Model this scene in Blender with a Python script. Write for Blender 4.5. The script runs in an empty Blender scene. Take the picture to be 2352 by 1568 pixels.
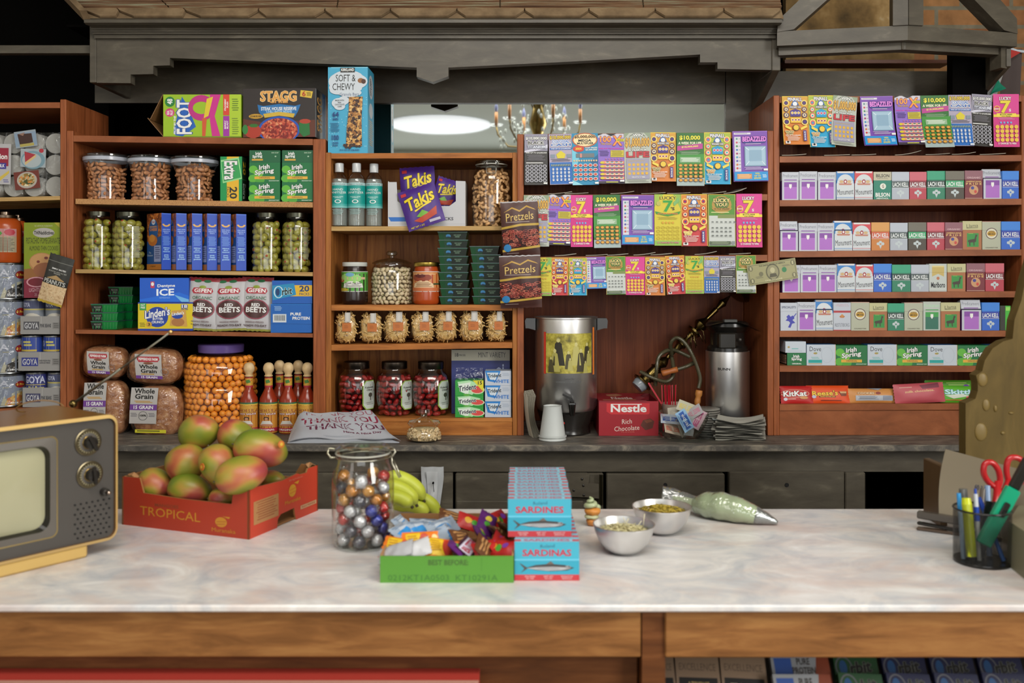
import bpy, bmesh, math, random
from math import sin, cos, pi, radians as R, atan2, sqrt, hypot
from mathutils import Vector, Matrix, Euler
SC = bpy.context.scene
COL = SC.collection
# ---- the camera: a level view down the shop, horizon at row 635 of the 2352 x 1568 frame ----
FPX, CX, HZ, EYE = 2150.0, 1176.0, 635.0, 1.40
cam_d = bpy.data.cameras.new('camera'); cam = bpy.data.objects.new('camera', cam_d); COL.objects.link(cam)
cam.location = (0, 0, EYE); cam.rotation_euler = (R(90), 0, 0)
cam_d.sensor_width = 36; cam_d.lens = 36*FPX/2352; cam_d.shift_y = (HZ-784)/2352
cam_d.clip_start = .05; cam_d.clip_end = 60
cam_d.dof.use_dof = True; cam_d.dof.focus_distance = 2.95; cam_d.dof.aperture_fstop = 4.2
SC.camera = cam
# ---- world, lights, exposure ----
w = bpy.data.worlds.new('world'); SC.world = w; w.use_nodes = True
w.node_tree.nodes['Background'].inputs[0].default_value = (.75, .82, 1, 1)
w.node_tree.nodes['Background'].inputs[1].default_value = .12
def area(name, loc, tgt, sx, sy, power, col):
    d = bpy.data.lights.new(name, 'AREA'); d.shape = 'RECTANGLE'; d.size = sx; d.size_y = sy
    d.energy = power; d.color = col
    o = bpy.data.objects.new(name, d); COL.objects.link(o); o.location = loc
    o.rotation_euler = (Vector(tgt)-Vector(loc)).to_track_quat('-Z', 'Y').to_euler()
    return o
area('window_daylight', (2.73, -.3, 2.1), (-3, .2, 1.9), 2.6, 1.7, 270, (1, .98, .94))
area('side_daylight', (-2.95, -1.2, 2.0), (3, -.6, 1.8), 2.2, 1.6, 34, (1, .96, .92))  # fill panel added on the left to give the steel something to reflect
area('rear_fill', (-.2, -6.8, 1.42), (-.2, 2.9, 1.35), 5.4, 2.3, 150, (.96, .98, 1))  # added fill far behind the camera, also mirrored in the steel
area('ceiling_lamp', (.1, .4, 3.1), (.1, 1.9, .9), 2.0, 1.0, 95, (1, .96, .9))
vs = SC.view_settings
SC.display_settings.display_device = 'sRGB'
vs.view_transform = 'Standard'; vs.look = 'None'; vs.gamma = 1; vs.use_curve_mapping = False; vs.exposure = -0.35
cy = SC.cycles
cy.max_bounces = 7; cy.diffuse_bounces = 3; cy.glossy_bounces = 4; cy.transmission_bounces = 6; cy.transparent_max_bounces = 24
cy.caustics_reflective = False; cy.caustics_refractive = False; cy.sample_clamp_indirect = 4; cy.use_denoising = True
def PX(px, Y): return (px-CX)*Y/FPX
def PZ(py, Y): return EYE+(HZ-py)*Y/FPX
YS = 2.925                      # the plane of the shelf fronts
RND = random.Random(7)
# ================= materials =================
MC = {}
def lin(h):
    h = h.lstrip('#'); o = []
    for i in (0, 2, 4):
        c = int(h[i:i+2], 16)/255
        o.append(c/12.92 if c <= .04045 else ((c+.055)/1.055)**2.4)
    return (*o, 1)
def new_mat(name):
    m = bpy.data.materials.new(name); m.use_nodes = True
    nt = m.node_tree; return m, nt, nt.nodes['Principled BSDF'], nt.nodes['Material Output']
def nd(nt, t, **kw):
    n = nt.nodes.new(t)
    for k, v in kw.items(): setattr(n, k, v)
    return n
def texco(nt, scale=(1, 1, 1), kind='Object'):
    tc = nd(nt, 'ShaderNodeTexCoord'); mp = nd(nt, 'ShaderNodeMapping'); mp.inputs['Scale'].default_value = scale
    nt.links.new(tc.outputs[kind], mp.inputs[0]); return mp.outputs[0]
def ramp(nt, src, stops):
    r = nd(nt, 'ShaderNodeValToRGB'); e = r.color_ramp.elements
    while len(e) < len(stops): e.new(.5)
    for i, (p, c) in enumerate(stops): e[i].position = p; e[i].color = lin(c) if isinstance(c, str) else c
    nt.links.new(src, r.inputs[0]); return r.outputs[0]
def noise(nt, co, sc, det=3, rough=.5, dist=0):
    n = nd(nt, 'ShaderNodeTexNoise'); n.inputs['Scale'].default_value = sc; n.inputs['Detail'].default_value = det
    n.inputs['Roughness'].default_value = rough; n.inputs['Distortion'].default_value = dist
    nt.links.new(co, n.inputs['Vector']); return n.outputs[0]
def bump(nt, b, h, s, d=.002):
    n = nd(nt, 'ShaderNodeBump'); n.inputs['Strength'].default_value = s; n.inputs['Distance'].default_value = d
    nt.links.new(h, n.inputs['Height']); nt.links.new(n.outputs[0], b.inputs['Normal'])
def wood(name, c1, c2, c3, scale, rough=.45, bs=.15):
    m, nt, b, o = new_mat(name); co = texco(nt, scale)
    n = noise(nt, co, 6, 6, .6, .6)
    nt.links.new(ramp(nt, n, [(.3, c1), (.5, c2), (.72, c3)]), b.inputs['Base Color'])
    b.inputs['Roughness'].default_value = rough; b.inputs['Specular IOR Level'].default_value = .25; bump(nt, b, n, bs, .001); return m
def speck(name, cols, sc, rough=.6, bs=.3, kind='noise'):
    m, nt, b, o = new_mat(name); co = texco(nt)
    if kind == 'vor':
        v = nd(nt, 'ShaderNodeTexVoronoi'); v.inputs['Scale'].default_value = sc; nt.links.new(co, v.inputs['Vector'])
        s = nd(nt, 'ShaderNodeSeparateColor'); nt.links.new(v.outputs['Color'], s.inputs[0]); n = s.outputs[0]; hh = v.outputs['Distance']
    else: n = noise(nt, co, sc, 4, .6); hh = n
    k = len(cols)
    st = [((i+.5)/k*(.6 if kind == 'noise' else 1)+(.2 if kind == 'noise' else 0), c) for i, c in enumerate(cols)]
    r = ramp(nt, n, st)
    if kind == 'vor': nt.nodes[-1].color_ramp.interpolation = 'CONSTANT'
    nt.links.new(r, b.inputs['Base Color']); b.inputs['Roughness'].default_value = rough
    if bs: bump(nt, b, hh, bs, .002)
    return m
def thin(name, tint, fac, rough, bumpy=0, milk=None, mf=0):
    """clear glass or film: a sharp or wrinkled reflection over a see-through body"""
    m, nt, b, o = new_mat(name); nt.nodes.remove(b)
    t = nd(nt, 'ShaderNodeBsdfTransparent'); t.inputs[0].default_value = tint
    if milk:
        df = nd(nt, 'ShaderNodeBsdfDiffuse'); df.inputs[0].default_value = milk; m0 = nd(nt, 'ShaderNodeMixShader'); m0.inputs[0].default_value = mf
        nt.links.new(t.outputs[0], m0.inputs[1]); nt.links.new(df.outputs[0], m0.inputs[2]); t = m0
    g = nd(nt, 'ShaderNodeBsdfGlossy'); g.inputs['Roughness'].default_value = rough
    lw = nd(nt, 'ShaderNodeLayerWeight'); lw.inputs[0].default_value = .5
    pw = nd(nt, 'ShaderNodeMath', operation='POWER'); pw.inputs[1].default_value = 3; nt.links.new(lw.outputs['Facing'], pw.inputs[0])
    ma = nd(nt, 'ShaderNodeMath', operation='MULTIPLY_ADD'); ma.inputs[1].default_value = .75; ma.inputs[2].default_value = .02+fac*.25; nt.links.new(pw.outputs[0], ma.inputs[0])
    mx = nd(nt, 'ShaderNodeMixShader'); nt.links.new(ma.outputs[0], mx.inputs[0])
    nt.links.new(t.outputs[0], mx.inputs[1]); nt.links.new(g.outputs[0], mx.inputs[2]); nt.links.new(mx.outputs[0], o.inputs[0])
    if bumpy:
        n = nd(nt, 'ShaderNodeBump'); n.inputs['Strength'].default_value = .9; n.inputs['Distance'].default_value = .01
        nt.links.new(noise(nt, texco(nt), bumpy, 2, .5, .8), n.inputs['Height'])
        nt.links.new(n.outputs[0], g.inputs['Normal']); nt.links.new(n.outputs[0], lw.inputs['Normal'])
    return m
def flat(key):
    """'#rrggbb' card, '/g' glossy plastic, '/m' metal, '/x' foil, '/f' matt"""
    h, _, k = key.partition('/'); m, nt, b, o = new_mat({'': 'print', 'g': 'plastic', 'm': 'metal', 'x': 'foil', 'f': 'matt'}[k]+'_'+h[1:])
    b.inputs['Base Color'].default_value = lin(h)
    b.inputs['Roughness'].default_value = {'': .48, 'g': .22, 'm': .28, 'x': .3, 'f': .8}[k]
    if k == 'm': b.inputs['Metallic'].default_value = 1
    if k == 'x':
        b.inputs['Metallic'].default_value = .35
        bump(nt, b, noise(nt, texco(nt), 60, 2, .5, .5), .5, .004)
    return m
def special(k):
    if k == 'glass': return thin(k, (.985, .99, .985, 1), .2, .03)
    if k == 'glassgreen': return thin(k, (.90, .94, .915, 1), .3, .04)
    if k == 'film': return thin(k, (.98, .98, .975, 1), .28, .14, 45)
    if k == 'sleeve': return thin(k, (.95, .96, .95, 1), .4, .1, 40, (.75, .78, .76, 1), .10)
    if k == 'shrink': return thin(k, (.95, .95, .95, 1), .12, .15, 30)
    if k == 'red_laminate': return wood(k, '#7a4426', '#8d512f', '#9f5f3b', (1.5, 14, 2.5), .38, .06)
    if k == 'red_laminate_up': return wood(k, '#764022', '#8f4f2c', '#a46039', (14, 14, .9), .38, .06)
    if k == 'pine': return wood(k, '#8a5226', '#a8672f', '#bf7f42', (1.0, 8, 8), .5, .1)
    if k == 'pine_up': return wood(k, '#6e3c18', '#9a5f2c', '#b07438', (12, 12, .7), .5, .1)
    if k == 'back_red': return wood(k, '#56260f', '#6b3318', '#7f4322', (16, 4, .5), .5, .05)
    if k == 'ply': return wood(k, '#8d6d40', '#b3905a', '#cdb07c', (1, 6, 90), .6, .1)
    if k == 'particle': return speck(k, ['#7b5433', '#a97a4c', '#c1925f', '#8a6039'], 420, .8, .3)
    if k == 'beam_wood': return wood(k, '#68421f', '#85582e', '#9c6e3e', (1.2, 9, 9), .6, .2)
    if k == 'door_wood': return wood(k, '#4e2a10', '#5f3617', '#764825', (1.2, 9, 9), .6, .2)
    if k == 'tan_board': return wood(k, '#4a3b17', '#57461e', '#66542a', (3, 3, 1), .6, .1)  # browns lowered so the colour carries the shade at the counter end
    if k == 'bottle_wood': return speck(k, ['#c9a877', '#d8ba8b', '#e2c89c'], 40, .5, .05)
    if k == 'black_paint':
        m, nt, b, o = new_mat(k); co = texco(nt, (1, 3, 3))
        n = noise(nt, co, 9, 6, .6, .4)
        nt.links.new(ramp(nt, n, [(.3, '#453f36'), (.6, '#544e43'), (.76, '#6c6557')]), b.inputs['Base Color'])
        b.inputs['Roughness'].default_value = .4; b.inputs['Specular IOR Level'].default_value = .35; bump(nt, b, n, .25, .003); return m
    if k == 'worn_top':
        m, nt, b, o = new_mat(k); n = noise(nt, texco(nt, (1, 6, 1)), 12, 7, .7, .6)
        nt.links.new(ramp(nt, n, [(.36, '#403d39'), (.5, '#5a554f'), (.64, '#8a8172')]), b.inputs['Base Color'])
        b.inputs['Roughness'].default_value = .5; bump(nt, b, n, .3, .003); return m
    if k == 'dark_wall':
        m = flat('#060504/f'); m.node_tree.nodes['Principled BSDF'].inputs['Specular IOR Level'].default_value = .05; return m  # near-black colour standing in for shade where little light reaches
    if k == 'marble':
        m, nt, b, o = new_mat(k); co = texco(nt, (1, 1.6, 1))
        a = ramp(nt, noise(nt, co, 6.5, 8, .66, 1.8), [(.3, '#b4b7bd'), (.44, '#cacacc'), (.54, '#dad6d3'), (.68, '#e8e6e4')])
        c = ramp(nt, noise(nt, co, 2.3, 5, .6, 2.5), [(.45, (0, 0, 0, 1)), (.66, (.55, .55, .55, 1))])
        mx = nd(nt, 'ShaderNodeMix', data_type='RGBA'); nt.links.new(c, mx.inputs[0]); nt.links.new(a, mx.inputs[6]); mx.inputs[7].default_value = lin('#cdb2a6')
        nt.links.new(mx.outputs[2], b.inputs['Base Color']); b.inputs['Roughness'].default_value = .3
        b.inputs['Specular IOR Level'].default_value = .45; return m
    if k == 'shingle': return speck(k, ['#5c4a33', '#776146', '#8a7456'], 14, .8, .4)
    if k == 'lath':
        m, nt, b, o = new_mat(k); co = texco(nt, (.7, 1, 30))
        nt.links.new(ramp(nt, noise(nt, co, 6, 5, .65, .3), [(.3, '#4a3222'), (.45, '#6e5038'), (.53, '#826246'), (.6, '#8f8a70'), (.72, '#b0ad92')]), b.inputs['Base Color'])
        b.inputs['Roughness'].default_value = .8; bump(nt, b, noise(nt, co, 14), .5, .004); return m
    if k == 'brick':
        m, nt, b, o = new_mat(k); co = texco(nt, (1, 1, 1))
        sw = nd(nt, 'ShaderNodeSeparateXYZ'); cb = nd(nt, 'ShaderNodeCombineXYZ'); nt.links.new(co, sw.inputs[0])
        nt.links.new(sw.outputs[0], cb.inputs[0]); nt.links.new(sw.outputs[2], cb.inputs[1])
        t = nd(nt, 'ShaderNodeTexBrick'); nt.links.new(cb.outputs[0], t.inputs['Vector']); t.inputs['Scale'].default_value = 1
        t.inputs['Brick Width'].default_value = .2; t.inputs['Row Height'].default_value = .075; t.inputs['Mortar Size'].default_value = .008
        t.inputs['Color1'].default_value = lin('#b98654'); t.inputs['Color2'].default_value = lin('#a06a44'); t.inputs['Mortar'].default_value = lin('#8c8470')
        mx = nd(nt, 'ShaderNodeMix', data_type='RGBA', blend_type='MULTIPLY'); mx.inputs[0].default_value = .6
        nt.links.new(t.outputs[0], mx.inputs[6]); nt.links.new(ramp(nt, noise(nt, co, 18, 4), [(.3, '#8a8a80'), (.7, '#ffffff')]), mx.inputs[7])
        nt.links.new(mx.outputs[2], b.inputs['Base Color']); b.inputs['Roughness'].default_value = .9; return m
    if k == 'mirror':
        m, nt, b, o = new_mat(k); b.inputs['Base Color'].default_value = (.78, .80, .77, 1); b.inputs['Metallic'].default_value = 1; b.inputs['Roughness'].default_value = .02; return m
    if k == 'steel':
        m, nt, b, o = new_mat(k); b.inputs['Metallic'].default_value = 1; b.inputs['Base Color'].default_value = (.76, .75, .74, 1)
        b.inputs['Roughness'].default_value = .33; return m
    if k == 'mango':
        m, nt, b, o = new_mat(k); oi = nd(nt, 'ShaderNodeObjectInfo'); tc = nd(nt, 'ShaderNodeTexCoord')
        ad = nd(nt, 'ShaderNodeVectorMath', operation='ADD'); cb = nd(nt, 'ShaderNodeCombineXYZ'); mu = nd(nt, 'ShaderNodeMath', operation='MULTIPLY'); mu.inputs[1].default_value = 9
        nt.links.new(oi.outputs['Random'], mu.inputs[0]); nt.links.new(mu.outputs[0], cb.inputs[0]); nt.links.new(tc.outputs['Object'], ad.inputs[0]); nt.links.new(cb.outputs[0], ad.inputs[1])
        n = noise(nt, ad.outputs[0], .75, 2, .35, .2)
        nt.links.new(ramp(nt, n, [(.32, '#68781f'), (.46, '#85842a'), (.55, '#a08236'), (.62, '#aa683c'), (.70, '#a04638'), (.82, '#8d3340')]), b.inputs['Base Color'])
        b.inputs['Roughness'].default_value = .42; b.inputs['Subsurface Weight'].default_value = .05; return m
    if k == 'banana': return speck(k, ['#a9b22f', '#b9c03e', '#9fb035'], 9, .45, 0)
    if k == 'screen':
        m, nt, b, o = new_mat(k); b.inputs['Base Color'].default_value = lin('#a3a082'); b.inputs['Roughness'].default_value = .18
        b.inputs['Coat Weight'].default_value = .6; return m
    if k == 'bread': return speck(k, ['#7a4a30', '#96603f', '#ab7550', '#bd8a62', '#d8b07c'], 55, .45, .3)
    if k == 'chili': return speck(k, ['#7a1d18', '#a8382a', '#c25a3d', '#d58a62'], 160, .5, 0, 'vor')
    if k == 'pretzelprint': return speck(k, ['#3a120e', '#7a2a20', '#a8433a', '#bd6450', '#5a1b15'], 170, .4, 0, 'vor')
    if k == 'granolaprint': return speck(k, ['#3a2018', '#a8743c', '#c79652', '#8a5a2c', '#dab577'], 190, .5, 0, 'vor')
    if k == 'macprint': return speck(k, ['#8a4a22', '#b5652b', '#6a3418', '#c97a35'], 150, .5, 0, 'vor')
    if k == 'beanprint': return speck(k, ['#b3813c', '#d3a85c', '#c4733c', '#e0bf7c'], 120, .5, 0, 'vor')
    if k == 'blackbeanprint': return speck(k, ['#14110f', '#2b2622', '#3a3532', '#8f8880'], 130, .5, 0, 'vor')
    if k == 'pinkprint': return speck(k, ['#b84a4a', '#d58a74', '#e0b09a', '#a83a3f'], 120, .5, 0, 'vor')
    if k == 'riceprint': return speck(k, ['#b0a27a', '#8a6a2c', '#c9803c', '#3f4a24', '#d9cfa8'], 150, .5, 0, 'vor')
    if k == 'nutprint': return speck(k, ['#9a7a54', '#c4a47c', '#d8bf98', '#7c5c3c'], 110, .5, 0)
    if k == 'microprint': return speck(k, ['#d9d5e2', '#9a96a4', '#c8c4d2', '#77727f'], 260, .5, 0, 'vor')
    if k == 'photo': return speck(k, ['#2c2710', '#7d7426', '#a99d3a', '#c4b955', '#8f8530'], 36, .4, 0)
    if k == 'pasta': return speck(k, ['#a87c40', '#cfa562', '#e0bc7c', '#d0ab68', '#ecd29c'], 60, .45, .8)
    if k == 'oats': return speck(k, ['#7c5c38', '#c9a877', '#e6d2a8', '#a8845a'], 230, .6, .6)
    if k == 'zest': return speck(k, ['#6e6a1c', '#b0902c', '#d0b04a', '#8a7c22'], 320, .6, .8)
    if k == 'tv_face':
        m, nt, b, o = new_mat(k); b.inputs['Base Color'].default_value = lin('#4b4743'); b.inputs['Metallic'].default_value = .3; b.inputs['Roughness'].default_value = .45; return m
    if k == 'brass': return flat('#7d6a3c/m')
    if k == 'jam': return flat('#a8451a/g')
    if k == 'brine': return thin(k, (.97, .94, .74, 1), .02, .05)
    if k == 'redbrine': return thin(k, (.92, .66, .62, 1), .02, .05)
    if k == 'gel': return thin(k, (.93, .97, .96, 1), .03, .05, 0, (.55, .62, .6, 1), .3)
    if k == 'mesh_wire':
        m, nt, b, o = new_mat(k); nt.nodes.remove(b); t = nd(nt, 'ShaderNodeBsdfTransparent'); g = nd(nt, 'ShaderNodeBsdfPrincipled')
        g.inputs['Base Color'].default_value = (.02, .02, .02, 1); g.inputs['Metallic'].default_value = .6; g.inputs['Roughness'].default_value = .4
        mx = nd(nt, 'ShaderNodeMixShader'); uv = nd(nt, 'ShaderNodeTexCoord'); s = nd(nt, 'ShaderNodeSeparateXYZ')
        at = nd(nt, 'ShaderNodeMath', operation='ARCTAN2'); nt.links.new(uv.outputs['Object'], s.inputs[0]); nt.links.new(s.outputs[1], at.inputs[0]); nt.links.new(s.outputs[0], at.inputs[1])
        res = []
        for sg in (1, -1):
            a = nd(nt, 'ShaderNodeMath', operation='MULTIPLY'); a.inputs[1].default_value = 24*sg; nt.links.new(at.outputs[0], a.inputs[0])
            z = nd(nt, 'ShaderNodeMath', operation='MULTIPLY_ADD'); z.inputs[1].default_value = 520; nt.links.new(s.outputs[2], z.inputs[0]); nt.links.new(a.outputs[0], z.inputs[2])
            f = nd(nt, 'ShaderNodeMath', operation='FRACT'); nt.links.new(z.outputs[0], f.inputs[0])
            l = nd(nt, 'ShaderNodeMath', operation='LESS_THAN'); l.inputs[1].default_value = .3; nt.links.new(f.outputs[0], l.inputs[0]); res.append(l)
        mm = nd(nt, 'ShaderNodeMath', operation='MAXIMUM'); nt.links.new(res[0].outputs[0], mm.inputs[0]); nt.links.new(res[1].outputs[0], mm.inputs[1])
        nt.links.new(mm.outputs[0], mx.inputs[0]); nt.links.new(t.outputs[0], mx.inputs[1]); nt.links.new(g.outputs[0], mx.inputs[2]); nt.links.new(mx.outputs[0], o.inputs[0]); return m
    if k.startswith('emit:'):
        _, c, s = k.split(':'); m, nt, b, o = new_mat('lamp'); b.inputs['Emission Color'].default_value = lin(c); b.inputs['Emission Strength'].default_value = float(s); return m
    raise KeyError(k)
def M(k):
    if k not in MC: MC[k] = flat(k) if k.startswith('#') else special(k)
    return MC[k]
# ================= lettering and printed art =================
TX = {}
def text2d(s, bold):
    k = (s, bold)
    if k not in TX:
        cu = bpy.data.curves.new('t', 'FONT'); cu.body = s; cu.resolution_u = 2 if len(s) < 12 else 1; cu.offset = .028 if bold else 0; cu.align_x = 'CENTER'
        if cu.resolution_u == 1: cu.resolution_u = 2
        o = bpy.data.objects.new('t', cu); me = o.to_mesh()
        vs_ = [(v.co.x, v.co.y) for v in me.vertices]; fs = [tuple(p.vertices) for p in me.polygons]
        o.to_mesh_clear(); bpy.data.objects.remove(o); bpy.data.curves.remove(cu)
        x0 = min(v[0] for v in vs_); x1 = max(v[0] for v in vs_); y0 = min(v[1] for v in vs_); y1 = max(v[1] for v in vs_)
        TX[k] = ([((x-x0)/(x1-x0), 1-(y-y0)/(y1-y0)) for x, y in vs_], fs)
    return TX[k]
class Art:
    """flat print in a frame 0..1 across and 0..1 down; later marks lie over earlier ones"""
    def __init__(s, bg=None):
        s.it = []
        if bg: s.r(0, 0, 1, 1, bg)
    def add(s, v, f, c): s.it.append((v, f, c)); return s
    def p(s, pts, c): return s.add(list(pts), [tuple(range(len(pts)))], c)
    def r(s, x0, y0, x1, y1, c): return s.p([(x0, y0), (x0, y1), (x1, y1), (x1, y0)], c)
    def e(s, cx, cy, rx, ry, c, n=16): return s.p([(cx+rx*cos(-2*pi*i/n), cy+ry*sin(-2*pi*i/n)) for i in range(n)], c)
    def ring(s, cx, cy, rx, ry, t, c, n=18, asp=1):
        v = []; f = []
        for i in range(n):
            a = -2*pi*i/n; v += [(cx+rx*cos(a), cy+ry*sin(a)), (cx+(rx-t)*cos(a), cy+(ry-t*asp)*sin(a))]
            j = (i+1) % n; f.append((2*i, 2*j, 2*j+1, 2*i+1))
        return s.add(v, f, c)
    def line(s, x0, y0, x1, y1, t, c):
        d = hypot(x1-x0, y1-y0); nx, ny = -(y1-y0)/d*t/2, (x1-x0)/d*t/2
        return s.p([(x0+nx, y0+ny), (x0-nx, y0-ny), (x1-nx, y1-ny), (x1+nx, y1+ny)], c)
    def t(s, txt, x0, y0, x1, y1, c, bold=True, slant=0, rot=0, edge=None, ew=.012):
        v, f = text2d(txt, bold)
        if edge:
            for dx, dy in ((-ew, 0), (ew, 0), (0, -ew), (0, ew)): s.t(txt, x0+dx, y0+dy, x1+dx, y1+dy, edge, bold, slant, rot)
        if rot in (90, -90):
            q = [(x0+(b if rot == 90 else 1-b)*(x1-x0), y0+((1-a) if rot == 90 else a)*(y1-y0)) for a, b in v]
        else:
            q = [(x0+a*(x1-x0), y0+b*(y1-y0)+slant*(.5-a)) for a, b in v]
        return s.add(q, f, c)
    def lines(s, x0, y0, x1, y1, n, c, fill=.45, seed=1):
        rr = random.Random(seed); h = (y1-y0)/n
        for i in range(n):
            a = rr.uniform(0, .12)*(x1-x0); b_ = rr.uniform(0, .2)*(x1-x0)
            s.r(x0+a, y0+h*i, x1-b_, y0+h*(i+fill), c)
        return s
    def sub(s, o, x0, y0, x1, y1):
        for v, f, c in o.it: s.add([(x0+a*(x1-x0), y0+b*(y1-y0)) for a, b in v], f, c)
        return s
EPS = 5e-5
# ================= mesh builder =================
class B:
    def __init__(s): s.v = []; s.f = []; s.m = []; s.sm = []; s.k = []
    def mi(s, m):
        if m not in s.k: s.k.append(m)
        return s.k.index(m)
    def add(s, vs_, fs, m, smooth=False):
        o = len(s.v); s.v += [tuple(v) for v in vs_]; i = s.mi(m)
        for f in fs: s.f.append(tuple(o+a for a in f)); s.m.append(i); s.sm.append(smooth)
        return s
    def box(s, x0, x1, y0, y1, z0, z1, m, b=0, X=None):
        if b <= 0:
            v = [(x, y, z) for x in (x0, x1) for y in (y0, y1) for z in (z0, z1)]
            f = [(0, 1, 3, 2), (4, 6, 7, 5), (0, 4, 5, 1), (2, 3, 7, 6), (0, 2, 6, 4), (1, 5, 7, 3)]
        else:
            v = []; f = []
            idx = {}
            for i, x in enumerate((x0, x1)):
                for j, y in enumerate((y0, y1)):
                    for k, z in enumerate((z0, z1)):
                        sx, sy, sz = (b, -b)[i], (b, -b)[j], (b, -b)[k]
                        idx[i, j, k] = len(v)
                        v += [(x, y+sy, z+sz), (x+sx, y, z+sz), (x+sx, y+sy, z)]
            g = lambda i, j, k, a: idx[i, j, k]+a
            for i in (0, 1):
                q = [g(i, 0, 0, 0), g(i, 0, 1, 0), g(i, 1, 1, 0), g(i, 1, 0, 0)]; f.append(q if i == 0 else q[::-1])
                q = [g(0, i, 0, 1), g(1, i, 0, 1), g(1, i, 1, 1), g(0, i, 1, 1)]; f.append(q if i == 0 else q[::-1])
                q = [g(0, 0, i, 2), g(0, 1, i, 2), g(1, 1, i, 2), g(1, 0, i, 2)]; f.append(q if i == 0 else q[::-1])
            for i in (0, 1):
                for j in (0, 1):
                    q = [g(i, j, 0, 0), g(i, j, 1, 0), g(i, j, 1, 1), g(i, j, 0, 1)]; f.append(q if (i+j) % 2 else q[::-1])
                    q = [g(i, 0, j, 0), g(i, 1, j, 0), g(i, 1, j, 2), g(i, 0, j, 2)]; f.append(q if (i+j) % 2 == 0 else q[::-1])
                    q = [g(0, i, j, 1), g(1, i, j, 1), g(1, i, j, 2), g(0, i, j, 2)]; f.append(q if (i+j) % 2 else q[::-1])
                    for k in (0, 1):
                        q = [g(i, j, k, 0), g(i, j, k, 1), g(i, j, k, 2)]; f.append(q if (i+j+k) % 2 else q[::-1])
        if X: v = [X(*p) for p in v]
        return s.add(v, f, m)
    def prism(s, pts, d0, d1, m, axis='y', X=None):
        """outline in two axes, run along the third"""
        n = len(pts)
        mk = {'y': lambda a, b, d: (a, d, b), 'z': lambda a, b, d: (a, b, d), 'x': lambda a, b, d: (d, a, b)}[axis]
        v = [mk(a, b, d0) for a, b in pts]+[mk(a, b, d1) for a, b in pts]
        f = [tuple(range(n)), tuple(range(2*n-1, n-1, -1))]+[(i, (i+1) % n, n+(i+1) % n, n+i)[::-1] for i in range(n)]
        if X: v = [X(*p) for p in v]
        return s.add(v, f, m)
    def lathe(s, prof, m, n=28, c=(0, 0, 0), sq=None, smooth=True, ax=None):
        v = []; f = []; pr = []; k = len(prof); skip = set()
        for q in range(k):
            pr.append(prof[q])
            if 0 < q < k-1 and smooth:
                a1 = atan2(prof[q][1]-prof[q-1][1], prof[q][0]-prof[q-1][0]); a2 = atan2(prof[q+1][1]-prof[q][1], prof[q+1][0]-prof[q][0])
                d = abs((a2-a1+pi) % (2*pi)-pi)
                if d > R(38): skip.add(len(pr)-1); pr.append(prof[q])
        k = len(pr)
        def ring(r, z):
            for i in range(n):
                a = 2*pi*i/n; cx, sy = cos(a), sin(a)
                if sq:
                    e = 2/sq; cx = math.copysign(abs(cx)**e, cx); sy = math.copysign(abs(sy)**e, sy)
                v.append((r*cx, r*sy, z))
        for r, z in pr: ring(r, z)
        for j in range(k-1):
            if j in skip: continue
            for i in range(n): f.append((j*n+i, j*n+(i+1) % n, (j+1)*n+(i+1) % n, (j+1)*n+i))
        if prof[0][0] > 1e-6: o = len(v); ring(*prof[0]); f.append(tuple(range(o+n-1, o-1, -1)))
        if prof[-1][0] > 1e-6: o = len(v); ring(*prof[-1]); f.append(tuple(range(o, o+n)))
        if ax: v = [ax @ Vector(p) for p in v]
        v = [(p[0]+c[0], p[1]+c[1], p[2]+c[2]) for p in v]
        return s.add(v, f, m, smooth)
    def shell(s, prof, m, n=28, **kw):
        """lathe without end caps"""
        i = len(s.f); s.lathe(prof, m, n, **kw)
        for f in range(len(s.f)-1, i-1, -1):
            if len(s.f[f]) > 4: del s.f[f], s.m[f], s.sm[f]
        return s
    def tube(s, pts, r, m, n=8, closed=False):
        pts = [Vector(p) for p in pts]; k = len(pts); v = []; f = []; up = None
        for i, p in enumerate(pts):
            a = pts[(i+1) % k] if (closed or i < k-1) else p; b_ = pts[i-1] if (closed or i > 0) else p
            t = (a-b_).normalized()
            if up is None: up = t.orthogonal().normalized()
            up = (up-t*up.dot(t)); up = up.normalized() if up.length > 1e-6 else t.orthogonal().normalized()
            w_ = t.cross(up); rr = r[i] if isinstance(r, (list, tuple)) else r
            for j in range(n): q = p+up*rr*cos(2*pi*j/n)+w_*rr*sin(2*pi*j/n); v.append(tuple(q))
        for i in range(k if closed else k-1):
            for j in range(n): a, b_ = i*n, ((i+1) % k)*n; f.append((a+j, a+(j+1) % n, b_+(j+1) % n, b_+j))
        if not closed: f += [tuple(range(n-1, -1, -1)), tuple((k-1)*n+j for j in range(n))]
        return s.add(v, f, m, True)
    def ball(s, c, r, m, nu=12, nv=8, X=None):
        rx, ry, rz = r if isinstance(r, (list, tuple)) else (r, r, r)
        v = [(0, 0, -rz)]; f = []
        for j in range(1, nv):
            a = -pi/2+pi*j/nv
            for i in range(nu): v.append((rx*cos(a)*cos(2*pi*i/nu), ry*cos(a)*sin(2*pi*i/nu), rz*sin(a)))
        v.append((0, 0, rz)); L = len(v)-1
        for i in range(nu): f.append((0, 1+(i+1) % nu, 1+i)); f.append((L, L-nu+i, L-nu+(i+1) % nu))
        for j in range(nv-2):
            for i in range(nu): a = 1+j*nu; f.append((a+i, a+(i+1) % nu, a+nu+(i+1) % nu, a+nu+i))
        if X: v = [tuple(X(Vector(p))) for p in v]
        v = [(p[0]+c[0], p[1]+c[1], p[2]+c[2]) for p in v]
        return s.add(v, f, m, True)
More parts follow.
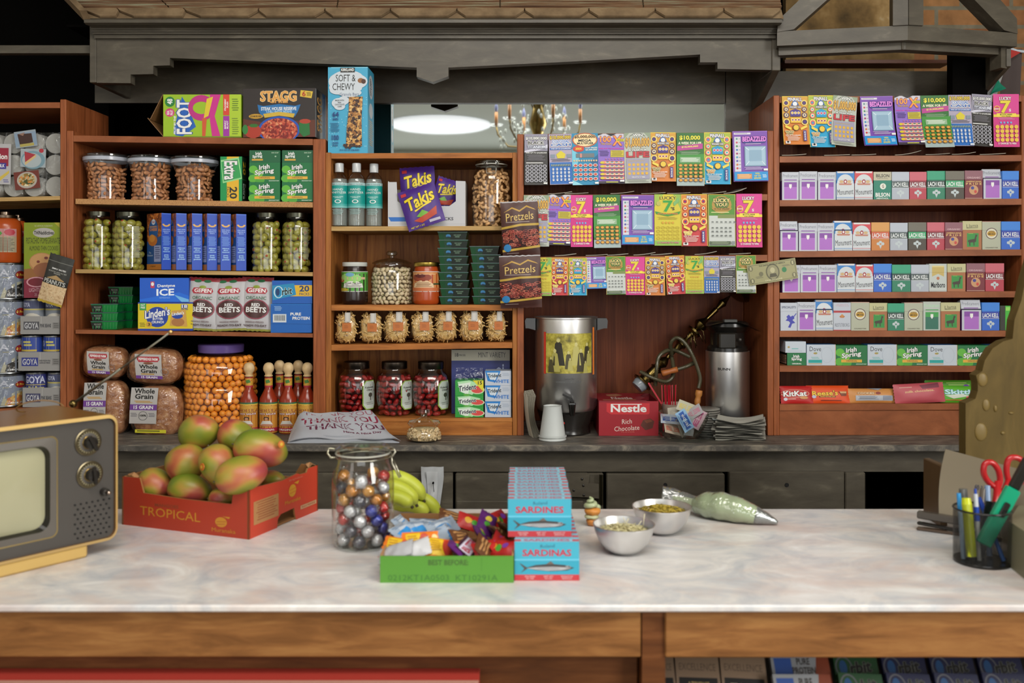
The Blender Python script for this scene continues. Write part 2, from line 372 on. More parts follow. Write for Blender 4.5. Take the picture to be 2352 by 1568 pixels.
    def grid(s, fn, nu, nv, m, smooth=True, flip=False):
        v = [fn(i/nu, j/nv) for j in range(nv+1) for i in range(nu+1)]
        f = [(j*(nu+1)+i, (j+1)*(nu+1)+i, (j+1)*(nu+1)+i+1, j*(nu+1)+i+1) for j in range(nv) for i in range(nu)]
        if flip: f = [q[::-1] for q in f]
        return s.add(v, f, m, smooth)
    def art(s, A, fn, nx=0, ny=0, smooth=None):
        """lay print on a surface fn(u, v, lift)"""
        if smooth is None: smooth = nx+ny > 0
        if not nx and not ny:
            for k, (v, f, c) in enumerate(A.it): s.add([fn(a, b_, 1e-4+EPS*k) for a, b_ in v], f, c, smooth)
            return s
        bm = bmesh.new(); keys = []
        for k, (v, f, c) in enumerate(A.it):
            if c not in keys: keys.append(c)
            q = [bm.verts.new((a, b_, k)) for a, b_ in v]
            for g in f:
                try: bm.faces.new([q[i] for i in g]).material_index = keys.index(c)
                except ValueError: pass
        for i in range(1, nx): bmesh.ops.bisect_plane(bm, geom=bm.verts[:]+bm.edges[:]+bm.faces[:], plane_co=(i/nx, 0, 0), plane_no=(1, 0, 0), dist=1e-6)
        for i in range(1, ny): bmesh.ops.bisect_plane(bm, geom=bm.verts[:]+bm.edges[:]+bm.faces[:], plane_co=(0, i/ny, 0), plane_no=(0, 1, 0), dist=1e-6)
        bm.verts.index_update(); o = len(s.v)
        s.v += [tuple(fn(v.co.x, v.co.y, 1e-4+EPS*v.co.z)) for v in bm.verts]
        ii = [s.mi(c) for c in keys]
        for f in bm.faces: s.f.append(tuple(o+v.index for v in f.verts)); s.m.append(ii[f.material_index]); s.sm.append(smooth)
        bm.free(); return s
    def face(s, A, o, U, V, nx=0, ny=0):
        o, U, V = Vector(o), Vector(U), Vector(V); N = V.cross(U).normalized()
        return s.art(A, lambda a, b_, h: tuple(o+U*a+V*b_+N*h), nx, ny, False)
    def obj(s, name, parent=None, loc=(0, 0, 0), rot=(0, 0, 0)):
        me = bpy.data.meshes.new(name); me.from_pydata(s.v, [], s.f)
        for k in s.k: me.materials.append(M(k))
        me.polygons.foreach_set('material_index', s.m); me.polygons.foreach_set('use_smooth', s.sm); me.update()
        o = bpy.data.objects.new(name, me); COL.objects.link(o); o.location = loc; o.rotation_euler = rot
        if parent: o.parent = parent
        return o
def tag(o, label=None, cat=None, group=None, kind=None):
    if label: o['label'] = label
    if cat: o['category'] = cat
    if group: o['group'] = group
    if kind: o['kind'] = kind
    return o
def thing(name, label, cat, loc=(0, 0, 0), rotz=0, group=None, rot=None):
    o = bpy.data.objects.new(name, None); COL.objects.link(o); o.location = loc; o.rotation_euler = rot or (0, 0, rotz)
    o.empty_display_size = .05
    return tag(o, label, cat, group)
def struct(o): o['kind'] = 'structure'; return o
def dup(o, loc=None, rot=None, label=None, scale=None, parent=None, group=None):
    c = o.copy(); COL.objects.link(c)
    if loc is not None: c.location = loc
    if rot is not None: c.rotation_euler = rot
    if scale is not None: c.scale = scale
    if label: c['label'] = label
    if group: c['group'] = group
    if parent: c.parent = parent
    for ch in list(o.children): dup(ch, parent=c)
    return c
# ================= the room =================
XL, XR, YB, YF, ZC = -3.0, 2.75, 3.75, -7.0, 3.2
def slab(name, x0, x1, y0, y1, z0, z1, m):
    b = B(); b.box(x0, x1, y0, y1, z0, z1, m); o = b.obj(name); struct(o); return o
slab('floor', XL-.1, XR+.1, YF-.1, YB+.1, -.05, 0, '#8a7c68')
slab('ceiling', XL-.1, XR+.1, YF-.1, YB+.1, ZC, ZC+.05, '#a9aea6/f')
slab('wall_left', XL-.1, XL, YF, YB, 0, ZC, '#cdc9be/f')
slab('wall_right', XR, XR+.1, YF, YB, 0, ZC, '#cdc9be/f')
slab('wall_front', XL, XR, YF-.1, YF, 0, ZC, '#c3c9c2/f')
slab('wall_back', PX(2080, 3.75), XR, YB, YB+.1, 0, ZC, 'brick')
slab('wall_back_unlit', XL, PX(2080, 3.75), YB, YB+.1, 0, ZC, 'dark_wall')  # this stretch is coloured black in place of its lack of light
slab('wall_partition', XL, PX(250, 3.45), 3.45, 3.5, .9, ZC, 'dark_wall')
slab('trim_1', XL, XR, YF, YF+.03, 2.86, 2.9, '#5a6f96/f')
# a round ceiling light and a crystal chandelier over the customers: both show in the bar mirror
b = B(); b.lathe([(0, 0), (.55, 0), (.6, .02), (.6, .04)], 'emit:#eef3ff:0.85', 40)
cl = b.obj('ceiling_light', None, (-.85, -4.5, 3.155)); tag(cl, 'round glowing ceiling light reflected in the long mirror', 'ceiling light')
ch = thing('chandelier', 'crystal chandelier with candle bulbs reflected in the long mirror', 'chandelier', (.17, .35, 2.2))
b = B(); b.lathe([(.005, 1.0), (.005, .62), (.03, .6), (.045, .5), (.02, .4), (.035, .3), (.06, .2), (.02, .1), (.05, .02), (.01, -.06), (0, -.09)][::-1], 'brass', 14); b.obj('stem', ch)
def chand_arm(a):
    b = B(); b.tube([(r*cos(a), r*sin(a), z) for r, z in ((.03, .12), (.1, .05), (.2, .06), (.27, .14), (.28, .2))], .006, 'brass', 6)
    b.tube([(r*cos(a), r*sin(a), z) for r, z in ((.03, .3), (.08, .42), (.15, .44), (.18, .36))], .005, 'brass', 6)
    b.lathe([(.0, .195), (.04, .2), (.045, .21)], 'glass', 10, c=(.28*cos(a), .28*sin(a), 0)); b.tube([(.28*cos(a), .28*sin(a), .2), (.28*cos(a), .28*sin(a), .29)], .01, '#cf8f52', 8)
    o = b.obj('arm', ch)
    b = B(); b.lathe([(.004, 0), (.012, .02), (.008, .045), (0, .07)], '#8d95c4/g', 8, c=(.28*cos(a), .28*sin(a), .29)); b.obj('bulb', o)
    b = B(); rr = random.Random(int(a*100))
    for k in range(16):
        q, r = rr.random()*.3, 0
        t = rr.random(); rad = .06+.2*t; aa = a+rr.uniform(-.4, .4); z = .3-.35*t+rr.uniform(-.06, .2)
        b.ball((rad*cos(aa), rad*sin(aa), z), (.008, .008, .017), '#d8e2df/g', 6, 4)
    b.obj('crystal', o)
for i in range(6): chand_arm(i*pi/3+.2)
# ================= the painted bar back: mirror, header, posts, hood =================
YM = 3.25
b = B(); b.box(PX(690, YM), PX(1671, YM), YM, YM+.01, PZ(420, YM), PZ(236, YM), 'mirror'); tag(b.obj('mirror'), 'long bar mirror above the shelves reflecting the pale ceiling', 'mirror')
bb = thing('bar_back_panel', 'dark painted wooden panelling around the long mirror', 'bar back', (0, YM, .9))
def part(par, name, x0, x1, y0, y1, z0, z1, m, bev=0):
    L = par.location; b = B(); b.box(x0-L.x, x1-L.x, y0-L.y, y1-L.y, z0-L.z, z1-L.z, m, bev); return b.obj(name, par)
part(bb, 'header_board', PX(222, 3.25), PX(1671, 3.2), 3.236, 3.249, PZ(238, 3.25), PZ(95, 3.25), 'black_paint')
part(bb, 'post', PX(1673, 3.2), PX(1722, 3.2), 3.236, 3.27, .91, PZ(120, 3.2), 'black_paint')
part(bb, 'upper_board', PX(1722, 3.2), PX(2190, 3.2), 3.236, 3.26, PZ(330, 3.2), PZ(158, 3.2), 'black_paint')
part(bb, 'ledge', PX(1800, 3.25), PX(2180, 3.25), 3.237, 3.32, PZ(147, 3.25), PZ(139, 3.25), '#6a4030')
b = B(); b.box(PX(1805, 3.5), PX(2100, 3.5), 3.5, 3.54, PZ(215, 3.5), ZC, 'photo'); 
b.k = ['plaster_old']; MC['plaster_old'] = speck('plaster_old', ['#4a3a20', '#6e5632', '#8a6d42', '#a98b5c', '#cfc0a0'], 7, .9, .3)
struct(b.obj('wall_niche'))
hood = thing('bar_hood', 'dark painted bar hood with stepped fascia and shingled roof edge', 'bar hood', (0, 2.97, 2.0))
HL = Vector((0, 2.97, 2.0))
def hp(px, py, Y): return (PX(px, Y), PZ(py, Y)-2.0)
out = [(222, 84), (222, 190), (300, 191), (300, 171), (352, 170), (352, 151), (390, 150), (390, 133), (760, 147), (957, 155), (957, 176), (994, 188), (1030, 175), (1030, 155), (1300, 142), (1608, 125), (1608, 143), (1648, 143), (1648, 158), (1785, 161), (1785, 80)]
b = B(); b.prism([hp(x, y, 2.97) for x, y in out], 0, .035, 'black_paint'); b.obj('fascia', hood)
b = B(); b.box(PX(207, 2.97), PX(222, 2.97), -.005, .28, PZ(190, 2.97)-2, PZ(57, 2.97)-2, 'black_paint', .002); b.obj('end_board', hood); b = B()
b.box(PX(1772, 2.97), PX(1792, 2.97), -.005, .25, PZ(163, 2.97)-2, PZ(57, 2.97)-2, 'black_paint', .002)
b.prism([(.0, PZ(163, 2.97)-2), (.25, PZ(225, 2.97)-2), (.25, PZ(163, 2.97)-2)], PX(1774, 2.97), PX(1790, 2.97), 'black_paint', 'x'); b.obj('end_board', hood)
# cornice run along the fascia
pr = [(2.975, 88), (2.955, 88), (2.955, 79), (2.945, 78), (2.945, 74), (2.94, 73), (2.94, 69), (2.935, 68), (2.935, 64), (2.93, 62), (2.925, 60), (2.90, 57), (2.885, 52), (2.885, 45), (2.895, 42), (2.975, 42)]
b = B(); b.prism([(y-2.97, PZ(p, y)-2.0) for y, p in pr], PX(208, 2.93), PX(1787, 2.93), 'black_paint', 'x'); b.obj('cornice', hood)
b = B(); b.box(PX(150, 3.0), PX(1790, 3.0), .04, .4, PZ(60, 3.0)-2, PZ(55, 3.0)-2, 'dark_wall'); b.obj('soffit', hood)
b = B(); b.box(PX(-400, 2.99), PX(207, 2.99), .02, .05, PZ(122, 2.99)-2, PZ(104, 2.99)-2, 'black_paint'); b.obj('side_rail', hood)
z0 = PZ(43, 2.9)
def rf(x, s, h=0):
    return (x-.9*s*(1 if x < -.9 else 0), 2.9+s*.574-.819*h-2.97, z0+s*.819+.574*h-2.0)
b = B(); b.grid(lambda u, v: rf(PX(208, 2.9)+u*(PX(1800, 2.9)-PX(208, 2.9)), v*1.1, 0), 20, 4, 'shingle', False, True); b.obj('roof_deck', hood)
b = B(); notch = [136, 289, 442, 592, 745, 896, 1049, 1205, 1353, 1506, 1664, 1820]
for i in range(11):
    a, c = PX(max(notch[i], 211), 2.9), PX(min(notch[i+1], 1795), 2.9)
    pts = [(a+.002, .04), (a+.002, .026), (a+.028, .0), (c-.028, .0), (c-.002, .026), (c-.002, .04)]
    v = [rf(x, s, .004) for x, s in pts]+[rf(x, s, .012) for x, s in pts]; n = 6
    b.add(v, [tuple(range(n, 2*n)), tuple(range(n-1, -1, -1))]+[(k, (k+1) % n, n+(k+1) % n, n+k) for k in range(n)], 'shingle')
b.obj('shingle_course', hood)
b = B(); xs = [208, 410, 775, 1150, 1480, 1800]
for i in range(5):
    a, c = PX(xs[i], 2.9), PX(xs[i+1]-3, 2.9)
    for j in range(26):
        s0 = .036+j*.012
        v = [rf(a, s0, .006), rf(c, s0, .006), rf(c, s0, .020), rf(a, s0, .020), rf(a, s0+.011, .016), rf(c, s0+.011, .016)]
        b.add(v, [(0, 1, 2, 3), (3, 2, 5, 4)], 'lath')
b.obj('weathered_lath', hood)
b = B(); p0 = Vector(rf(PX(205, 2.9), -.01, .0)); p1 = Vector(rf(PX(205, 2.9), .5, .0)); d = Vector((0, -.819, .574))*.04; e = Vector((-.022, 0, 0))
v = [p0, p1, p1+d, p0+d]; v += [q+e for q in v]; b.add(v, [(0, 1, 2, 3), (7, 6, 5, 4), (0, 4, 5, 1), (1, 5, 6, 2), (2, 6, 7, 3), (3, 7, 4, 0)], 'shingle'); b.obj('rake_board', hood)
# gabled dormer over the tobacco shelves
gab = thing('gabled_dormer', 'dark painted triangular gable frame projecting over the tobacco shelves', 'gable', (1.1, 2.9, 2.1))
GL = Vector((1.1, 2.9, 2.1))
P0, P1, P2 = Vector((PX(1785, 2.92), 2.92)), Vector((PX(2085, 2.84), 2.84)), Vector((PX(2338, 2.92), 2.92))
def onp(px, py, A, Q, back=0):
    d = Q-A; n = Vector((-d.y, d.x)).normalized()
    if n.y < 0: n = -n
    t = n.dot(A)/(n.x*(px-CX)/FPX+n.y)
    return Vector((t*(px-CX)/FPX+n.x*back, t+n.y*back, PZ(py, t)))-GL
def gprism(bl, pts, A, Q, b0, b1, m='black_paint'):
    v = [onp(x, y, A, Q, b0) for x, y in pts]+[onp(x, y, A, Q, b1) for x, y in pts]; n = len(pts)
    bl.add(v, [tuple(range(n)), tuple(range(2*n-1, n-1, -1))]+[(k, n+k, n+(k+1) % n, (k+1) % n) for k in range(n)], m)
def gpart(name, polys, b0=0, b1=.05, m='black_paint'):
    b = B()
    for pts, A, Q in polys: gprism(b, pts, A, Q, b0, b1, m)
    return b.obj(name, gab)
gpart('tie_beam', [([(1785, 72), (1785, 105), (2085, 92), (2085, 58)], P0, P1)])
gpart('tie_beam', [([(2085, 58), (2085, 92), (2336, 107), (2336, 76)], P1, P2)])
gpart('king_post', [([(2050, -150), (2050, 60), (2085, 58), (2085, -150)], P0, P1), ([(2085, -150), (2085, 58), (2118, 60), (2118, -150)], P1, P2)], -.006, .05)
gpart('rafter', [([(1785, 74), (1823, 68), (2055, -137), (2040, -195), (1788, 46)], P0, P1)], -.003, .05)
gpart('rafter', [([(2336, 78), (2334, 43), (2120, -200), (2110, -130), (2305, 70)], P1, P2)], -.003, .05)
gpart('bed_mould', [([(1790, 104), (1790, 122), (2085, 108), (2085, 90)], P0, P1), ([(2085, 90), (2085, 108), (2322, 121), (2322, 104)], P1, P2)], .03, .07)
gpart('side_bracket', [([(2310, 106), (2310, 152), (2323, 154), (2323, 106)], P1, P2)], .02, .07)
b = B(); b.prism([(.03, PZ(112, 2.93)-2.1), (.03, PZ(152, 2.93)-2.1), (.30, PZ(225, 2.93)-2.1), (.30, PZ(112, 2.93)-2.1)], PX(2312, 2.93)-1.1, PX(2322, 2.93)-1.1, 'black_paint', 'x'); b.obj('side_board', gab)
b = B(); b.box(PX(2175, 3.1)-1.1, PX(2254, 3.1)-1.1, .16, .2, PZ(225, 3.1)-2.1, PZ(100, 3.1)-2.1, 'dark_wall'); b.obj('back_board', gab)
b = B(); b.add([Vector(q)-GL for q in ((PX(1800, 2.95), 2.95, 3.0), (PX(2085, 2.9), 2.9, 3.15), (PX(2085, 2.9), 3.7, 3.15), (PX(1800, 2.95), 3.7, 2.6))], [(0, 1, 2, 3)], 'shingle'); b.obj('roof_slope', gab)
# bunting and folded flag hung beside the gable
b = B(); Yq = 3.215
b.grid(lambda u, v: (PX(2302+44*u-6*v, Yq), Yq+.006*sin(u*5), PZ(113+120*v, Yq)), 8, 8, '#4f4341/f'); tag(b.obj('hanging_cloth'), 'dark taupe cloth strip hanging beside the brick wall', 'cloth')
b = B(); b.grid(lambda u, v: (PX(2255+(55-18*v)*u, 3.19), 3.19+.012*sin(u*6+v*2), PZ(185-35*u*(1-v)+40*v, 3.19)), 10, 8, '#b9bdbc/f')
b.grid(lambda u, v: (PX(2274+19*u+(38-38*abs(1-u))*v*.45*(1 if u > .4 else .4), 3.172), 3.172+.005*sin(v*4), PZ(218-36*u*(1-.6*v), 3.172)), 8, 6, '#12876a/f')
tag(b.obj('folded_flag'), 'folded white and green flag hanging under the gable', 'flag')
b = B(); b.tube([(PX(2318, 3.2), 3.2, PZ(111, 3.2)), (PX(2336, 3.2), 3.2, PZ(117, 3.2)), (PX(2400, 3.2), 3.2, PZ(124, 3.2))], .005, '#c9d3dd', 6)
b.add([(PX(2322, 3.19), 3.19, PZ(114, 3.19)), (PX(2345, 3.19), 3.19, PZ(120, 3.19)), (PX(2322, 3.19), 3.19, PZ(134, 3.19))], [(0, 2, 1)], '#b0322c/f'); tag(b.obj('pennant'), 'small red pennant on a white string by the brick wall', 'pennant')
# ================= the back counter (painted) =================
BZ = .9034
bc = thing('back_counter', 'long dark painted back counter with doors and worn worktop', 'counter', (0, 2.76, 0))
def bcp(name, px0, px1, py0, py1, Y, y1, m='black_paint', bev=.002): return part(bc, name, PX(px0, Y), PX(px1, Y), Y, y1, PZ(py1, Y), PZ(py0, Y), m, bev)
part(bc, 'worktop', -2.2, 2.4, 2.759, 3.42, BZ-.021, BZ, 'worn_top', .004)
part(bc, 'frieze', -2.2, 2.4, 2.80, 2.86, PZ(1083, 2.8), BZ-.022, 'black_paint')
part(bc, 'carcass', -2.2, PX(1990, 2.86), 2.861, 3.40, .05, BZ-.024, 'dark_wall')
part(bc, 'carcass', PX(2150, 2.86), 2.4, 2.861, 3.40, .05, BZ-.024, 'dark_wall')
for x0, x1, y0 in ((200, 590, 1086), (600, 1040, 1086), (1393, 1665, 1088), (1676, 1940, 1083)):
    d = part(bc, 'door', PX(x0, 2.785), PX(x1, 2.785), 2.785, 2.815, .1, PZ(y0, 2.785), 'black_paint', .003)
    b = B(); q = {1393: (1528, 1113), 1676: (1807, 1113)}.get(x0, ((x0+x1)/2, 1190))
    b.lathe([(0, 0), (.006, 0), (.006, .002)], '#050505/f', 12, c=(PX(q[0], 2.785), .0245, PZ(q[1], 2.785)), ax=Matrix.Rotation(pi/2, 3, 'X')); b.obj('key_hole', d)
part(bc, 'door', PX(1046, 2.79), PX(1386, 2.79), 2.79, 2.815, .1, PZ(1087, 2.79), 'black_paint', .003)
part(bc, 'door_ledge', PX(1048, 2.785), PX(1340, 2.785), 2.778, 2.79, PZ(1170, 2.785), PZ(1149, 2.785), 'black_paint', .003)
part(bc, 'post', PX(1942, 2.785), PX(1988, 2.785), 2.785, 2.85, .05, PZ(1085, 2.785), 'black_paint', .003)
part(bc, 'post', PX(2150, 2.785), PX(2260, 2.785), 2.785, 2.85, .05, PZ(1085, 2.785), 'black_paint', .003)
b = B(); b.prism([(PX(x, 2.77), PZ(y, 2.77)) for x, y in ((1290, 1086), (1290, 1140), (1345, 1142), (1384, 1146), (1384, 1112), (1352, 1110), (1354, 1090), (1348, 1086))], .012, .02, 'black_paint')
for x, y in ((1318, 1126), (1340, 1115), (1341, 1137), (1337, 1100)): b.ball((PX(x, 2.77), .011, PZ(y, 2.77)), (.004, .002, .004), '#2a2724/g', 8, 5)
b.obj('strap_hinge', bc)
b = B(); b.lathe([(.006, -.045), (.006, .045)], '#55503f/m', 12, c=(PX(1381, 2.77), .012, PZ(1125, 2.77))); b.obj('hinge_pin', bc)
# ================= the serving counter =================
CZ = .90
fc = thing('serving_counter', 'long serving counter with pale marbled top and wooden apron', 'counter', (0, 1.72, 0))
part(fc, 'worktop', -1.6, 1.7, 1.424, 2.017, CZ-.011, CZ, 'marble', .0025)
part(fc, 'apron_board', -1.5, PX(1471, 1.44), 1.436, 1.47, PZ(1507, 1.44), CZ-.0115, 'beam_wood', .002)
part(fc, 'apron_board', PX(1527, 1.44), 1.6, 1.436, 1.47, PZ(1508, 1.44), CZ-.0115, 'beam_wood', .002)
part(fc, 'corner_post', PX(1473, 1.45), PX(1526, 1.45), 1.442, 1.50, .02, CZ-.0115, 'door_wood')
part(fc, 'lower_panel', -1.5, PX(1462, 1.49), 1.472, 1.51, .02, CZ-.0115, 'door_wood', .002)
part(fc, 'back_panel', -1.5, 1.6, 1.97, 2.0, .02, CZ-.0115, 'dark_wall')
part(fc, 'red_ledge', -1.5, PX(1100, 1.43), 1.42, 1.4715, .60, PZ(1563, 1.425), '#a3352c', .001)
b = B(); b.box(-1.5, PX(1100, 1.43), 1.417-1.72, 1.425-1.72, PZ(1563, 1.425)-.0005, PZ(1562, 1.425), '#b08474'); b.obj('ledge_edging', fc)
# ================= the shelf cabinets =================
CD = .31
class Cab:
    def __init__(s, name, label, px0, px1):
        s.e = thing(name, label, 'shelf unit', ((PX(px0, YS)+PX(px1, YS))/2, YS+CD/2, BZ)); s.sh = {}
    def bx(s, name, px0, px1, y0, y1, z0, z1, m, bev=.0015): return part(s.e, name, PX(px0, YS), PX(px1, YS), y0, y1, z0, z1, m, bev)
    def shelf(s, key, px0, pl, px1, pr_, th, m, y0=YS, dep=CD-.012):
        L = s.e.location; xa, xb = PX(px0, YS), PX(px1, YS); za, zb = PZ(pl, YS), PZ(pr_, YS); t = th/735
        s.sh[key] = (xa, za, xb, zb)
        v = [(x-L.x, y-L.y, z-L.z) for x, z in ((xa, za), (xb, zb)) for y in (y0, y0+dep) for z in (z-t, z)]
        b = B(); b.add(v, [(0, 1, 3, 2), (4, 6, 7, 5), (0, 4, 5, 1), (2, 3, 7, 6), (0, 2, 6, 4), (1, 5, 7, 3)], m); return b.obj('shelf', s.e)
    def z(s, key, x):
        xa, za, xb, zb = s.sh[key]; return za+(zb-za)*(x-xa)/(xb-xa)
def side(c, px0, px1, ptop, m='red_laminate_up', y0=YS, dep=CD): return c.bx('side_panel', px0, px1, y0, y0+dep, BZ, PZ(ptop, YS), m)
A_ = Cab('shelf_unit', 'red brown shelf unit stacked with bean cans and baking ads', -330, 152)
side(A_, 138, 151.5, 228, dep=.31); side(A_, -345, -332, 228)
A_.shelf('top', -331, 236, 137.5, 235, 13, 'red_laminate'); A_.shelf('a', -331, 461, 137.5, 450, 9, 'ply'); A_.shelf('b', -331, 945, 137.5, 935, 12, 'red_laminate')
B_ = Cab('shelf_unit', 'tall red brown shelf unit with nuts, olives and bread', 152, 748)
side(B_, 152.5, 168, 300); o = side(B_, 719, 747.5, 319)
B_.shelf('top', 168.5, 311, 718.5, 319, 14, 'red_laminate'); B_.shelf('a', 172, 456, 718, 464, 12, 'particle', YS+.004); B_.shelf('b', 172, 618, 718, 625, 9, 'ply', YS+.004)
B_.shelf('c', 172, 757, 718, 766, 9, 'red_laminate', YS+.004)
C_ = Cab('shelf_unit', 'pine shelf unit with sanitizer, snack bags and pasta bags', 748, 1188)
side(C_, 748, 760.5, 350, 'pine_up'); side(C_, 1177, 1187.5, 350, 'pine_up')
C_.shelf('top', 760.7, 352, 1176.8, 350.5, 12, 'pine'); C_.shelf('a', 761, 520, 1176.5, 518.5, 10, 'ply'); C_.shelf('b', 761, 700, 1176.5, 700, 13, 'pine')
C_.shelf('c', 761, 792, 1176.5, 786, 13, 'pine'); C_.shelf('d', 761, 960, 1176.5, 960, 8, 'pine')
C_.bx('kick_board', 761, 1176.5, YS+.002, YS+.02, BZ, PZ(968, YS), 'pine'); C_.bx('back_panel', 761, 1176.5, YS+CD-.011, YS+CD, BZ, PZ(364, YS), 'pine_up')
D_ = Cab('shelf_unit', 'red brown shelf unit hung with lottery tickets above a coffee bay', 1188, 1777)
side(D_, 1188, 1203, 308); side(D_, 1763, 1776.5, 300)
D_.shelf('top', 1203.5, 308, 1762.5, 303, 14, 'red_laminate'); D_.shelf('a', 1203.5, 447, 1762.5, 446, 14, 'red_laminate'); D_.shelf('b', 1203.5, 590, 1762.5, 585, 14, 'red_laminate')
D_.bx('back_panel', 1203.5, 1762.5, YS+CD-.011, YS+CD, BZ, PZ(322, YS), 'back_red')
E_ = Cab('shelf_unit', 'red brown tobacco shelf unit under the gable', 1777, 2360)
side(E_, 1777, 1790.5, 219); side(E_, 2347, 2360, 219)
E_.shelf('top', 1791, 222, 2346.5, 219, 14, 'red_laminate')
for k, l, r_ in (('a', 359, 356), ('b', 459.5, 456), ('c', 577, 572.5), ('d', 672, 668.5), ('e', 759.5, 759), ('f', 839.5, 840), ('g', 928.5, 926)): E_.shelf(k, 1791, l, 2346.5, r_, 14, 'red_laminate')
E_.bx('kick_board', 1791, 2346.5, YS+.004, YS+.02, BZ, PZ(942, YS), 'red_laminate'); E_.bx('back_panel', 1791, 2346.5, YS+CD-.011, YS+CD, BZ, PZ(236, YS), 'back_red')
# ================= print for the tickets =================
Wt, K = '#e6e6e4', '#15130f'
def circles(a, x0, y0, x1, y1, nx, ny, rx, ry, c, rc=None):
    for i in range(nx):
        for j in range(ny):
            x, y = x0+(x1-x0)*(i+.5)/nx, y0+(y1-y0)*(j+.5)/ny
            if rc: a.e(x, y, rx, ry, rc, 10)
            a.e(x, y, rx*(.72 if rc else 1), ry*(.72 if rc else 1), c, 10)
    return a
def t_black():
    a = Art('#2f2c2b').r(0, 0, 1, .33, '#8d8a9c'); a.p([(0, .33), (0, .36), (.5, .33), (1, .27), (1, .2)], '#c9c8d8')
    a.t('$10,000,000', .06, .05, .95, .12, Wt, edge='#2b2b33').t('BLACK', .15, .14, .85, .205, K, edge=Wt).t('TITANIUM', .12, .225, .9, .285, '#dfe4f2', edge='#3a3a48')
    a.t('WIN UP TO $10,000,000!', .06, .355, .96, .385, Wt).lines(.1, .41, .9, .53, 5, '#77737a'); a.lines(.06, .56, .95, .58, 1, Wt, .8)
    return circles(a, .04, .6, .96, .95, 5, 5, .082, .032, '#3d3b40', '#c9c9d4').r(.82, .955, .98, .985, Wt)
def t_colossal():
    a = Art('#a99fb5').r(.02, .56, .98, .99, '#1664b4'); a.t('$10,000,000', .04, .03, .94, .11, '#e2c52e', edge='#5a3a20').t('COLOSSAL', .14, .12, .88, .175, '#2a6fc4', edge=Wt).t('CASH', .08, .185, .93, .24, '#1c5cb0', edge=Wt)
    a.r(.04, .27, .96, .31, '#2764b0').t('WIN UP TO $10,000,000!', .08, .277, .92, .303, Wt); a.p([(.3, .4), (.5, .33), (.7, .4), (.65, .48), (.35, .48)], '#d4c42a').r(.06, .4, .25, .47, '#7d8a9a').r(.75, .4, .94, .47, '#7d8a9a').lines(.05, .49, .95, .55, 3, '#6c6675')
    for i in range(12): a.line(.08+.07*i, .6, .12+.07*i, .635, .03, '#9aa37a')
    for i in range(5):
        for j in range(4): a.t('$', .11+.165*i, .67+.07*j, .2+.165*i, .725+.07*j, Wt)
    return a.r(.8, .955, .98, .985, '#d9dfe8')
def t_mega():
    a = Art('#1683ad').p([(0, .3), (.3, .42), (.2, .6), (0, .65)], '#6fc0d8').p([(1, .4), (.7, .55), (1, .75)], '#0d5f8c').p([(0, .9), (.4, 1), (0, 1)], '#8fd0e0')
    a.e(.5, .13, .49, .14, '#b05a35').e(.5, .13, .44, .12, '#f0d9a8').t('$5,000,000', .1, .04, .9, .1, K, edge='#e0b87a').t('MEGA', .25, .115, .75, .165, K).t('MULTIPLIER', .2, .175, .83, .215, K)
    a.e(.25, .3, .22, .06, '#c73a28').t('200X', .13, .275, .38, .32, '#e8d13a').t('TOP PRIZE\n$5,000,000', .5, .27, .97, .34, Wt).r(.15, .39, .85, .47, '#6c7377').r(.31, .39, .37, .47, '#d98a7a')
    circles(a, .03, .5, .97, .56, 10, 1, .035, .018, '#dcb98a'); return circles(a, .03, .58, .97, .93, 5, 4, .085, .034, '#c24a35', '#d9d5d6').r(.85, .95, .99, .985, Wt)
def t_100():
    a = Art('#8a68c2').r(0, 0, 1, .08, '#c9c5cf').p([(.3, 0), (.7, 0), (.5, .05)], K).p([(.0, .04), (.2, .0), (.0, .0)], K).r(0, .95, 1, 1, '#3a3040')
    a.t('100', .08, .05, .5, .17, '#ea9a3c', edge='#6a3a7a').t('X', .55, .04, .92, .24, '#f0913a', edge='#5a2a6a').t('THE CASH', .1, .185, .52, .225, '#c8a03a').r(.7, .1, .98, .155, '#cfc92e').t('BONUS', .74, .112, .95, .145, '#5a4a1a')
    a.t('WIN UP TO $2,000,000', .03, .285, .97, .315, '#d83fae').r(.48, .33, .98, .47, '#c9b83a').lines(.05, .34, .44, .46, 4, '#4a3a78').lines(.5, .34, .96, .46, 5, '#8f8420')
    circles(a, .25, .49, .95, .53, 6, 1, .03, .012, '#c06a8a')
    for j in range(5):
        y = .55+.078*j; a.r(.14, y, .98, y+.055, '#e28f62').e(.16, y+.03, .08, .026, '#cfc02e', 10)
        for i in range(4): a.e(.36+.17*i, y+.026, .075, .02, '#dfe6de', 8).e(.36+.17*i, y+.019, .06, .013, '#4a6a5a', 8)
    return a.r(.3, .965, .75, .98, '#cfd03a').r(.82, .93, .98, .965, Wt)
def t_life():
    a = Art('#b3b8ac'); a.p([(0, 0), (.2, 0), (.0, .12)], '#8b9a80').p([(1, 0), (.75, 0), (1, .14)], '#8b9a80').line(.2, .07, .4, .01, .015, '#5d665a').line(.8, .07, .6, .01, .015, '#5d665a').t('WIN', .33, .02, .7, .075, Wt, edge='#5a5f58')
    a.t('$1,000,000', .04, .1, .96, .3, '#d8aa45', edge='#8a5a28').t('A YEAR FOR', .15, .325, .85, .36, Wt, edge='#7d8378').t('LIFE', .07, .375, .94, .485, '#c0303a', edge='#7d2430', ew=.008)
    a.r(.07, .51, .93, .92, '#9a97ac').lines(.12, .55, .88, .58, 1, '#b09a6a'); circles(a, .1, .59, .9, .85, 5, 3, .058, .03, '#d8ab3c')
    return a.t('WIN UP TO 15 TIMES', .25, .87, .75, .895, Wt).lines(.05, .94, .95, .985, 2, '#8d9088')
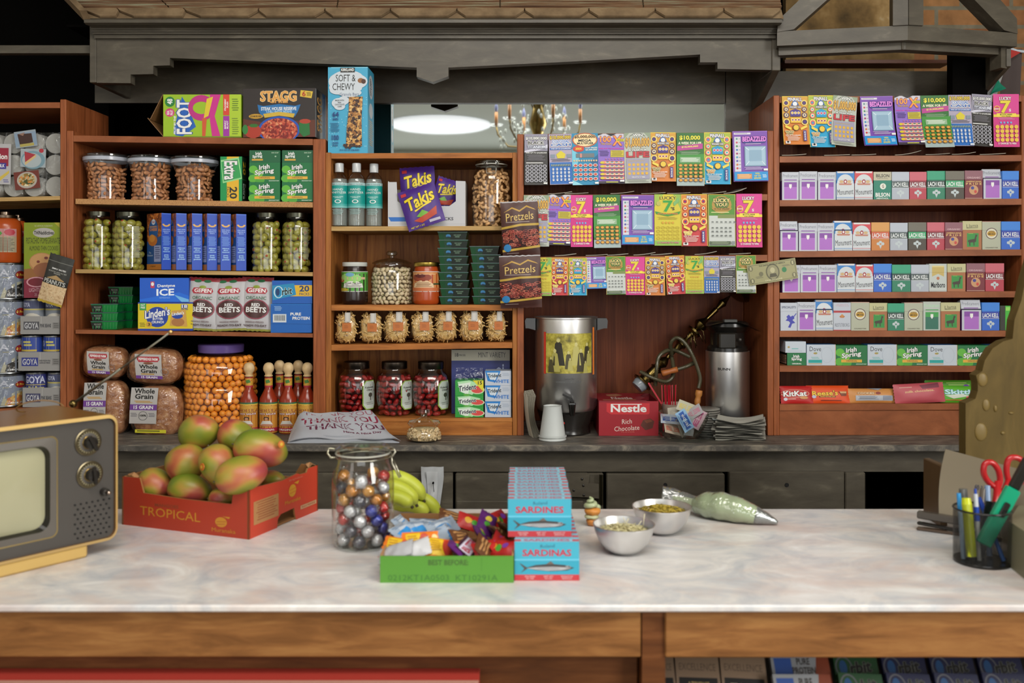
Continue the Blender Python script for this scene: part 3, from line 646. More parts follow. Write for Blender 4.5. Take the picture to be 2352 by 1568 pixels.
def t_pin(bg, bg2, rg, panel, low):
    a = Art(bg).p([(0, .55), (1, .5), (1, 1), (0, 1)], bg2); a.ring(.5, .5, .5, .5, .02, '#e2c23a', 4) if 0 else None
    a.r(0, 0, 1, .012, '#e8cc3c').r(0, 0, .02, 1, '#d8b838').r(.98, 0, 1, 1, '#d8b838')
    a.t('PINBALL', .22, .03, .78, .1, Wt, edge='#4a3a6a').p([(.34, .19), (.4, .12), (.5, .08), (.6, .12), (.66, .19)], '#2c5a9c').e(.5, .155, .09, .045, '#dfe3ea', 10).t('WIZARD XXI', .28, .205, .72, .245, Wt, edge='#4a3a4a')
    for i, (y, r) in enumerate(((.14, .1), (.27, .08), (.39, .09), (.53, .115))):
        for x in (.15, .85): a.e(x, y, r+.02, (r+.02)*.52, '#e8d070' if i % 3 == 0 else rg, 12).e(x, y, r*.8, r*.42, rg if i % 3 == 0 else '#e8d8a0', 12).e(x, y, r*.4, r*.2, panel, 10)
    a.p([(.3, .3), (.5, .26), (.7, .3), (.7, .42), (.3, .42)], panel); circles(a, .32, .31, .68, .38, 3, 1, .055, .028, '#c8346a' if panel == '#1c94c8' else '#d8b04a', '#e8dfd0')
    a.r(.3, .44, .7, .55, '#e2b83c'); circles(a, .32, .455, .68, .525, 3, 1, .05, .026, '#8a2a4a', '#efe6d8')
    a.line(.08, .62, .32, .68, .05, '#e6cc50').line(.92, .62, .68, .68, .05, '#e6cc50').e(.5, .65, .13, .066, '#5a3a1a', 14).e(.5, .65, .105, .054, '#e2c040', 14)
    a.t('WIN UP TO\n12 TIMES!', .07, .72, .4, .785, low, edge='#e8dca0').t('WIN UP TO $100,000!', .07, .8, .65, .825, Wt).lines(.1, .835, .65, .93, 4, '#d9c8c0')
    return a.r(.76, .71, .88, .93, '#3c3080').t('BONUS', .79, .73, .85, .91, Wt, rot=90).r(.05, .93, .24, .985, '#d9d2d0').e(.145, .95, .05, .02, K, 8)
def t_week():
    a = Art('#2b6a2c').r(0, .4, 1, .8, '#3f8f38').r(0, .85, 1, 1, '#9fb0b0'); a.t('$10,000', .1, .05, .86, .145, '#e8de3c', edge='#2a5a20').t('A WEEK FOR LIFE', .06, .17, .9, .22, '#f0ecd0')
    a.p([(.02, .25), (.95, .2), (.95, .3), (.02, .34)], '#b5408e').t('$10,000,000', .18, .245, .78, .28, '#e8e060', slant=.02).lines(.1, .355, .9, .42, 4, '#8fae8a')
    a.r(.12, .46, .86, .56, '#8fb08c').lines(.15, .475, .83, .55, 3, '#e0e6dc'); return circles(a, .05, .58, .95, .93, 5, 5, .082, .031, '#d8a03c', '#7a4a1c')
def t_bed():
    a = Art('#7748a8').r(0, 0, 1, .012, '#9a6ac8').r(.04, .03, .52, .065, '#d8d4de').lines(.06, .038, .5, .06, 1, '#8a8494').r(.05, .11, .23, .8, '#cfcfd8')
    for i, c in enumerate(('#5a8a8a', '#c0405a', '#2f8a4a', '#2a6ab4', '#a02a6a', '#3a9ac0', '#4a4aa8', '#d0703a', '#c83a30')): a.e(.12, .15+.073*i, .03, .02, c, 8).r(.17, .145+.073*i, .22, .155+.073*i, '#8a8a94')
    a.t('BEDAZZLED', .28, .11, .96, .21, '#e88ae0', edge='#4a1a7a').r(.3, .215, .93, .235, '#2a4a8a').lines(.35, .25, .9, .275, 1, '#d8cfe6')
    a.r(.33, .3, .95, .7, '#7d9ab4').r(.36, .32, .92, .68, '#9fbcd0').r(.46, .38, .82, .6, '#88a8c0')
    for q in ((.36, .32, .46, .38), (.92, .32, .82, .38), (.36, .68, .46, .6), (.92, .68, .82, .6)): a.line(*q, .012, '#dfeaf2')
    a.lines(.3, .715, .88, .78, 3, '#c4b4d8').r(.02, .81, .98, .985, '#1f8fd0').r(.1, .85, .52, .95, '#c98a50').lines(.1, .86, .52, .95, 4, '#e8c090', .5).t('WIN\nUP TO\n$50,000', .58, .83, .78, .96, '#e2d03a').lines(.82, .87, .95, .94, 3, '#cfe6f2')
    return a.r(.86, .75, .98, .79, Wt)
def t_pink7():
    a = Art('#c9267f').r(0, 0, 1, .35, '#d43a8e').t('LUCKY', .24, .05, .7, .12, Wt, edge='#8a1a5a').t('7', .27, .125, .68, .36, '#e2cc34', edge='#8a5a2a').t('S', .6, .28, .69, .33, Wt)
    a.e(.14, .28, .13, .062, '#e2b83c').e(.14, .28, .1, .048, '#c8345a').t('BONUS', .04, .265, .24, .295, Wt).r(0, .385, 1, .435, '#e2c83a').r(.12, .365, .88, .43, '#ead444').t('$177,000', .24, .372, .72, .405, K).t('TOP PRIZE!', .3, .41, .66, .43, K).lines(.15, .45, .85, .49, 2, '#d88ab4')
    for i in range(4): a.e(.28+.13*i, .54, .045, .022, '#6fa8d8', 5)
    return circles(a, .05, .58, .95, .91, 5, 4, .08, .038, '#e2b83c').t('21 CHANCES TO WIN!', .14, .92, .84, .955, Wt)
def t_green7():
    a = Art('#cfc032').p([(0, 0), (.35, 0), (0, .25)], '#9cb848').p([(1, 0), (.7, 0), (1, .3)], '#8fb24a').r(0, .9, 1, 1, '#8fb84a').t('LUCKY', .19, .04, .82, .105, K, edge='#e8d83c').t('7', .32, .12, .7, .35, '#2f9a3c', edge='#d8c830').t("'S", .62, .25, .76, .31, K)
    a.p([(.02, .33), (.5, .39), (.98, .33), (.94, .385), (.5, .43), (.06, .385)], '#3f8f35').t('$177,000 TOP PRIZE', .12, .365, .88, .4, '#d8643a').lines(.1, .44, .9, .5, 3, '#b0a030').e(.15, .18, .08, .045, '#b8b45a').line(.72, .2, .92, .1, .08, '#7ab06a')
    circles(a, .25, .52, .75, .59, 4, 1, .045, .022, '#cf9a2a')
    for i in range(5):
        for j in range(4): a.ring(.14+.18*i, .65+.07*j, .075, .024, .018, '#b89a20', 10, .4)
    return a.t('21 CHANCES TO WIN!', .1, .925, .9, .96, '#c8508a')
def t_you():
    a = Art('#4f8a28').r(0, 0, 1, .01, '#d8b040').r(0, 0, .02, 1, '#c8a850').r(.98, 0, 1, 1, '#c8a850').e(.5, .2, .36, .17, '#b08a3c').e(.5, .18, .26, .13, '#4c7a28').t('LUCKY', .2, .08, .8, .155, '#f0dc8a', edge=K).t('YOU!', .27, .165, .7, .235, '#f0dc8a', edge=K)
    a.p([(.12, .26), (.88, .26), (.8, .31), (.2, .31)], '#b08a3c').t('10 TOP PRIZES', .22, .268, .78, .295, K).lines(.1, .34, .9, .37, 1, '#e8e0a0').r(.03, .41, .97, .98, '#c3c8c4').r(.35, .39, .97, .46, '#7a8a4a')
    for i, y in enumerate((.52, .63, .7, .78)):
        for k in range(5 if i else 6): a.r(.12+.16*k, y, .2+.16*k, y+.022, '#6a6f6c').r(.1+.16*k, y+.03, .22+.16*k, y+.035, '#8f9491')
    return a.r(.04, .9, .8, .965, '#4a5a40').lines(.06, .905, .78, .96, 3, '#8f9a80').r(.84, .9, .95, .96, '#7f8a8a')
TK = {'BT': (t_black, 'silver and black ten million'), 'CC': (t_colossal, 'lilac and blue colossal cash'), 'MM': (t_mega, 'turquoise mega multiplier'), 'HX': (t_100, 'purple hundred times'),
      'LF': (t_life, 'pale million a year'), 'PO': (lambda: t_pin('#cf9a35', '#cf7a2e', '#4a2a5a', '#4a3480', '#2a1a10'), 'orange pinball'), 'PG': (lambda: t_pin('#a3b53c', '#1c9cc8', '#c85a6a', '#1c94c8', '#c05a2a'), 'lime and blue pinball'),
      'PR': (lambda: t_pin('#d2852e', '#c23238', '#c83a30', '#4a2a78', '#e8d03a'), 'red pinball'), 'WK': (t_week, 'green week for life'), 'BZ': (t_bed, 'purple jewelled'), 'PK': (t_pink7, 'hot pink lucky seven'), 'GR': (t_green7, 'lime lucky seven'), 'LY': (t_you, 'green lucky horseshoe')}
ARTS = {}
def ticket_art(k):
    if k not in ARTS: ARTS[k] = TK[k][0]()
    return ARTS[k]
def ticket(k, x0, yt, x1, yb, lean, label, group, Y, curl=.006, bow=0):
    a = ticket_art(k); w_, h_ = (x1-x0)*Y/FPX, (yb-yt)*Y/FPX
    ev = lambda u, v: -curl*v*v-bow*(2*u-1)**2*v
    def fn(u, v, h, n=6):
        i, k_ = min(int(u*n+1e-6), n-1), min(int(v*n+1e-6), n-1); p, q = u*n-i, v*n-k_
        y = (ev(i/n, k_/n)*(1-p)+ev((i+1)/n, k_/n)*p)*(1-q)+(ev(i/n, (k_+1)/n)*(1-p)+ev((i+1)/n, (k_+1)/n)*p)*q
        return ((u-.5)*w_, y-h*2, -v*h_)
    b = B(); b.grid(lambda u, v: fn(u, 1-v, -.0003), 6, 6, '#b9b7b0'); b.art(a, fn, 6, 6)
    o = b.obj('lottery_ticket', None, (PX((x0+x1)/2, Y), Y, PZ(yt, Y)), (0, R(lean), 0)); tag(o, label, 'lottery ticket', group)
def ticket_row(rows, where, group, Y):
    names = [TK[r_[0]][1].replace(' and ', ' ') for r_ in rows]
    for i, r_ in enumerate(rows):
        n = names[i]; k, x0, yt, x1, yb = r_[:5]; lean = r_[5] if len(r_) > 5 else 0; curl = r_[6] if len(r_) > 6 else .006
        lab = f'{n} lottery ticket in {where}'
        if names.count(n) > 1: lab = f'{n} ticket in {where} by the {names[i+1 if i+1 < len(names) else i-1]} one'
        lab = lab.replace('pale million a year', 'million a year').replace(' lottery', '') if len(lab.split()) > 16 else lab
        ticket(k, x0, yt, x1, yb, lean, lab, group, Y-(.0015 if i % 2 else .003), curl, .002 if len(r_) > 6 else 0)
ticket_row([('BT', 1204.5, 308, 1258, 425), ('CC', 1260, 308, 1314, 424, -1.5), ('MM', 1313, 306, 1373, 425, -1), ('HX', 1373, 307, 1434, 422), ('LF', 1433, 305, 1494, 421, -1), ('PO', 1493, 304, 1552, 417), ('WK', 1554, 305, 1617, 427), ('PG', 1617, 304, 1678, 423.5), ('BZ', 1682, 301, 1762, 417, -1)],
           'the top row of the coffee bay', 'lottery tickets hung in the top row', YS-.002)
ticket_row([('LF', 1203, 448, 1261, 566), ('HX', 1256, 447, 1313, 563, 1.6), ('PK', 1311, 448, 1361, 567), ('WK', 1362.5, 447, 1424, 569, -.8), ('BZ', 1427, 448, 1502, 562), ('GR', 1503, 446, 1564, 564), ('PR', 1564, 446, 1624, 565, -.4), ('LY', 1626, 446, 1689, 566), ('PK', 1691, 445, 1750, 568)],
           'the middle row', 'lottery tickets hung in the middle row', YS-.002)
ticket_row([('GR', 1224, 591, 1267, 679), ('PR', 1266, 592, 1305, 678), ('PG', 1306, 592, 1348, 678), ('BZ', 1345, 590, 1392, 663, -1.5), ('LY', 1391, 588.6, 1436, 676, -1), ('PK', 1437, 590, 1481, 677), ('PO', 1482, 591, 1527, 678), ('PR', 1527, 587, 1571, 675.5, -3), ('GR', 1574, 588, 1616, 674), ('CC', 1617, 588, 1652, 673), ('BT', 1653, 588, 1689, 671), ('LY', 1690, 586, 1736, 673)],
           'the lowest row', 'lottery tickets hung in the lowest row', YS-.002)
ticket_row([('PO', 1796, 221, 1855, 334, 0, .02), ('PG', 1856, 219, 1914, 340, 0, .02), ('LF', 1914, 221, 1970, 338, 6, .03), ('BZ', 1975, 221, 2050, 337, -1, .03), ('HX', 2054, 220, 2113, 335, -.6, .03), ('WK', 2114, 219, 2180, 341, -1, .03), ('CC', 2178, 218, 2230, 337, 0, .02), ('BT', 2232, 217, 2279, 338, 4, .02), ('PK', 2281, 216, 2340, 338)],
           'the row above the cigarette packs', 'lottery tickets above the cigarette packs', YS-.002)
# loose ticket slips lying flat on the shelf edges
def slip(cab, key, px, w_, a, lab, g, lift=0):
    x = PX(px, YS); b = B(); ww = w_/735
    zf3 = lambda u, v: .0016+lift*1.6*u*u+.003*v; b.grid(lambda u, v: ((u-.5)*ww, .013+v*.09, zf3(u, v)+.0014), 4, 2, '#c9c2b4'); b.grid(lambda u, v: ((u-.5)*ww, .013+v*.09, zf3(u, v)), 4, 2, '#b5ad9c', True, True); b.grid(lambda u, v: ((u-.5)*ww, .013, zf3(u, 0)+.0014*v), 4, 1, '#b5ad9c')
    o = b.obj('paper_slip', None, (x, YS-.012, cab.z(key, x)+.0006), (0, 0, R(a))); tag(o, lab, 'paper slip', g)
for i, px in enumerate((1285, 1325, 1430, 1500, 1560, 1640, 1690)): slip(D_, 'a', px, 55, (-6, 4, 3, -5, 6, -3, 8)[i], 'curled blank ticket slip lying flat on the shelf edge under the top ticket row', 'ticket slips on the middle shelf edge', (.004, .002, .005, .002, .002, .004, .011)[i])
for i, px in enumerate((1300, 1370, 1420, 1480, 1520, 1620, 1700)): slip(D_, 'b', px, 50, (5, -4, 6, -3, 4, -6, 2)[i], 'curled blank ticket slip lying flat on the shelf edge under the middle ticket row', 'ticket slips on the lower shelf edge', (.004, .002, .003, .005, .003, .006, .002)[i])
for i, px in enumerate((1825, 1922, 1985, 2085, 2155, 2215, 2280)): slip(E_, 'a', px, 58, (5, -5, 3, -6, 4, 6, -4)[i], 'curled blank ticket slip lying flat on the shelf above the cigarette packs', 'ticket slips above the cigarette packs', (.003, .001, .002, .008, .003, .005, .002)[i])
# ================= cigarette packs =================
PW, PH, PD = .0553, .086, .022
LIDF = .31
def st_pred(c1='#a868c0', c2='#8246a0', base='#bcc0ca'):
    a = Art(base).r(.12, .36, .88, .96, c1).r(.12, .36, .88, .53, c2).p([(.42, .43), (.58, .43), (.58, .53), (.5, .6), (.42, .53)], Wt).t('Predicament', .06, .07, .94, .19, '#6f7480' if base == '#bcc0ca' else '#a9d8b0', False); a.r(.13, .27, .87, .3, c2); return a, base
def st_mon(c):
    a = Art('#c3cad0').r(0, 0, 1, .42, c).r(.05, .0, .95, .06, '#d8d4d4').e(.5, .44, .47, .34, '#c9cfd4', 24).r(0, .44, 1, .93, '#c9cfd4').e(.5, .36, .1, .08, '#a02a3a').e(.5, .36, .05, .04, Wt).p([(.12, .42), (.88, .42), (.84, .48), (.16, .48)], '#b87a68').e(.28, .36, .12, .05, '#c9a878').e(.72, .36, .12, .05, '#c9a878')
    return a.t('Monument', .05, .62, .95, .82, '#33353c', False, .04).r(0, .91, 1, .925, c).r(0, .96, 1, 1, '#a9acb0'), '#c3cad0'
def st_lk(c, lid, band, tc='#dfe3e4', em='#b9c4c8'):
    a = Art(c).r(0, 0, 1, LIDF, lid).p([(.1, 0), (.5, .2), (.8, 0)], lid).r(0, .34, 1, .57, band).t('LACH KELL', .04, .38, .96, .54, tc).r(0, .57, 1, .58, tc)
    a.e(.5, .7, .09, .05, em, 6).e(.37, .76, .1, .06, em, 5).e(.63, .76, .1, .06, em, 5).p([(.38, .74), (.62, .74), (.5, .95)], em).e(.5, .77, .05, .03, c); return a, lid
def st_bil():
    a = Art('#0f7a64').r(0, 0, 1, LIDF, '#b9b49c').t('BILSON', .13, .08, .87, .2, '#3a3a34').t('MENTHOL', .2, .22, .8, .26, '#5a584c', False).e(.52, .52, .17, .11, '#dfe0d4').t('G', .46, .46, .58, .58, '#6a4a3a').t('BILSON', .1, .75, .9, .9, Wt).t('MENTHOL', .16, .93, .84, .98, Wt); return a, '#b9b49c'
def st_pride():
    a = Art('#742632').r(0, 0, 1, LIDF, '#8a5a66').t('ORGANIC', .12, .22, .88, .28, '#c9a8ac').t('AMERICANA', .06, .36, .94, .41, '#d8b46a').t('P R I D E', .06, .43, .94, .5, '#d8b46a').e(.5, .68, .26, .17, '#c29368', 20).e(.43, .61, .1, .06, '#3a3a8a', 8).e(.6, .74, .08, .06, '#c04038', 8).r(0, .965, 1, .98, '#c9a890'); return a, '#8a5a66'
def st_llama():
    a = Art('#a4673e').r(0, 0, 1, LIDF, '#bdb98c').t('Llama', .2, .1, .8, .22, '#4a4a38', False, .03).line(.2, .25, .8, .23, .02, '#6a6848').r(.22, .42, .84, .9, '#2f8a3c').lines(.3, .43, .6, .46, 1, '#8fbf4a')
    a.p([(.3, .66), (.62, .62), (.68, .46), (.78, .5), (.72, .56), (.7, .72), (.62, .74), (.62, .86), (.58, .86), (.56, .74), (.4, .75), (.4, .86), (.35, .86), (.33, .74), (.27, .72)], '#3a3026'); return a, '#bdb98c'
def st_smoke():
    a = Art('#adb09c').r(0, 0, 1, .015, '#c98a80').e(.5, .43, .32, .2, '#4a2e3c', 22).e(.5, .43, .28, .175, '#d8d2bc', 22).e(.5, .43, .24, .1, '#c79a2c').t('GOOD', .34, .34, .66, .39, K).t('SMOKES', .3, .41, .7, .48, K).t('CIGARETTES', .16, .91, .84, .95, '#5a5a4c'); return a, '#b5b3a2'
def st_marl():
    a = Art('#bdc4c0').p([(.16, .07), (.84, .07), (.84, .46), (.5, .36), (.16, .46)], '#c2ab62').r(.16, .07, .84, .12, '#d8c88a').e(.5, .52, .09, .06, '#b8704a', 8).t('Marlboro', .1, .66, .9, .86, '#22262a').r(0, .97, 1, .98, '#8a9090'); return a, '#bdc4c0'
def st_spec():
    a = Art('#b9bfca').t('SPECIALISTS', .07, .12, .92, .2, '#4a5068'); a.p([(.35, .5), (.5, .42), (.6, .5), (.75, .45), (.85, .55), (.72, .62), (.9, .72), (.7, .75), (.6, .9), (.45, .88), (.58, .72), (.5, .66), (.3, .64), (.42, .56)], '#3a3ca4').line(.8, .5, .95, .38, .04, '#3a3ca4'); return a, '#b9bfca'
def st_rest():
    a = Art('#b9bfca').t('QUALITY\nTOBACCO', .1, .05, .9, .14, '#c08a90', False).r(0, .29, 1, .36, '#b0343c').e(.5, .5, .17, .05, '#b8743c', 6).e(.5, .46, .08, .05, '#c88a4a', 6).t('RESTSTIBORG', .08, .74, .92, .86, '#6a6f7a', False).r(0, .97, 1, 1, '#b0343c'); return a, '#b9bfca'
ST = {'P': (st_pred(), 'purple panelled'), 'MB': (st_mon('#2c7ac0'), 'white and blue crested'), 'MR': (st_mon('#c8404c'), 'white and red crested'), 'BI': (st_bil(), 'teal green and beige'),
      'LW': (st_lk('#a9b0bc', '#b3bac6', '#3c4a4c'), 'silver white'), 'LR': (st_lk('#b03a4a', '#c4606e', '#7a2434'), 'rose red'), 'LG': (st_lk('#227a5c', '#2f9a76', '#1a3a34'), 'mid green'), 'LD': (st_lk('#453d33', '#6a665a', '#1f9a60'), 'dark brown with green band'),
      'LO': (st_lk('#c27832', '#d09650', '#c4502e'), 'orange'), 'LB': (st_lk('#2a62c4', '#3a80d8', '#2c3a9c'), 'bright blue'), 'AP': (st_pride(), 'maroon with tan disc'), 'LL': (st_llama(), 'tan with llama picture'),
      'GS': (st_smoke(), 'pale sage with round emblem'), 'ML': (st_marl(), 'white and gold chevron'), 'SP': (st_spec(), 'white with blue lion'), 'RS': (st_rest(), 'white with red band'), 'PG': (st_pred('#2a6a58', '#3a9a4a', '#b5bcb4'), 'green panelled')}
PROTO = {}
def clip_art(a, y0, y1):
    bm = bmesh.new(); keys = []; out = Art()
    for k, (v, f, c) in enumerate(a.it):
        if max(p[1] for p in v) <= y0+1e-6 or min(p[1] for p in v) >= y1-1e-6: continue
        bm = bmesh.new(); q = [bm.verts.new((x, y, 0)) for x, y in v]
        for g in f:
            try: bm.faces.new([q[i] for i in g])
            except ValueError: pass
        for yy, no in ((y0, -1), (y1, 1)): bmesh.ops.bisect_plane(bm, geom=bm.verts[:]+bm.edges[:]+bm.faces[:], plane_co=(0, yy, 0), plane_no=(0, no, 0), clear_outer=True, dist=1e-6)
        bm.verts.index_update()
        if bm.faces: out.add([(p.co.x, (p.co.y-y0)/(y1-y0)) for p in bm.verts], [tuple(p.index for p in g.verts) for g in bm.faces], c)
        bm.free()
    return out
def make_pack(k, open_=0):
    if (k, open_) in PROTO: return None
    (a, lid), d = ST[k]
    e = thing('cigarette_pack', 'x', 'cigarette pack'); zc = PH*(1-LIDF)
    b = B(); sc = {'P': '#6e3a8c', 'MB': '#2c7ac0', 'MR': '#c8404c'}.get(k, a.it[0][2]); b.box(-PW/2, PW/2, 0, PD, 0, zc, sc, .0006)
    b.face(clip_art(a, LIDF, 1), (-PW/2, 0, zc), (PW, 0, 0), (0, 0, -zc)); b.obj('pack_body', e)
    b = B(); g = .0004; b.box(-PW/2-g, PW/2+g, -g, PD+g, 0, PH-zc, lid, .0006)
    b.face(clip_art(a, 0, LIDF), (-PW/2-g, -g, PH-zc), (PW+2*g, 0, 0), (0, 0, -(PH-zc))); b.obj('flip_lid', e, (0, open_*.004, zc+.0003+open_*.003), (-open_*.25, 0, 0)); return e
NTH = ['first', 'second', 'third', 'fourth', 'fifth', 'sixth', 'seventh', 'eighth', 'ninth', 'tenth', 'eleventh', 'twelfth', 'thirteenth', 'fourteenth']
def pack_row(key, rows, where):
    for i, r_ in enumerate(rows):
        k, x0, x1, yt = r_[:4]; op = r_[4] if len(r_) > 4 else 0; Y = YS+.004+.002*((i*7) % 3)
        x = PX((x0+x1)/2, Y); z = E_.z(key, x); s_ = (x1-x0)*Y/FPX/PW*.985
        ht = (PZ(yt, Y)-z)/PH; ht = min(max(ht, .95), 1.08); lab = f'{ST[k][1]} cigarette pack, {NTH[i]} on {where}'
        kw = dict(loc=(x, Y, z+.0003), rot=(0, 0, 0), scale=(s_, 1, ht))
        e = make_pack(k, op); g = 'cigarette packs on '+where
        if e: PROTO[k, op] = e; e.location = kw['loc']; e.scale = kw['scale']; e['label'] = lab; e['group'] = g
        else: dup(PROTO[k, op], label=lab, group=g, **kw)
pack_row('b', [('P', 1796, 1835, 395.5), ('P', 1836, 1877, 394), ('P', 1878.5, 1920, 395.5), ('MB', 1921, 1962, 394), ('MR', 1963, 2005, 394), ('BI', 2006.6, 2048, 395), ('LW', 2048.5, 2088, 395), ('LR', 2089, 2128, 395), ('LG', 2129.5, 2172, 393), ('LD', 2172, 2214.6, 393), ('AP', 2216, 2257, 392), ('P', 2258.6, 2301, 390, 1), ('LB', 2302, 2340, 393)], 'the highest pack shelf from the tickets')
pack_row('c', [('P', 1792, 1833, 510, 1), ('P', 1834.5, 1877, 512.5), ('P', 1877.5, 1916, 512.5), ('MB', 1916.5, 1958, 509, 1), ('MR', 1958.5, 2000, 511.6), ('LO', 2001.5, 2043, 511), ('LW', 2044.5, 2084.5, 512), ('LD', 2086, 2127.5, 511), ('LR', 2129.4, 2170, 511), ('AP', 2170.6, 2211, 511), ('LL', 2211, 2255, 508), ('GS', 2256, 2299, 508.7), ('LB', 2300, 2343, 509)], 'the second pack shelf from the tickets')
pack_row('d', [('P', 1797, 1838, 609), ('P', 1838.5, 1880, 609), ('P', 1880.6, 1922.5, 608.5), ('MB', 1923, 1964.5, 606), ('MR', 1965, 2006, 608), ('LB', 2006.6, 2048, 606), ('LG', 2049, 2091.5, 608), ('LW', 2092.5, 2133.5, 608), ('ML', 2134, 2175, 606), ('LL', 2176, 2218, 606), ('AP', 2220, 2262, 605), ('LR', 2263, 2306, 605)], 'the third pack shelf from the tickets')
pack_row('e', [('SP', 1792.6, 1831, 695.6), ('P', 1831.5, 1873, 694), ('MB', 1873.7, 1914, 690, 1), ('RS', 1914.5, 1954, 695), ('GS', 1954.6, 1996.5, 694), ('LL', 1997, 2038.5, 696), ('LG', 2039, 2076.5, 697), ('GS', 2077, 2119.5, 695), ('PG', 2120.5, 2160.5, 693), ('LL', 2161, 2205, 695), ('P', 2209, 2254, 690, 1), ('LB', 2255, 2295.6, 695)], 'the lowest pack shelf from the tickets')
def carton(name, label, cat, px0, px1, pyt, zb, Y, dep, front, sd, group=None, rz=0, sidea=None, topa=None, bev=.0008, dx=0, left=None):
    """a printed box: base corner data taken at its front face"""
    w_ = (px1-px0)*Y/FPX; h_ = PZ(pyt, Y)-zb; b = B(); b.box(-w_/2, w_/2, 0, dep, 0, h_, sd, bev)
    if front: b.face(front, (-w_/2, 0, h_), (w_, 0, 0), (0, 0, -h_))
    if sidea: b.face(sidea, (w_/2, 0, h_), (0, dep, 0), (0, 0, -h_))
    if left: b.face(left, (-w_/2, dep, h_), (0, -dep, 0), (0, 0, -h_))
    if topa: b.face(topa, (-w_/2, dep, h_), (w_, 0, 0), (0, -dep, 0))
    o = b.obj(name, None, (PX((px0+px1)/2, Y), Y, zb), (0, 0, R(rz))); tag(o, label, cat, group); return o
xg = PX(2309, YS); carton('cigarette_pack', 'small bright green carton past the last blue pack', 'cigarette pack', 2297, 2321, 702, E_.z('e', xg)+.0003, YS+.01, .06, Art('#2a2c24').r(.5, 0, 1, 1, '#3fae35').r(.55, .05, .95, .2, '#8fd05a'), '#2a5a24')
# ---- soap boxes ----
def soap_green(big=True):
    a = Art('#0c6b38').e(.13, .35, .14, .2, '#5cae36', 14).e(.3, .55, .16, .2, '#6fba3e', 14).e(.12, .82, .15, .2, '#57a834', 14).e(.35, .9, .15, .18, '#4c9c34', 14)
    a.r(.17, .71, .83, .85, '#d9a638').t('ORIGINAL', .32, .745, .68, .81, '#5a4a20').t('Irish', .32, .1, .66, .34, Wt, True, .08, edge='#0a3a24').t('Spring', .18, .34, .8, .64, Wt, True, .14, edge='#0a3a24').t('DEODORANT SOAP', .64, .91, .97, .96, '#cfe0cf'); return a
def soap_white():
    a = Art('#bcc5d0').t('Dove', .1, .1, .5, .32, '#2c2c34', False).e(.3, .42, .07, .05, '#a98f4c', 8).e(.33, .4, .04, .03, '#8a9a5c', 6).r(.06, .73, .53, .88, '#1a9c98').r(.06, .9, .53, .95, '#b0a080').lines(.15, .6, .45, .7, 2, '#6fb0ae'); a.ring(.7, .5, .2, .38, .012, '#aab4c2', 20); return a.r(.985, 0, 1, 1, '#c9a878')
SG, SW = soap_green(), soap_white()
zf = lambda px: E_.z('f', PX(px, YS))+.0003
carton('soap_box', 'green soap box end under the short white one by the ticket unit', 'soap box', 1808, 1852, 810, zf(1830), YS+.01, .09, Art('#0c6b38').t('Irish', .32, .15, .64, .4, Wt, edge='#0a3a24').t('Spring', .22, .38, .76, .66, Wt, edge='#0a3a24').t('ORIGINAL', .25, .82, .75, .92, Wt), '#0c5a30', rz=0, left=Art('#0e1a12').r(.1, .2, .9, .9, '#c9a890').lines(.1, .25, .9, .85, 8, '#2a2a22', .5))
carton('soap_box', 'short white soap box end stacked on the green one', 'soap box', 1804, 1851, 784, PZ(810, YS+.01)+.0004, YS+.008, .09, Art('#bcc5d0').e(.16, .5, .06, .09, '#a98f4c', 8).lines(.3, .6, .7, .78, 1, '#6fb0ae').lines(.1, .82, .95, .95, 1, '#a9b4be'), '#aeb6c4')
soaps = [('W', 1852.7, 1919.5, 791), ('G', 1920, 1992, 793), ('W', 1992.8, 2060, 791), ('G', 2060.8, 2130.6, 793), ('W', 2131, 2198.8, 792), ('G', 2199.5, 2271.6, 793), ('W', 2272.3, 2340, 792)]
for i, (k, x0, x1, yt) in enumerate(soaps):
    carton('soap_box', ('white', 'green')[k == 'G']+f' soap box, {NTH[i]} full face along the soap shelf', 'soap box', x0, x1, yt, zf((x0+x1)/2), YS+.008, .055, SG if k == 'G' else SW, '#0c6b38' if k == 'G' else '#2a5f9a', 'soap boxes on the soap shelf', topa=None)
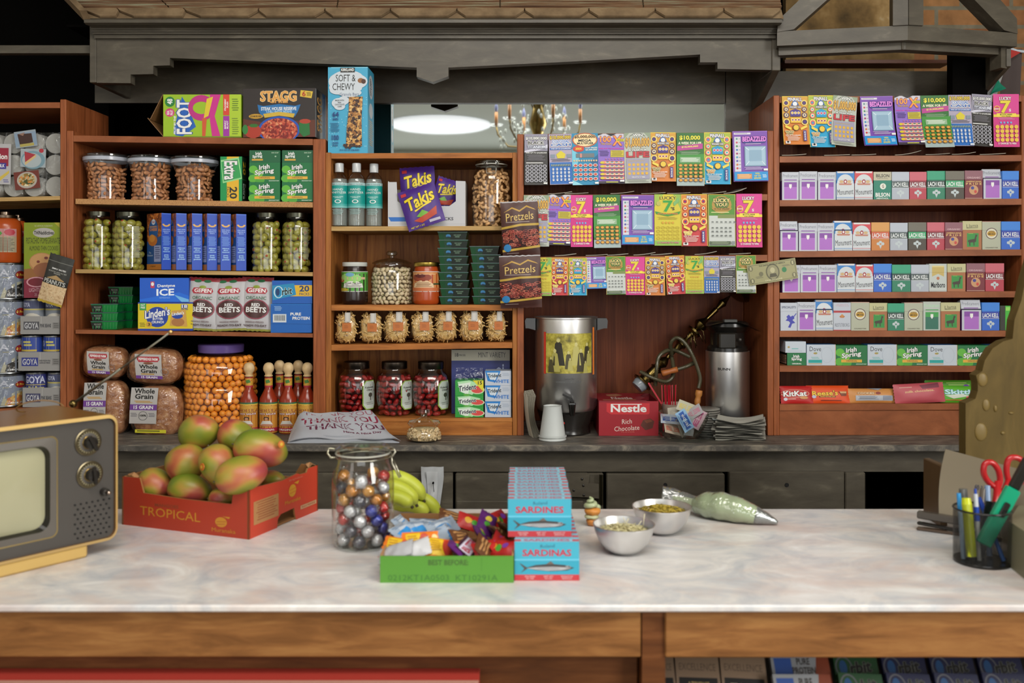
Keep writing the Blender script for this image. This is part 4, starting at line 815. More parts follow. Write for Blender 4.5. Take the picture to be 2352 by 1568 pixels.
# ---- candy bars along the lowest tobacco shelf ----
def pillow(name, label, cat, px0, px1, pyt, zb, Y, thick, art, back, tilt=-25, roll=0, group=None, seal=.1, parent=None, foil=None, crimp=True, nx=9, ny=7, wob=.25, h=None, seed=1):
    """a soft sealed wrapper: print on a swollen face, sealed ends"""
    w_ = (px1-px0)*Y/FPX; h_ = h or (PZ(pyt, Y)-zb); rr = random.Random(seed); ph = [rr.uniform(0, 6) for _ in range(6)]
    def prof(u, v):
        e = max(0, min(1, min(u, 1-u)/seal)) if crimp == 'x' else max(0, min(1, min(v, 1-v)/seal)) if crimp == 'z' else 1
        e = e*e*(3-2*e)
        p = (sin(pi*min(max(u, 0), 1))**.45)*(sin(pi*min(max(v, 0), 1))**.45)
        return p*e*(1+wob*.3*sin(9*u+ph[0])*sin(7*v+ph[1])+wob*.25*sin(17*u+ph[2]+5*v))
    def fn(u, v, h, s_=-1):
        d = prof(u, v)*thick; pinch = 1-.06*prof(u, v)
        z = (.5-v)*h_*(pinch if crimp == 'x' else 1); x = (u-.5)*w_*(pinch if crimp == 'z' else 1)
        wv = .0012*sin(40*(v if crimp == 'x' else u)+ph[3])
        return (x+(wv if crimp == 'x' and (u < .02 or u > .98) else 0), s_*d*(.6 if s_ < 0 else .4)+s_*h, z+(wv if crimp == 'z' and (v < .02 or v > .98) else 0))
    nx, ny = nx+6, ny+6
    G = [[Vector(fn(i/nx, j_/ny, 0)) for j_ in range(ny+1)] for i in range(nx+1)]
    def fl(u, v, h):
        i, j_ = min(int(u*nx+1e-6), nx-1), min(int(v*ny+1e-6), ny-1); a, c = u*nx-i, v*ny-j_
        q = (G[i][j_]*(1-a)+G[i+1][j_]*a)*(1-c)+(G[i][j_+1]*(1-a)+G[i+1][j_+1]*a)*c; return (q.x, q.y-h*4, q.z)
    b = B(); b.grid(lambda u, v: fn(u, 1-v, 0, 1), nx, ny, back, True, True)
    b.art(Art(back).sub(art, 0, 0, 1, 1), fl, nx, ny)
    zc = zb+h_/2*abs(cos(R(tilt)))
    o = b.obj(name, parent, (PX((px0+px1)/2, Y), Y, zb+h_/2), (R(tilt), R(roll), 0)); 
    if label: tag(o, label, cat, group)
    return o
zg = lambda px: E_.z('g', PX(px, YS))+.004
pillow('candy_bar', 'red wafer candy bar lying against the end of the shelf', 'candy bar', 1792, 1866, 886, zg(1830)-.006, YS+.03, .014, Art('#b31c1c').e(.45, .45, .44, .24, '#d8a58a', 20).e(.45, .45, .42, .22, '#b31c1c', 20).t('KitKat', .08, .3, .8, .62, Wt, True, .03, edge='#5a1010').e(.14, .78, .06, .09, '#c9c9d4').lines(.2, .76, .5, .84, 1, '#e8c0b0').e(.7, .7, .14, .09, '#c98a4a', 8), '#a81818', -18, 0, crimp='x', seal=.06, group='candy bars on the lowest tobacco shelf')
pillow('candy_bar', 'orange peanut butter cup wrapper beside the red wafer bar', 'candy bar', 1852, 1950, 885, zg(1900)-.006, YS+.035, .014, Art('#d84a14').t("Reese's", .12, .3, .72, .6, '#e8b820', True, .04, edge='#4a1a0a').r(.28, .62, .66, .7, '#4a1a0a').t('PEANUT BUTTER CUPS', .3, .63, .64, .69, '#e8b820').p([(.74, .36), (.94, .34), (.92, .6), (.8, .62)], '#7a3a1c').p([(.76, .36), (.93, .35), (.92, .46), (.78, .46)], '#c9a070').e(.16, .66, .05, .09, '#b5b5c9').lines(.3, .86, .9, .93, 1, '#5a1a0a'), '#c8400f', -18, 0, crimp='x', seal=.06, group='candy bars on the lowest tobacco shelf')
pillow('candy_bar', 'tan cookie wrapper turned back side out with a barcode', 'candy bar', 1944, 2062, 892, zg(2000)-.006, YS+.035, .018, Art('#c98a4a').t('COOKIES', .2, .26, .52, .42, '#e8c8a0', edge='#8a5a2c').e(.6, .33, .05, .1, '#8a3a2c').r(.16, .5, .88, .86, '#aeb4be').r(.68, .52, .86, .82, '#8a90a0').lines(.2, .55, .6, .8, 5, '#5a6070', .4).p([(.4, 0), (.7, 0), (.6, .12)], '#9aa0ac'), '#b5783c', -15, 0, crimp='x', group='candy bars on the lowest tobacco shelf')
pillow('candy_bar', 'pink milk chocolate wrapper resting in front of the lime green bag', 'candy bar', 2053, 2168, 880, zg(2110)-.004, YS+.02, .022, Art('#b8505a').p([(.5, .1), (.9, .02), (.9, .25), (.55, .3)], '#7a3a4a').t('milk chocolate.', .2, .34, .78, .46, '#d8b080', True, .05).lines(.1, .16, .4, .26, 1, '#d09a90'), '#a8444e', -12, -3, crimp='x', group='candy bars on the lowest tobacco shelf')
pillow('candy_bag', 'lime green sour fruit candy bag by the cutout board', 'candy bag', 2158, 2252, 886, zg(2200)-.006, YS+.03, .02, Art('#5aa82c').t('Skittles', .1, .22, .98, .52, '#b9dfe4', True, .05, edge='#3a7a9a').p([(.1, .6), (.5, .5), (.7, .6), (.3, .8)], '#c9d0c0').e(.75, .6, .06, .09, '#6a3aa0').e(.85, .55, .06, .09, '#d86a3a').e(.65, .7, .05, .08, '#d84a4a').lines(.1, .85, .8, .95, 1, '#c86a3a'), '#4c9a24', -14, 2, crimp='x')
pillow('candy_bag', 'lime green candy bag standing behind the pink wrapper', 'candy bag', 2125, 2240, 873, zg(2180)-.004, YS+.075, .018, Art('#5aa02c').r(.05, .1, .3, .4, '#a8442c').lines(.4, .1, .9, .3, 2, '#a8c86a').e(.8, .3, .06, .1, '#6a3aa0').e(.3, .3, .05, .08, '#d8a03a'), '#4c9024', -10, 0, crimp='x')
# ================= jars, bottles and what fills them =================
def cyl(r, z0, z1, a, c=(0, 0), mid=0):
    """surface for print round a jar: u over the angle range -a..a about the camera side, v down"""
    def fn(u, v, h):
        t = R(mid+a*(2*u-1)); return (c[0]+(r+h)*sin(t), c[1]-(r+h)*cos(t), z1+(z0-z1)*v)
    return fn
def fill(proto, label, group, c, rad, z0, z1, dx, dz, sz, n_max=999, a=105, top=True, tumble=1.0, seed=3, core=None, inset=1.0):
    """pieces seen through the glass, each an object; the hidden heart of the heap is one mass"""
    rr = random.Random(seed); k = 0; z = z0+sz*.55; row = 0; spots = []
    while z < z1:
        r = rad(z)-sz*inset; n = max(2, int(2*R(a)*r/dx))
        for i in range(n+1):
            t = R(-a)+2*R(a)*(i+.5*(row % 2))/n+rr.uniform(-.12, .12)*dx/max(r, .01)
            if t > R(a): continue
            spots.append((c[0]+r*sin(t)*rr.uniform(.97, 1.0), c[1]-r*cos(t)*rr.uniform(.97, 1), c[2]+z+rr.uniform(-.1, .1)*dz))
        z += dz; row += 1
    if top:
        for q in range(int(14*(rad(z1)/.055)**2*(.014/dx)**1)):
            t = rr.uniform(-pi, pi); r = rad(z1)*sqrt(rr.random())*.75; spots.append((c[0]+r*sin(t), c[1]-r*cos(t), c[2]+z1+rr.uniform(-.2, .4)*sz))
    for p in spots[:n_max]:
        kw = dict(loc=p, rot=(rr.uniform(-1, 1)*pi*tumble, rr.uniform(-1, 1)*pi*tumble, rr.uniform(-1, 1)*pi))
        dup(proto, label=label, group=group, **kw)
    if core:
        b = B(); pr = [(0, z0)]+[(max(rad(z0+(z1-z0)*q/6)-sz*2.2*inset, .004), z0+(z1-z0)*q/6+.0005) for q in range(7)]+[(0, z1+.001)]
        b.lathe(pr, core, 20, smooth=True); o = b.obj(group.split(' ')[0]+'_heap' if 0 else 'packed_'+proto.name.split('.')[0]+'s', None, c); tag(o, 'mass of '+group+' packed behind the visible ones', 'food', kind='stuff')
def park(o):
    """the first piece of a kind: moved into the first jar by the caller"""
    o.location = (0, 0, -5); return o
def proto_piece(name, cat, fnb):
    b = B(); fnb(b); o = b.obj(name); tag(o, 'x', cat); return o
def finish(proto): bpy.data.objects.remove(proto)
def jar_thing(label, px, Y, zb, name='glass_jar', cat='jar', group=None): return thing(name, label, cat, (PX(px, Y), Y, zb), 0, group)
# almonds
def almond(b):
    b.ball((0, 0, 0), 1, '#b37a50', 8, 6, X=lambda v: Vector((v.x*.0068*(1-.35*v.z), v.y*.0045*(1-.3*v.z), v.z*.0125)))
alm = proto_piece('almond', 'almond', almond)
for i, (x0, x1, l0, l1, yt) in enumerate(((204, 285, 189, 293, 353), (307, 387, 292, 396, 357), (408, 488, 394, 502, 359))):
    Y = YS+.075; x = PX((x0+x1)/2, Y); zb = B_.z('a', x)+.001; r = (x1-x0)/2*Y/FPX; rl = (l1-l0)/2*Y/FPX; h = PZ(yt, Y)-zb
    j = jar_thing(('flared glass jar of almonds by the red brown side panel', 'flared glass jar of almonds between two others', 'flared glass jar of almonds beside the green gum box')[i], (x0+x1)/2, Y, zb)
    b = B(); pr = [(r*.9, 0), (r, .003), (r, h*.4), (r*1.03, h*.55), (r*1.15, h*.72), (rl*.95, h*.86)]; b.shell(pr, 'glass', 32); b.lathe([(0, .0005), (r*.9, .0005)], 'glassgreen', 24); b.obj('glass_body', j)
    b = B(); b.shell([(rl*.94, h*.82), (rl*.97, h*.83), (rl*.97, h*.9), (rl*.93, h*.905)], '#a9adb8/g', 32); b.obj('gasket', j)
    b = B(); b.shell([(rl*.95, h*.905), (rl, h*.92), (rl, h*.95), (rl*.93, h*.97), (rl*.85, h*.965), (rl*.3, h*.95), (.001, h*.95)], 'glassgreen', 32); b.obj('lid', j)
    fill(alm, 'brown almond inside '+('the flared jar by the side panel', 'the middle flared jar', 'the flared jar beside the gum box')[i], 'almonds in '+('the jar by the side panel', 'the middle jar', 'the jar beside the gum box')[i], (x, Y, zb), lambda z: r*.985 if z < h*.5 else r*(.985+.3*(z-h*.5)/h), .002, h*.76, .0165, .0132, .006, 98, seed=i+1, core='#6e432b')
finish(alm)
# gum and soap cartons
def zt(c, k, px): return c.z(k, PX(px, YS))+.0012
carton('gum_box', 'green gum box lettered with 20 packs beside the almonds', 'gum box', 506, 556, 359.5, zt(B_, 'a', 530), YS+.02, .05,
       Art('#0f8f4a').r(.3, 0, .85, 1, '#dfb028').p([(.02, .08), (.85, .02), (1, .5), (.12, .6)], '#8fd08a').p([(.05, .12), (.8, .06), (.95, .47), (.16, .56)], '#2f9a50').t('Extra', .17, .1, .78, .52, Wt, True, 0, -90, edge='#1a3a3a').t('20', .42, .68, .78, .95, '#2a2a20', True, 0, -90).t('PACKS', .3, .68, .4, .92, '#2a2a20', False, 0, -90), '#0f8f4a',
       sidea=Art('#16301c').t('20', .2, .1, .8, .4, '#c9a828', rot=-90).r(0, .5, 1, .52, '#2a6a3a').t('Extra', .2, .6, .8, .95, '#a8b8a8', rot=-90))
SGt = Art('#0b5a34').t('Irish', .2, .12, .4, .4, Wt, True, .03).t('Spring', .1, .38, .42, .66, Wt, True, .05).r(.08, .7, .44, .84, '#c99a34').t('BAR SOAP', .72, .15, .95, .25, '#a9c4a9').e(.85, .5, .03, .06, '#a9c4a9', 6)
for c_, (x0, x1) in enumerate(((572, 643.5), (647, 719))):
    for r_, (yb, yt, a) in enumerate(((460, 415.5, SG), (415, 370, SG), (369.3, 341, SGt))):
        zz = zt(B_, 'a', 645) if r_ == 0 else PZ(yb, YS+.012)+.0006; zz = zt(B_, 'a', 645)+(0, .0613, .1226)[r_]
        b = B(); w_, d_, h_ = .0965, .06, (.061, .061, .0385)[r_]; b.box(-w_/2, w_/2, 0, d_, 0, h_, '#0b5a34', .0008); b.face(a, (-w_/2, 0, h_), (w_, 0, 0), (0, 0, -h_))
        o = b.obj('soap_box', None, (PX((x0+x1)/2, YS+.012), YS+.012+.001*r_, zz)); tag(o, f"green soap box, {('bottom', 'middle', 'thin top')[r_]} of the stack {('nearer the gum box', 'against the unit side')[c_]}", 'soap box', 'green soap boxes beside the almonds')
# olives
def olive(b):
    b.ball((0, 0, 0), (.0115, .0115, .0150), '#98943e/g', 12, 8); b.lathe([(.0042, .0135), (.003, .0152), (0, .0154)], '#9c3a24', 8)
olv = proto_piece('olive', 'olive', olive)
for i, (x0, x1, yt) in enumerate(((193, 258, 487), (261, 329, 488), (580, 646, 490), (649, 714, 490))):
    Y = YS+.06; x = PX((x0+x1)/2, Y); zb = zt(B_, 'b', (x0+x1)/2); r = (x1-x0)/2*Y/FPX; h = PZ(yt, Y)-zb
    nm = ('the olive jar by the side panel', 'the olive jar beside the pasta boxes', 'the olive jar after the last pasta box', 'the olive jar against the far unit side')[i]
    j = jar_thing('glass jar of stuffed green olives, '+nm, (x0+x1)/2, Y, zb)
    b = B(); b.shell([(r*.85, 0), (r, .008), (r, h*.74), (r*.96, h*.8), (r*.8, h*.87), (r*.72, h*.9), (r*.72, h*.95)], 'glass', 28, sq=2.3); b.obj('glass_body', j)
    b = B(); b.lathe([(r*.77, h*.93), (r*.78, h), (r*.74, h*1.005), (0, h*1.005)], '#4a4a40/m', 28); b.obj('lid', j)
    b = B(); b.lathe([(0, .002), (r*.93, .004), (r*.95, h*.74), (r*.7, h*.88), (0, h*.88)], 'brine', 24); b.obj('brine', j)
    if i in (1, 3): b = B(); b.art(Art().lines(0, 0, 1, 1, 26, '#cfd0b4', .4, i), cyl(r*1.01, h*.2, h*.75, 16, mid=52), 3, 0); b.obj('back_label', j)
    fill(olv, 'green stuffed olive in '+nm, 'olives in '+nm, (x, Y, zb), lambda z: r*.97 if z < h*.72 else r*(.97-.9*(z-h*.72)/h), .003, h*.85, .0222, .0196, .0108, 75, seed=i+11, core='#5c5824', top=False)
finish(olv)
# macaroni cartons, turned so that spine and front both show
mf = Art('#1c4a86').r(0, 0, 1, .28, 'macprint').p([(0, .28), (1, .22), (1, .4), (0, .5)], 'macprint').e(.45, .3, .32, .2, '#16508f', 18).e(.45, .15, .13, .05, '#c9d4e0').t('Kraft', .36, .13, .54, .17, '#b03038').t('MACARONI &', .22, .22, .68, .25, '#e0a040').t('CHEESE', .2, .26, .7, .31, '#e08a30').e(.4, .48, .32, .1, '#b86a2c', 14).e(.36, .44, .2, .07, '#cf8a3c', 10).r(.5, .57, .96, .86, '#8f9ac4').lines(.55, .6, .92, .82, 6, '#4a5484').t('The\nCheesiest', .03, .68, .42, .76, '#b9cbe0', False).r(0, .9, 1, 1, '#b3702c').t('original', .25, .925, .6, .955, '#5a2c10')
ms = Art('#2a50b8').r(0, 0, 1, .02, '#4a6fd0'); ms.add(*(lambda n: ([(.5+.42*cos(pi*k/n)*(1 if m == 0 else .55), .19+(.05 if m == 0 else .025)*sin(pi*k/n)) for m in (0, 1) for k in range(n+1)], [(k, n+1+k, n+2+k, k+1) for k in range(n)]))(10), '#e2b05c')
ms.t('even more\nreasons to\nlove it', .12, .28, .88, .36, '#a9c4f0').lines(.1, .41, .9, .58, 8, '#6f9ae0').t('delicious\nelbow\nmacaroni', .15, .6, .85, .69, '#a9d4f4').t('gooey,\ncheesy\ngoodness', .15, .73, .85, .83, '#a9d4f4')
PRm = None
for i, px in enumerate((371, 404.6, 441, 475.6, 506.7, 542.5)):
    Y = YS+.015; zb = zt(B_, 'b', px); h = .178; w_, t_ = .088, .0325
    lab = f'blue macaroni box turned slightly, {NTH[i]} from the olives by the side panel'
    loc = (PX(px, Y), Y, zb+.001); rz = R((50, 38, 38, 37, 36, 36)[i])
    if PRm is None:
        b = B(); b.box(0, t_, 0, w_, 0, h, '#2a50b8', .0008); b.face(ms, (0, 0, h), (t_, 0, 0), (0, 0, -h)); b.face(mf, (0, w_, h), (0, -w_, 0), (0, 0, -h)); PRm = b.obj('pasta_box', None, loc, (0, 0, rz)); tag(PRm, lab, 'pasta box', 'blue macaroni boxes in a row')
    else: dup(PRm, loc, (0, 0, rz), lab)
# plastic tubs of fish: black ended tubs with label
def tub_mesh(w_, d_, h_, c, label=True, split=0):
    b = B(); t = .0045; k = .9
    def fr(z, f): return [(-w_/2*f, -d_/2*f, z), (w_/2*f, -d_/2*f, z), (w_/2*f, d_/2*f, z), (-w_/2*f, d_/2*f, z)]
    v = fr(0, k)+fr(h_*.92, 1)+fr(h_*.92, 1.03)+fr(h_, 1.03)
    f = [(3, 2, 1, 0), (12, 13, 14, 15)]+[(a+o, (a+1) % 4+o, (a+1) % 4+o+4, a+o+4) for o in (0, 4, 8) for a in range(4)]
    b.add(v, f[:1]+f[2:6], c); b.add(v, f[6:]+f[1:2], '#2c4c4a/g')
    fn = lambda u, v_, h: ((u-.5)*w_*(1-.1*v_), -d_/2*(1-.1*v_)-h, h_*.84*(1-v_))
    for i in range(0 if label else 9): b.box(-w_*.44+i*w_*.11, -w_*.44+i*w_*.11+.002, -d_/2*.96-.001, -d_/2*.93, h_*.1, h_*.8, c)
    if label: b.art(Art().r(.18, .05, .42, .95, '#0f3a20').r(.42, .0, 1.0, 1, '#0d1b12').e(.35, .45, .09, .28, '#3a78a8', 12).e(.35, .62, .08, .12, '#0f2a3a', 8).t('WILD CAUGHT\nSARDINES', .54, .22, .8, .66, '#6f8a74'), fn)
    return b
TB = tub_mesh(.092, .07, .0252, '#0e4424/g').obj('fish_tub'); tag(TB, 'x', 'tub')
zc = zt(C_, 'b', 1045)
for i in range(9): dup(TB, (PX(1046-.6*i, YS+.06)+.0016*((i*5) % 3), YS+.055, zc+.0254*i), (0, 0, R(-3)), f'dark green plastic tub, {NTH[i]} up in the stack of nine', group='plastic tubs in the stack of nine')
for i in range(7): dup(TB, (PX(1121-1.0*i, YS+.06)+.0016*((i*4) % 3), YS+.06, zc+.0262*i), (0, 0, R(-4)), f'dark green plastic tub, {NTH[i]} up in the stack of seven', group='plastic tubs in the stack of seven', scale=(1, 1, 1.03))
finish(TB)
TB = tub_mesh(.082, .07, .0268, '#0f7a38/g', False); TB.art(Art().r(.0, 0, .42, 1, '#0f1411').t('WILD CAUGHT\nSARDINES', .1, .15, .38, .75, '#7f8a7c'), lambda u, v_, h: ((u-.5)*.082*(1-.1*v_), -.035*(1-.1*v_)-.0012-h, .0225*(1-v_)))
TB = TB.obj('fish_tub'); tag(TB, 'x', 'tub'); zc = zt(B_, 'c', 255)
for i in range(3): dup(TB, (PX(252, YS+.07), YS+.06, zc+.027*i), (0, 0, R(4)), f"bright green plastic tub, {('bottom', 'middle', 'top')[i]} of the low stack of three", group='plastic tubs in the stack of three')
for i in range(5): dup(TB, (PX(286, YS+.15), YS+.16, zc+.027*i-.001), (0, 0, R(-4)), f'plastic tub in shadow, {NTH[i]} up in the rear stack by the blue boxes', group='plastic tubs in the rear stack')
finish(TB)
# blue and yellow cartons of the fourth shelf
zq = zt(B_, 'c', 380)
carton('cookie_box', 'yellow and blue butter crunch cookie box', 'cookie box', 317, 443, 694, zq, YS+.01, .12, Art('#d8c01c').r(0, 0, 1, .05, '#1c3a9c').r(0, .93, 1, 1, '#1c3a9c').e(.35, .52, .2, .36, '#1c3f9c', 22).t("Linden's", .13, .22, .58, .52, Wt, True, .14, edge='#1c3a9c').t('BUTTER\nCRUNCH', .25, .54, .47, .74, Wt).e(.2, .78, .055, .1, '#c99a34').t('3', .18, .73, .22, .83, K).r(.03, .03, .15, .28, '#2f9a4a').t('NUT\nFREE', .05, .06, .13, .22, Wt).t('18', .8, .08, .9, .2, Wt, edge='#1c3a9c').t('PACKS', .79, .21, .91, .27, '#1c3a9c').p([(.62, .3), (.87, .25), (.9, .85), (.58, .82)], '#c99a4a').e(.73, .7, .12, .15, '#a8703c', 14).e(.72, .48, .1, .1, '#1c3f9c').t("Linden's", .62, .33, .84, .45, Wt, True, .05).lines(.03, .72, .14, .88, 3, '#8a7a1c'), '#1c3a9c', 'cartons on the fourth shelf')
carton('gum_box', 'blue ice gum box on top of the yellow cookie box', 'gum box', 321, 434, 638, zq+(PZ(694, YS+.01)-zq)+.001, YS+.016, .1, Art('#1558c4').p([(0, .9), (.8, .6), (1, .75), (1, 1), (0, 1)], '#1a6ad8').p([(.7, .7), (1, .9), (1, 1), (.85, 1)], '#6fb4e8').t('Dentyne', .36, .26, .72, .42, Wt, True, .02).t('ICE', .34, .45, .7, .74, '#e8f0fa', True, .02).r(.22, .15, .3, .42, '#c03a5a').e(.26, .26, .03, .08, Wt).t('PEPPERMINT', .4, .8, .62, .86, '#8fb8f0', False), '#0f3f96', 'cartons on the fourth shelf')
carton('protein_bar_box', 'blue protein bar box with barcode under the gum box', 'carton', 622, 722, 700, zt(B_, 'c', 672), YS+.012, .13, Art('#0f5cae').r(.05, .35, .38, .64, '#c9cfd4').lines(.08, .38, .35, .6, 1, '#c9cfd4'), '#0f5cae', 'cartons on the fourth shelf') if 0 else None
a = Art('#0f5cae').r(0, 0, 1, .02, '#1f78c8').r(.05, .35, .38, .64, '#c9cfd4')
for k in range(10): a.r(.09+.027*k, .39, .09+.027*k+.012, .58, K)
a.t('PURE', .48, .3, .74, .4, Wt).t('PROTEIN', .53, .44, .95, .55, Wt).lines(.08, .08, .28, .25, 4, '#8fb4dc').line(0, .68, 1, .7, .006, '#0c4a90')
zq = zt(B_, 'c', 672); carton('protein_bar_box', 'blue protein bar box with barcode under the orbiting logo gum box', 'carton', 622, 716, 698, zq, YS+.012, .13, a, '#0f5cae', 'cartons on the fourth shelf')['label'] = 'plain blue protein bar carton with a barcode under the gum box'
carton('gum_box', 'blue and yellow twenty pack gum box on the protein bar carton', 'gum box', 625, 717, 644, zq+(PZ(698, YS+.012)-zq)+.001, YS+.014, .11, Art('#1458ae').r(.4, .2, 1, .68, '#dcae28').p([(0, .22), (.55, .12), (.6, .62), (.02, .85)], '#1c86b4').ring(.16, .5, .12, .26, .03, '#c9e0ea').e(.14, .5, .05, .16, '#12386a').t('rbit', .25, .3, .5, .62, K, True, .06, edge='#a9dce8').t('20', .68, .22, .93, .48, '#14386a').t('PACKS', .68, .52, .93, .64, '#14386a', False), '#123f80', 'cartons on the fourth shelf')
# beet pouches
for i, (x0, x1, yt) in enumerate(((434, 496, 637), (494, 561, 638), (557, 621, 636))):
    a = Art('#b3b1b4').r(0, 0, 1, .075, '#8f2c34').r(0, .96, 1, 1, '#8a8c3a').e(.3, .07, .12, .03, '#2f6a44').e(.62, .07, .12, .03, '#2f6a44').p([(.2, .2), (.8, .2), (.86, .26), (.8, .31), (.2, .31), (.14, .26)], '#a82a3a').t('GEFEN', .22, .215, .8, .29, Wt).e(.5, .185, .12, .03, '#8a9a3c', 10)
    a.t('ORGANIC', .18, .36, .84, .42, '#2f6a44', False).e(.52, .6, .42, .185, '#8a3a4a', 24).e(.52, .6, .38, .165, '#452422', 24).t('RED', .38, .49, .64, .55, Wt).t('BEETS', .2, .56, .86, .66, Wt).t('READY-TO-EAT', .14, .88, .88, .92, '#6a5a5c').t('WHOLE PEELED', .2, .82, .8, .85, '#8a7a7c')
    pillow('beet_pouch', ('silver pouch of red beets against the yellow cookie box', 'silver pouch of red beets between two others', 'silver pouch of red beets beside the barcode carton')[i], 'food pouch', x0-4, x1+5, yt, zt(B_, 'c', x0)+.001, YS+.03+.004*(i-1), .024, a, '#a3a1a4/x', -6, (3, -2, 2)[i], 'beet pouches', .14, crimp='z', nx=8, ny=10, wob=.5, seed=i+5)
# bread
def loaf(px0, px1, pyt, pyb, Y, lab, kind, roll=0):
    w_ = (px1-px0)*Y/FPX; h_ = (pyb-pyt)*Y/FPX; e = thing('bread_loaf', lab, 'bread', (PX((px0+px1)/2, Y), Y, PZ(pyb, Y)), 0, 'bagged whole grain loaves'); d = .09
    def sup(r_, zc_, s_):
        def fn(u, v):
            t = 2*pi*u; p = pi*(v-.5); cx_, sx_ = cos(t), sin(t); ex = .55
            sg = lambda q, k: math.copysign(abs(q)**k, q)
            wv = 1+.02*sin(9*t+3*v)+.015*sin(14*v+t)
            return (sg(cx_, ex)*sg(cos(p), .5)*w_/2*s_*wv, sg(sx_, ex)*sg(cos(p), .5)*d/2*s_, h_/2+sg(sin(p), .75)*h_/2*s_)
        return fn
    b = B(); b.grid(sup(0, 0, .93), 24, 14, 'bread'); b.obj('loaf', e)
    b = B(); f0 = sup(0, 0, 1.0)
    b.grid(lambda u, v: tuple(c+.002*sin(31*u+17*v)*(1 if k == 1 else .6) for k, c in enumerate(f0(u, v))), 30, 18, 'film'); 
    if kind: b.add([(-w_*.42, -.02, .004), (w_*.42, -.02, .004), (w_*.5, -.05, 0), (-w_*.5, -.05, 0)], [(0, 1, 2, 3)], '#9a8f8a/g')
    b.obj('wrapper', e)
    a = Art('#b3afac'); 
    if kind: a.t('Whole', .12, .02, .88, .16, K).t('Grain', .16, .17, .84, .31, K).lines(.14, .36, .86, .42, 2, '#b8904a', .7).r(0, .46, 1, .62, '#6f3f8f').t('15 GRAIN', .14, .49, .86, .59, Wt).ring(.5, .78, .17, .13, .015, '#4a4a4a', 16, .8).t('100%', .38, .74, .62, .8, K).lines(.04, .7, .3, .82, 3, '#77747a').lines(.7, .7, .96, .82, 3, '#77747a')
    else: a.p([(.1, .1), (.9, .08), (.93, .2), (.86, .3), (.14, .32), (.07, .2)], '#a82c38').t('PEPPERIDGE FARM', .14, .14, .86, .25, Wt).e(.5, .36, .2, .05, '#7a4a30', 8).t('Whole', .15, .42, .85, .58, K).t('Grain', .2, .6, .8, .76, K).lines(.2, .78, .8, .84, 1, '#b8904a', .8).r(0, .87, 1, 1, '#6f3f8f').t('15 GRAIN', .2, .89, .8, .98, Wt).ring(1.1, .68, .15, .13, .02, '#77747a', 14, .9)
    lw, lh = (.52*w_, .66*h_) if kind else (.48*w_, .66*h_); lx = -.42*w_ if kind else -.3*w_; lz = (.97 if kind else .86)*h_
    b = B(); b.art(a, lambda u, v, h: (lx+u*lw+(-.008*v if kind else .006*v), -d/2*(1.02)-.003*sin(pi*v)-h-.001, lz-v*lh), 3, 3); b.obj('paper_label', e)
    if kind: b = B(); b.face(Art('#c9c02c').lines(.05, .25, .95, .75, 1, '#5a5a1c', .7), (-w_*.36, -d/2*1.02, h_*.2), (w_*.6, 0, 0), (0, 0, -h_*.06)); b.obj('yellow_strip', e)
    e.rotation_euler = (R(3), R(roll), 0); return e
loaf(205, 302, 868, 1001, YS+.06, 'bagged whole grain loaf, lower of the pair by the side panel', 1, 0)
loaf(307, 424, 880, 1004, YS+.05, 'bagged whole grain loaf, lower of the pair by the orange snack jar', 1, 1)
loaf(192, 296, 792, 868, YS+.065, 'bagged whole grain loaf, upper of the pair by the side panel', 0, 3)
loaf(297, 422, 797, 881, YS+.055, 'bagged whole grain loaf, upper of the pair by the orange snack jar', 0, 2)
# the big jar of cheese balls
def cball(b):
    rr = random.Random(4); b.ball((0, 0, 0), .0108, '#f2962e', 10, 7, X=lambda v: v*(1+rr.uniform(-.07, .07)))
cb = proto_piece('cheese_ball', 'cheese ball', cball); Y = YS+.115; x = PX(508, Y); r = 84*Y/FPX; h = PZ(791, Y)-BZ
j = jar_thing('big clear jar of orange cheese balls with a purple lid', 508, Y, BZ, 'snack_jar')
b = B(); b.shell([(r*.88, 0), (r, .02), (r, h*.5), (r*.96, h*.53), (r, h*.56), (r, h*.74), (r*.93, h*.82), (r*.7, h*.89), (r*.6, h*.92)], 'glass', 36); b.obj('plastic_body', j)
b = B(); b.lathe([(r*.6, h*.915), (r*.61, h*1.0), (r*.58, h*1.01), (0, h*1.01)], '#5c4a86/g', 36); b.obj('lid', j)
fill(cb, 'orange cheese ball in the big purple lidded jar', 'cheese balls in the big jar', (x, Y, BZ), lambda z: r*.985 if z < h*.75 else r*(.985-1.2*(z-h*.75)/h), .004, h*.87, .0215, .0185, .0108, 298, a=98, seed=9, core='#b8641c', top=False); finish(cb)
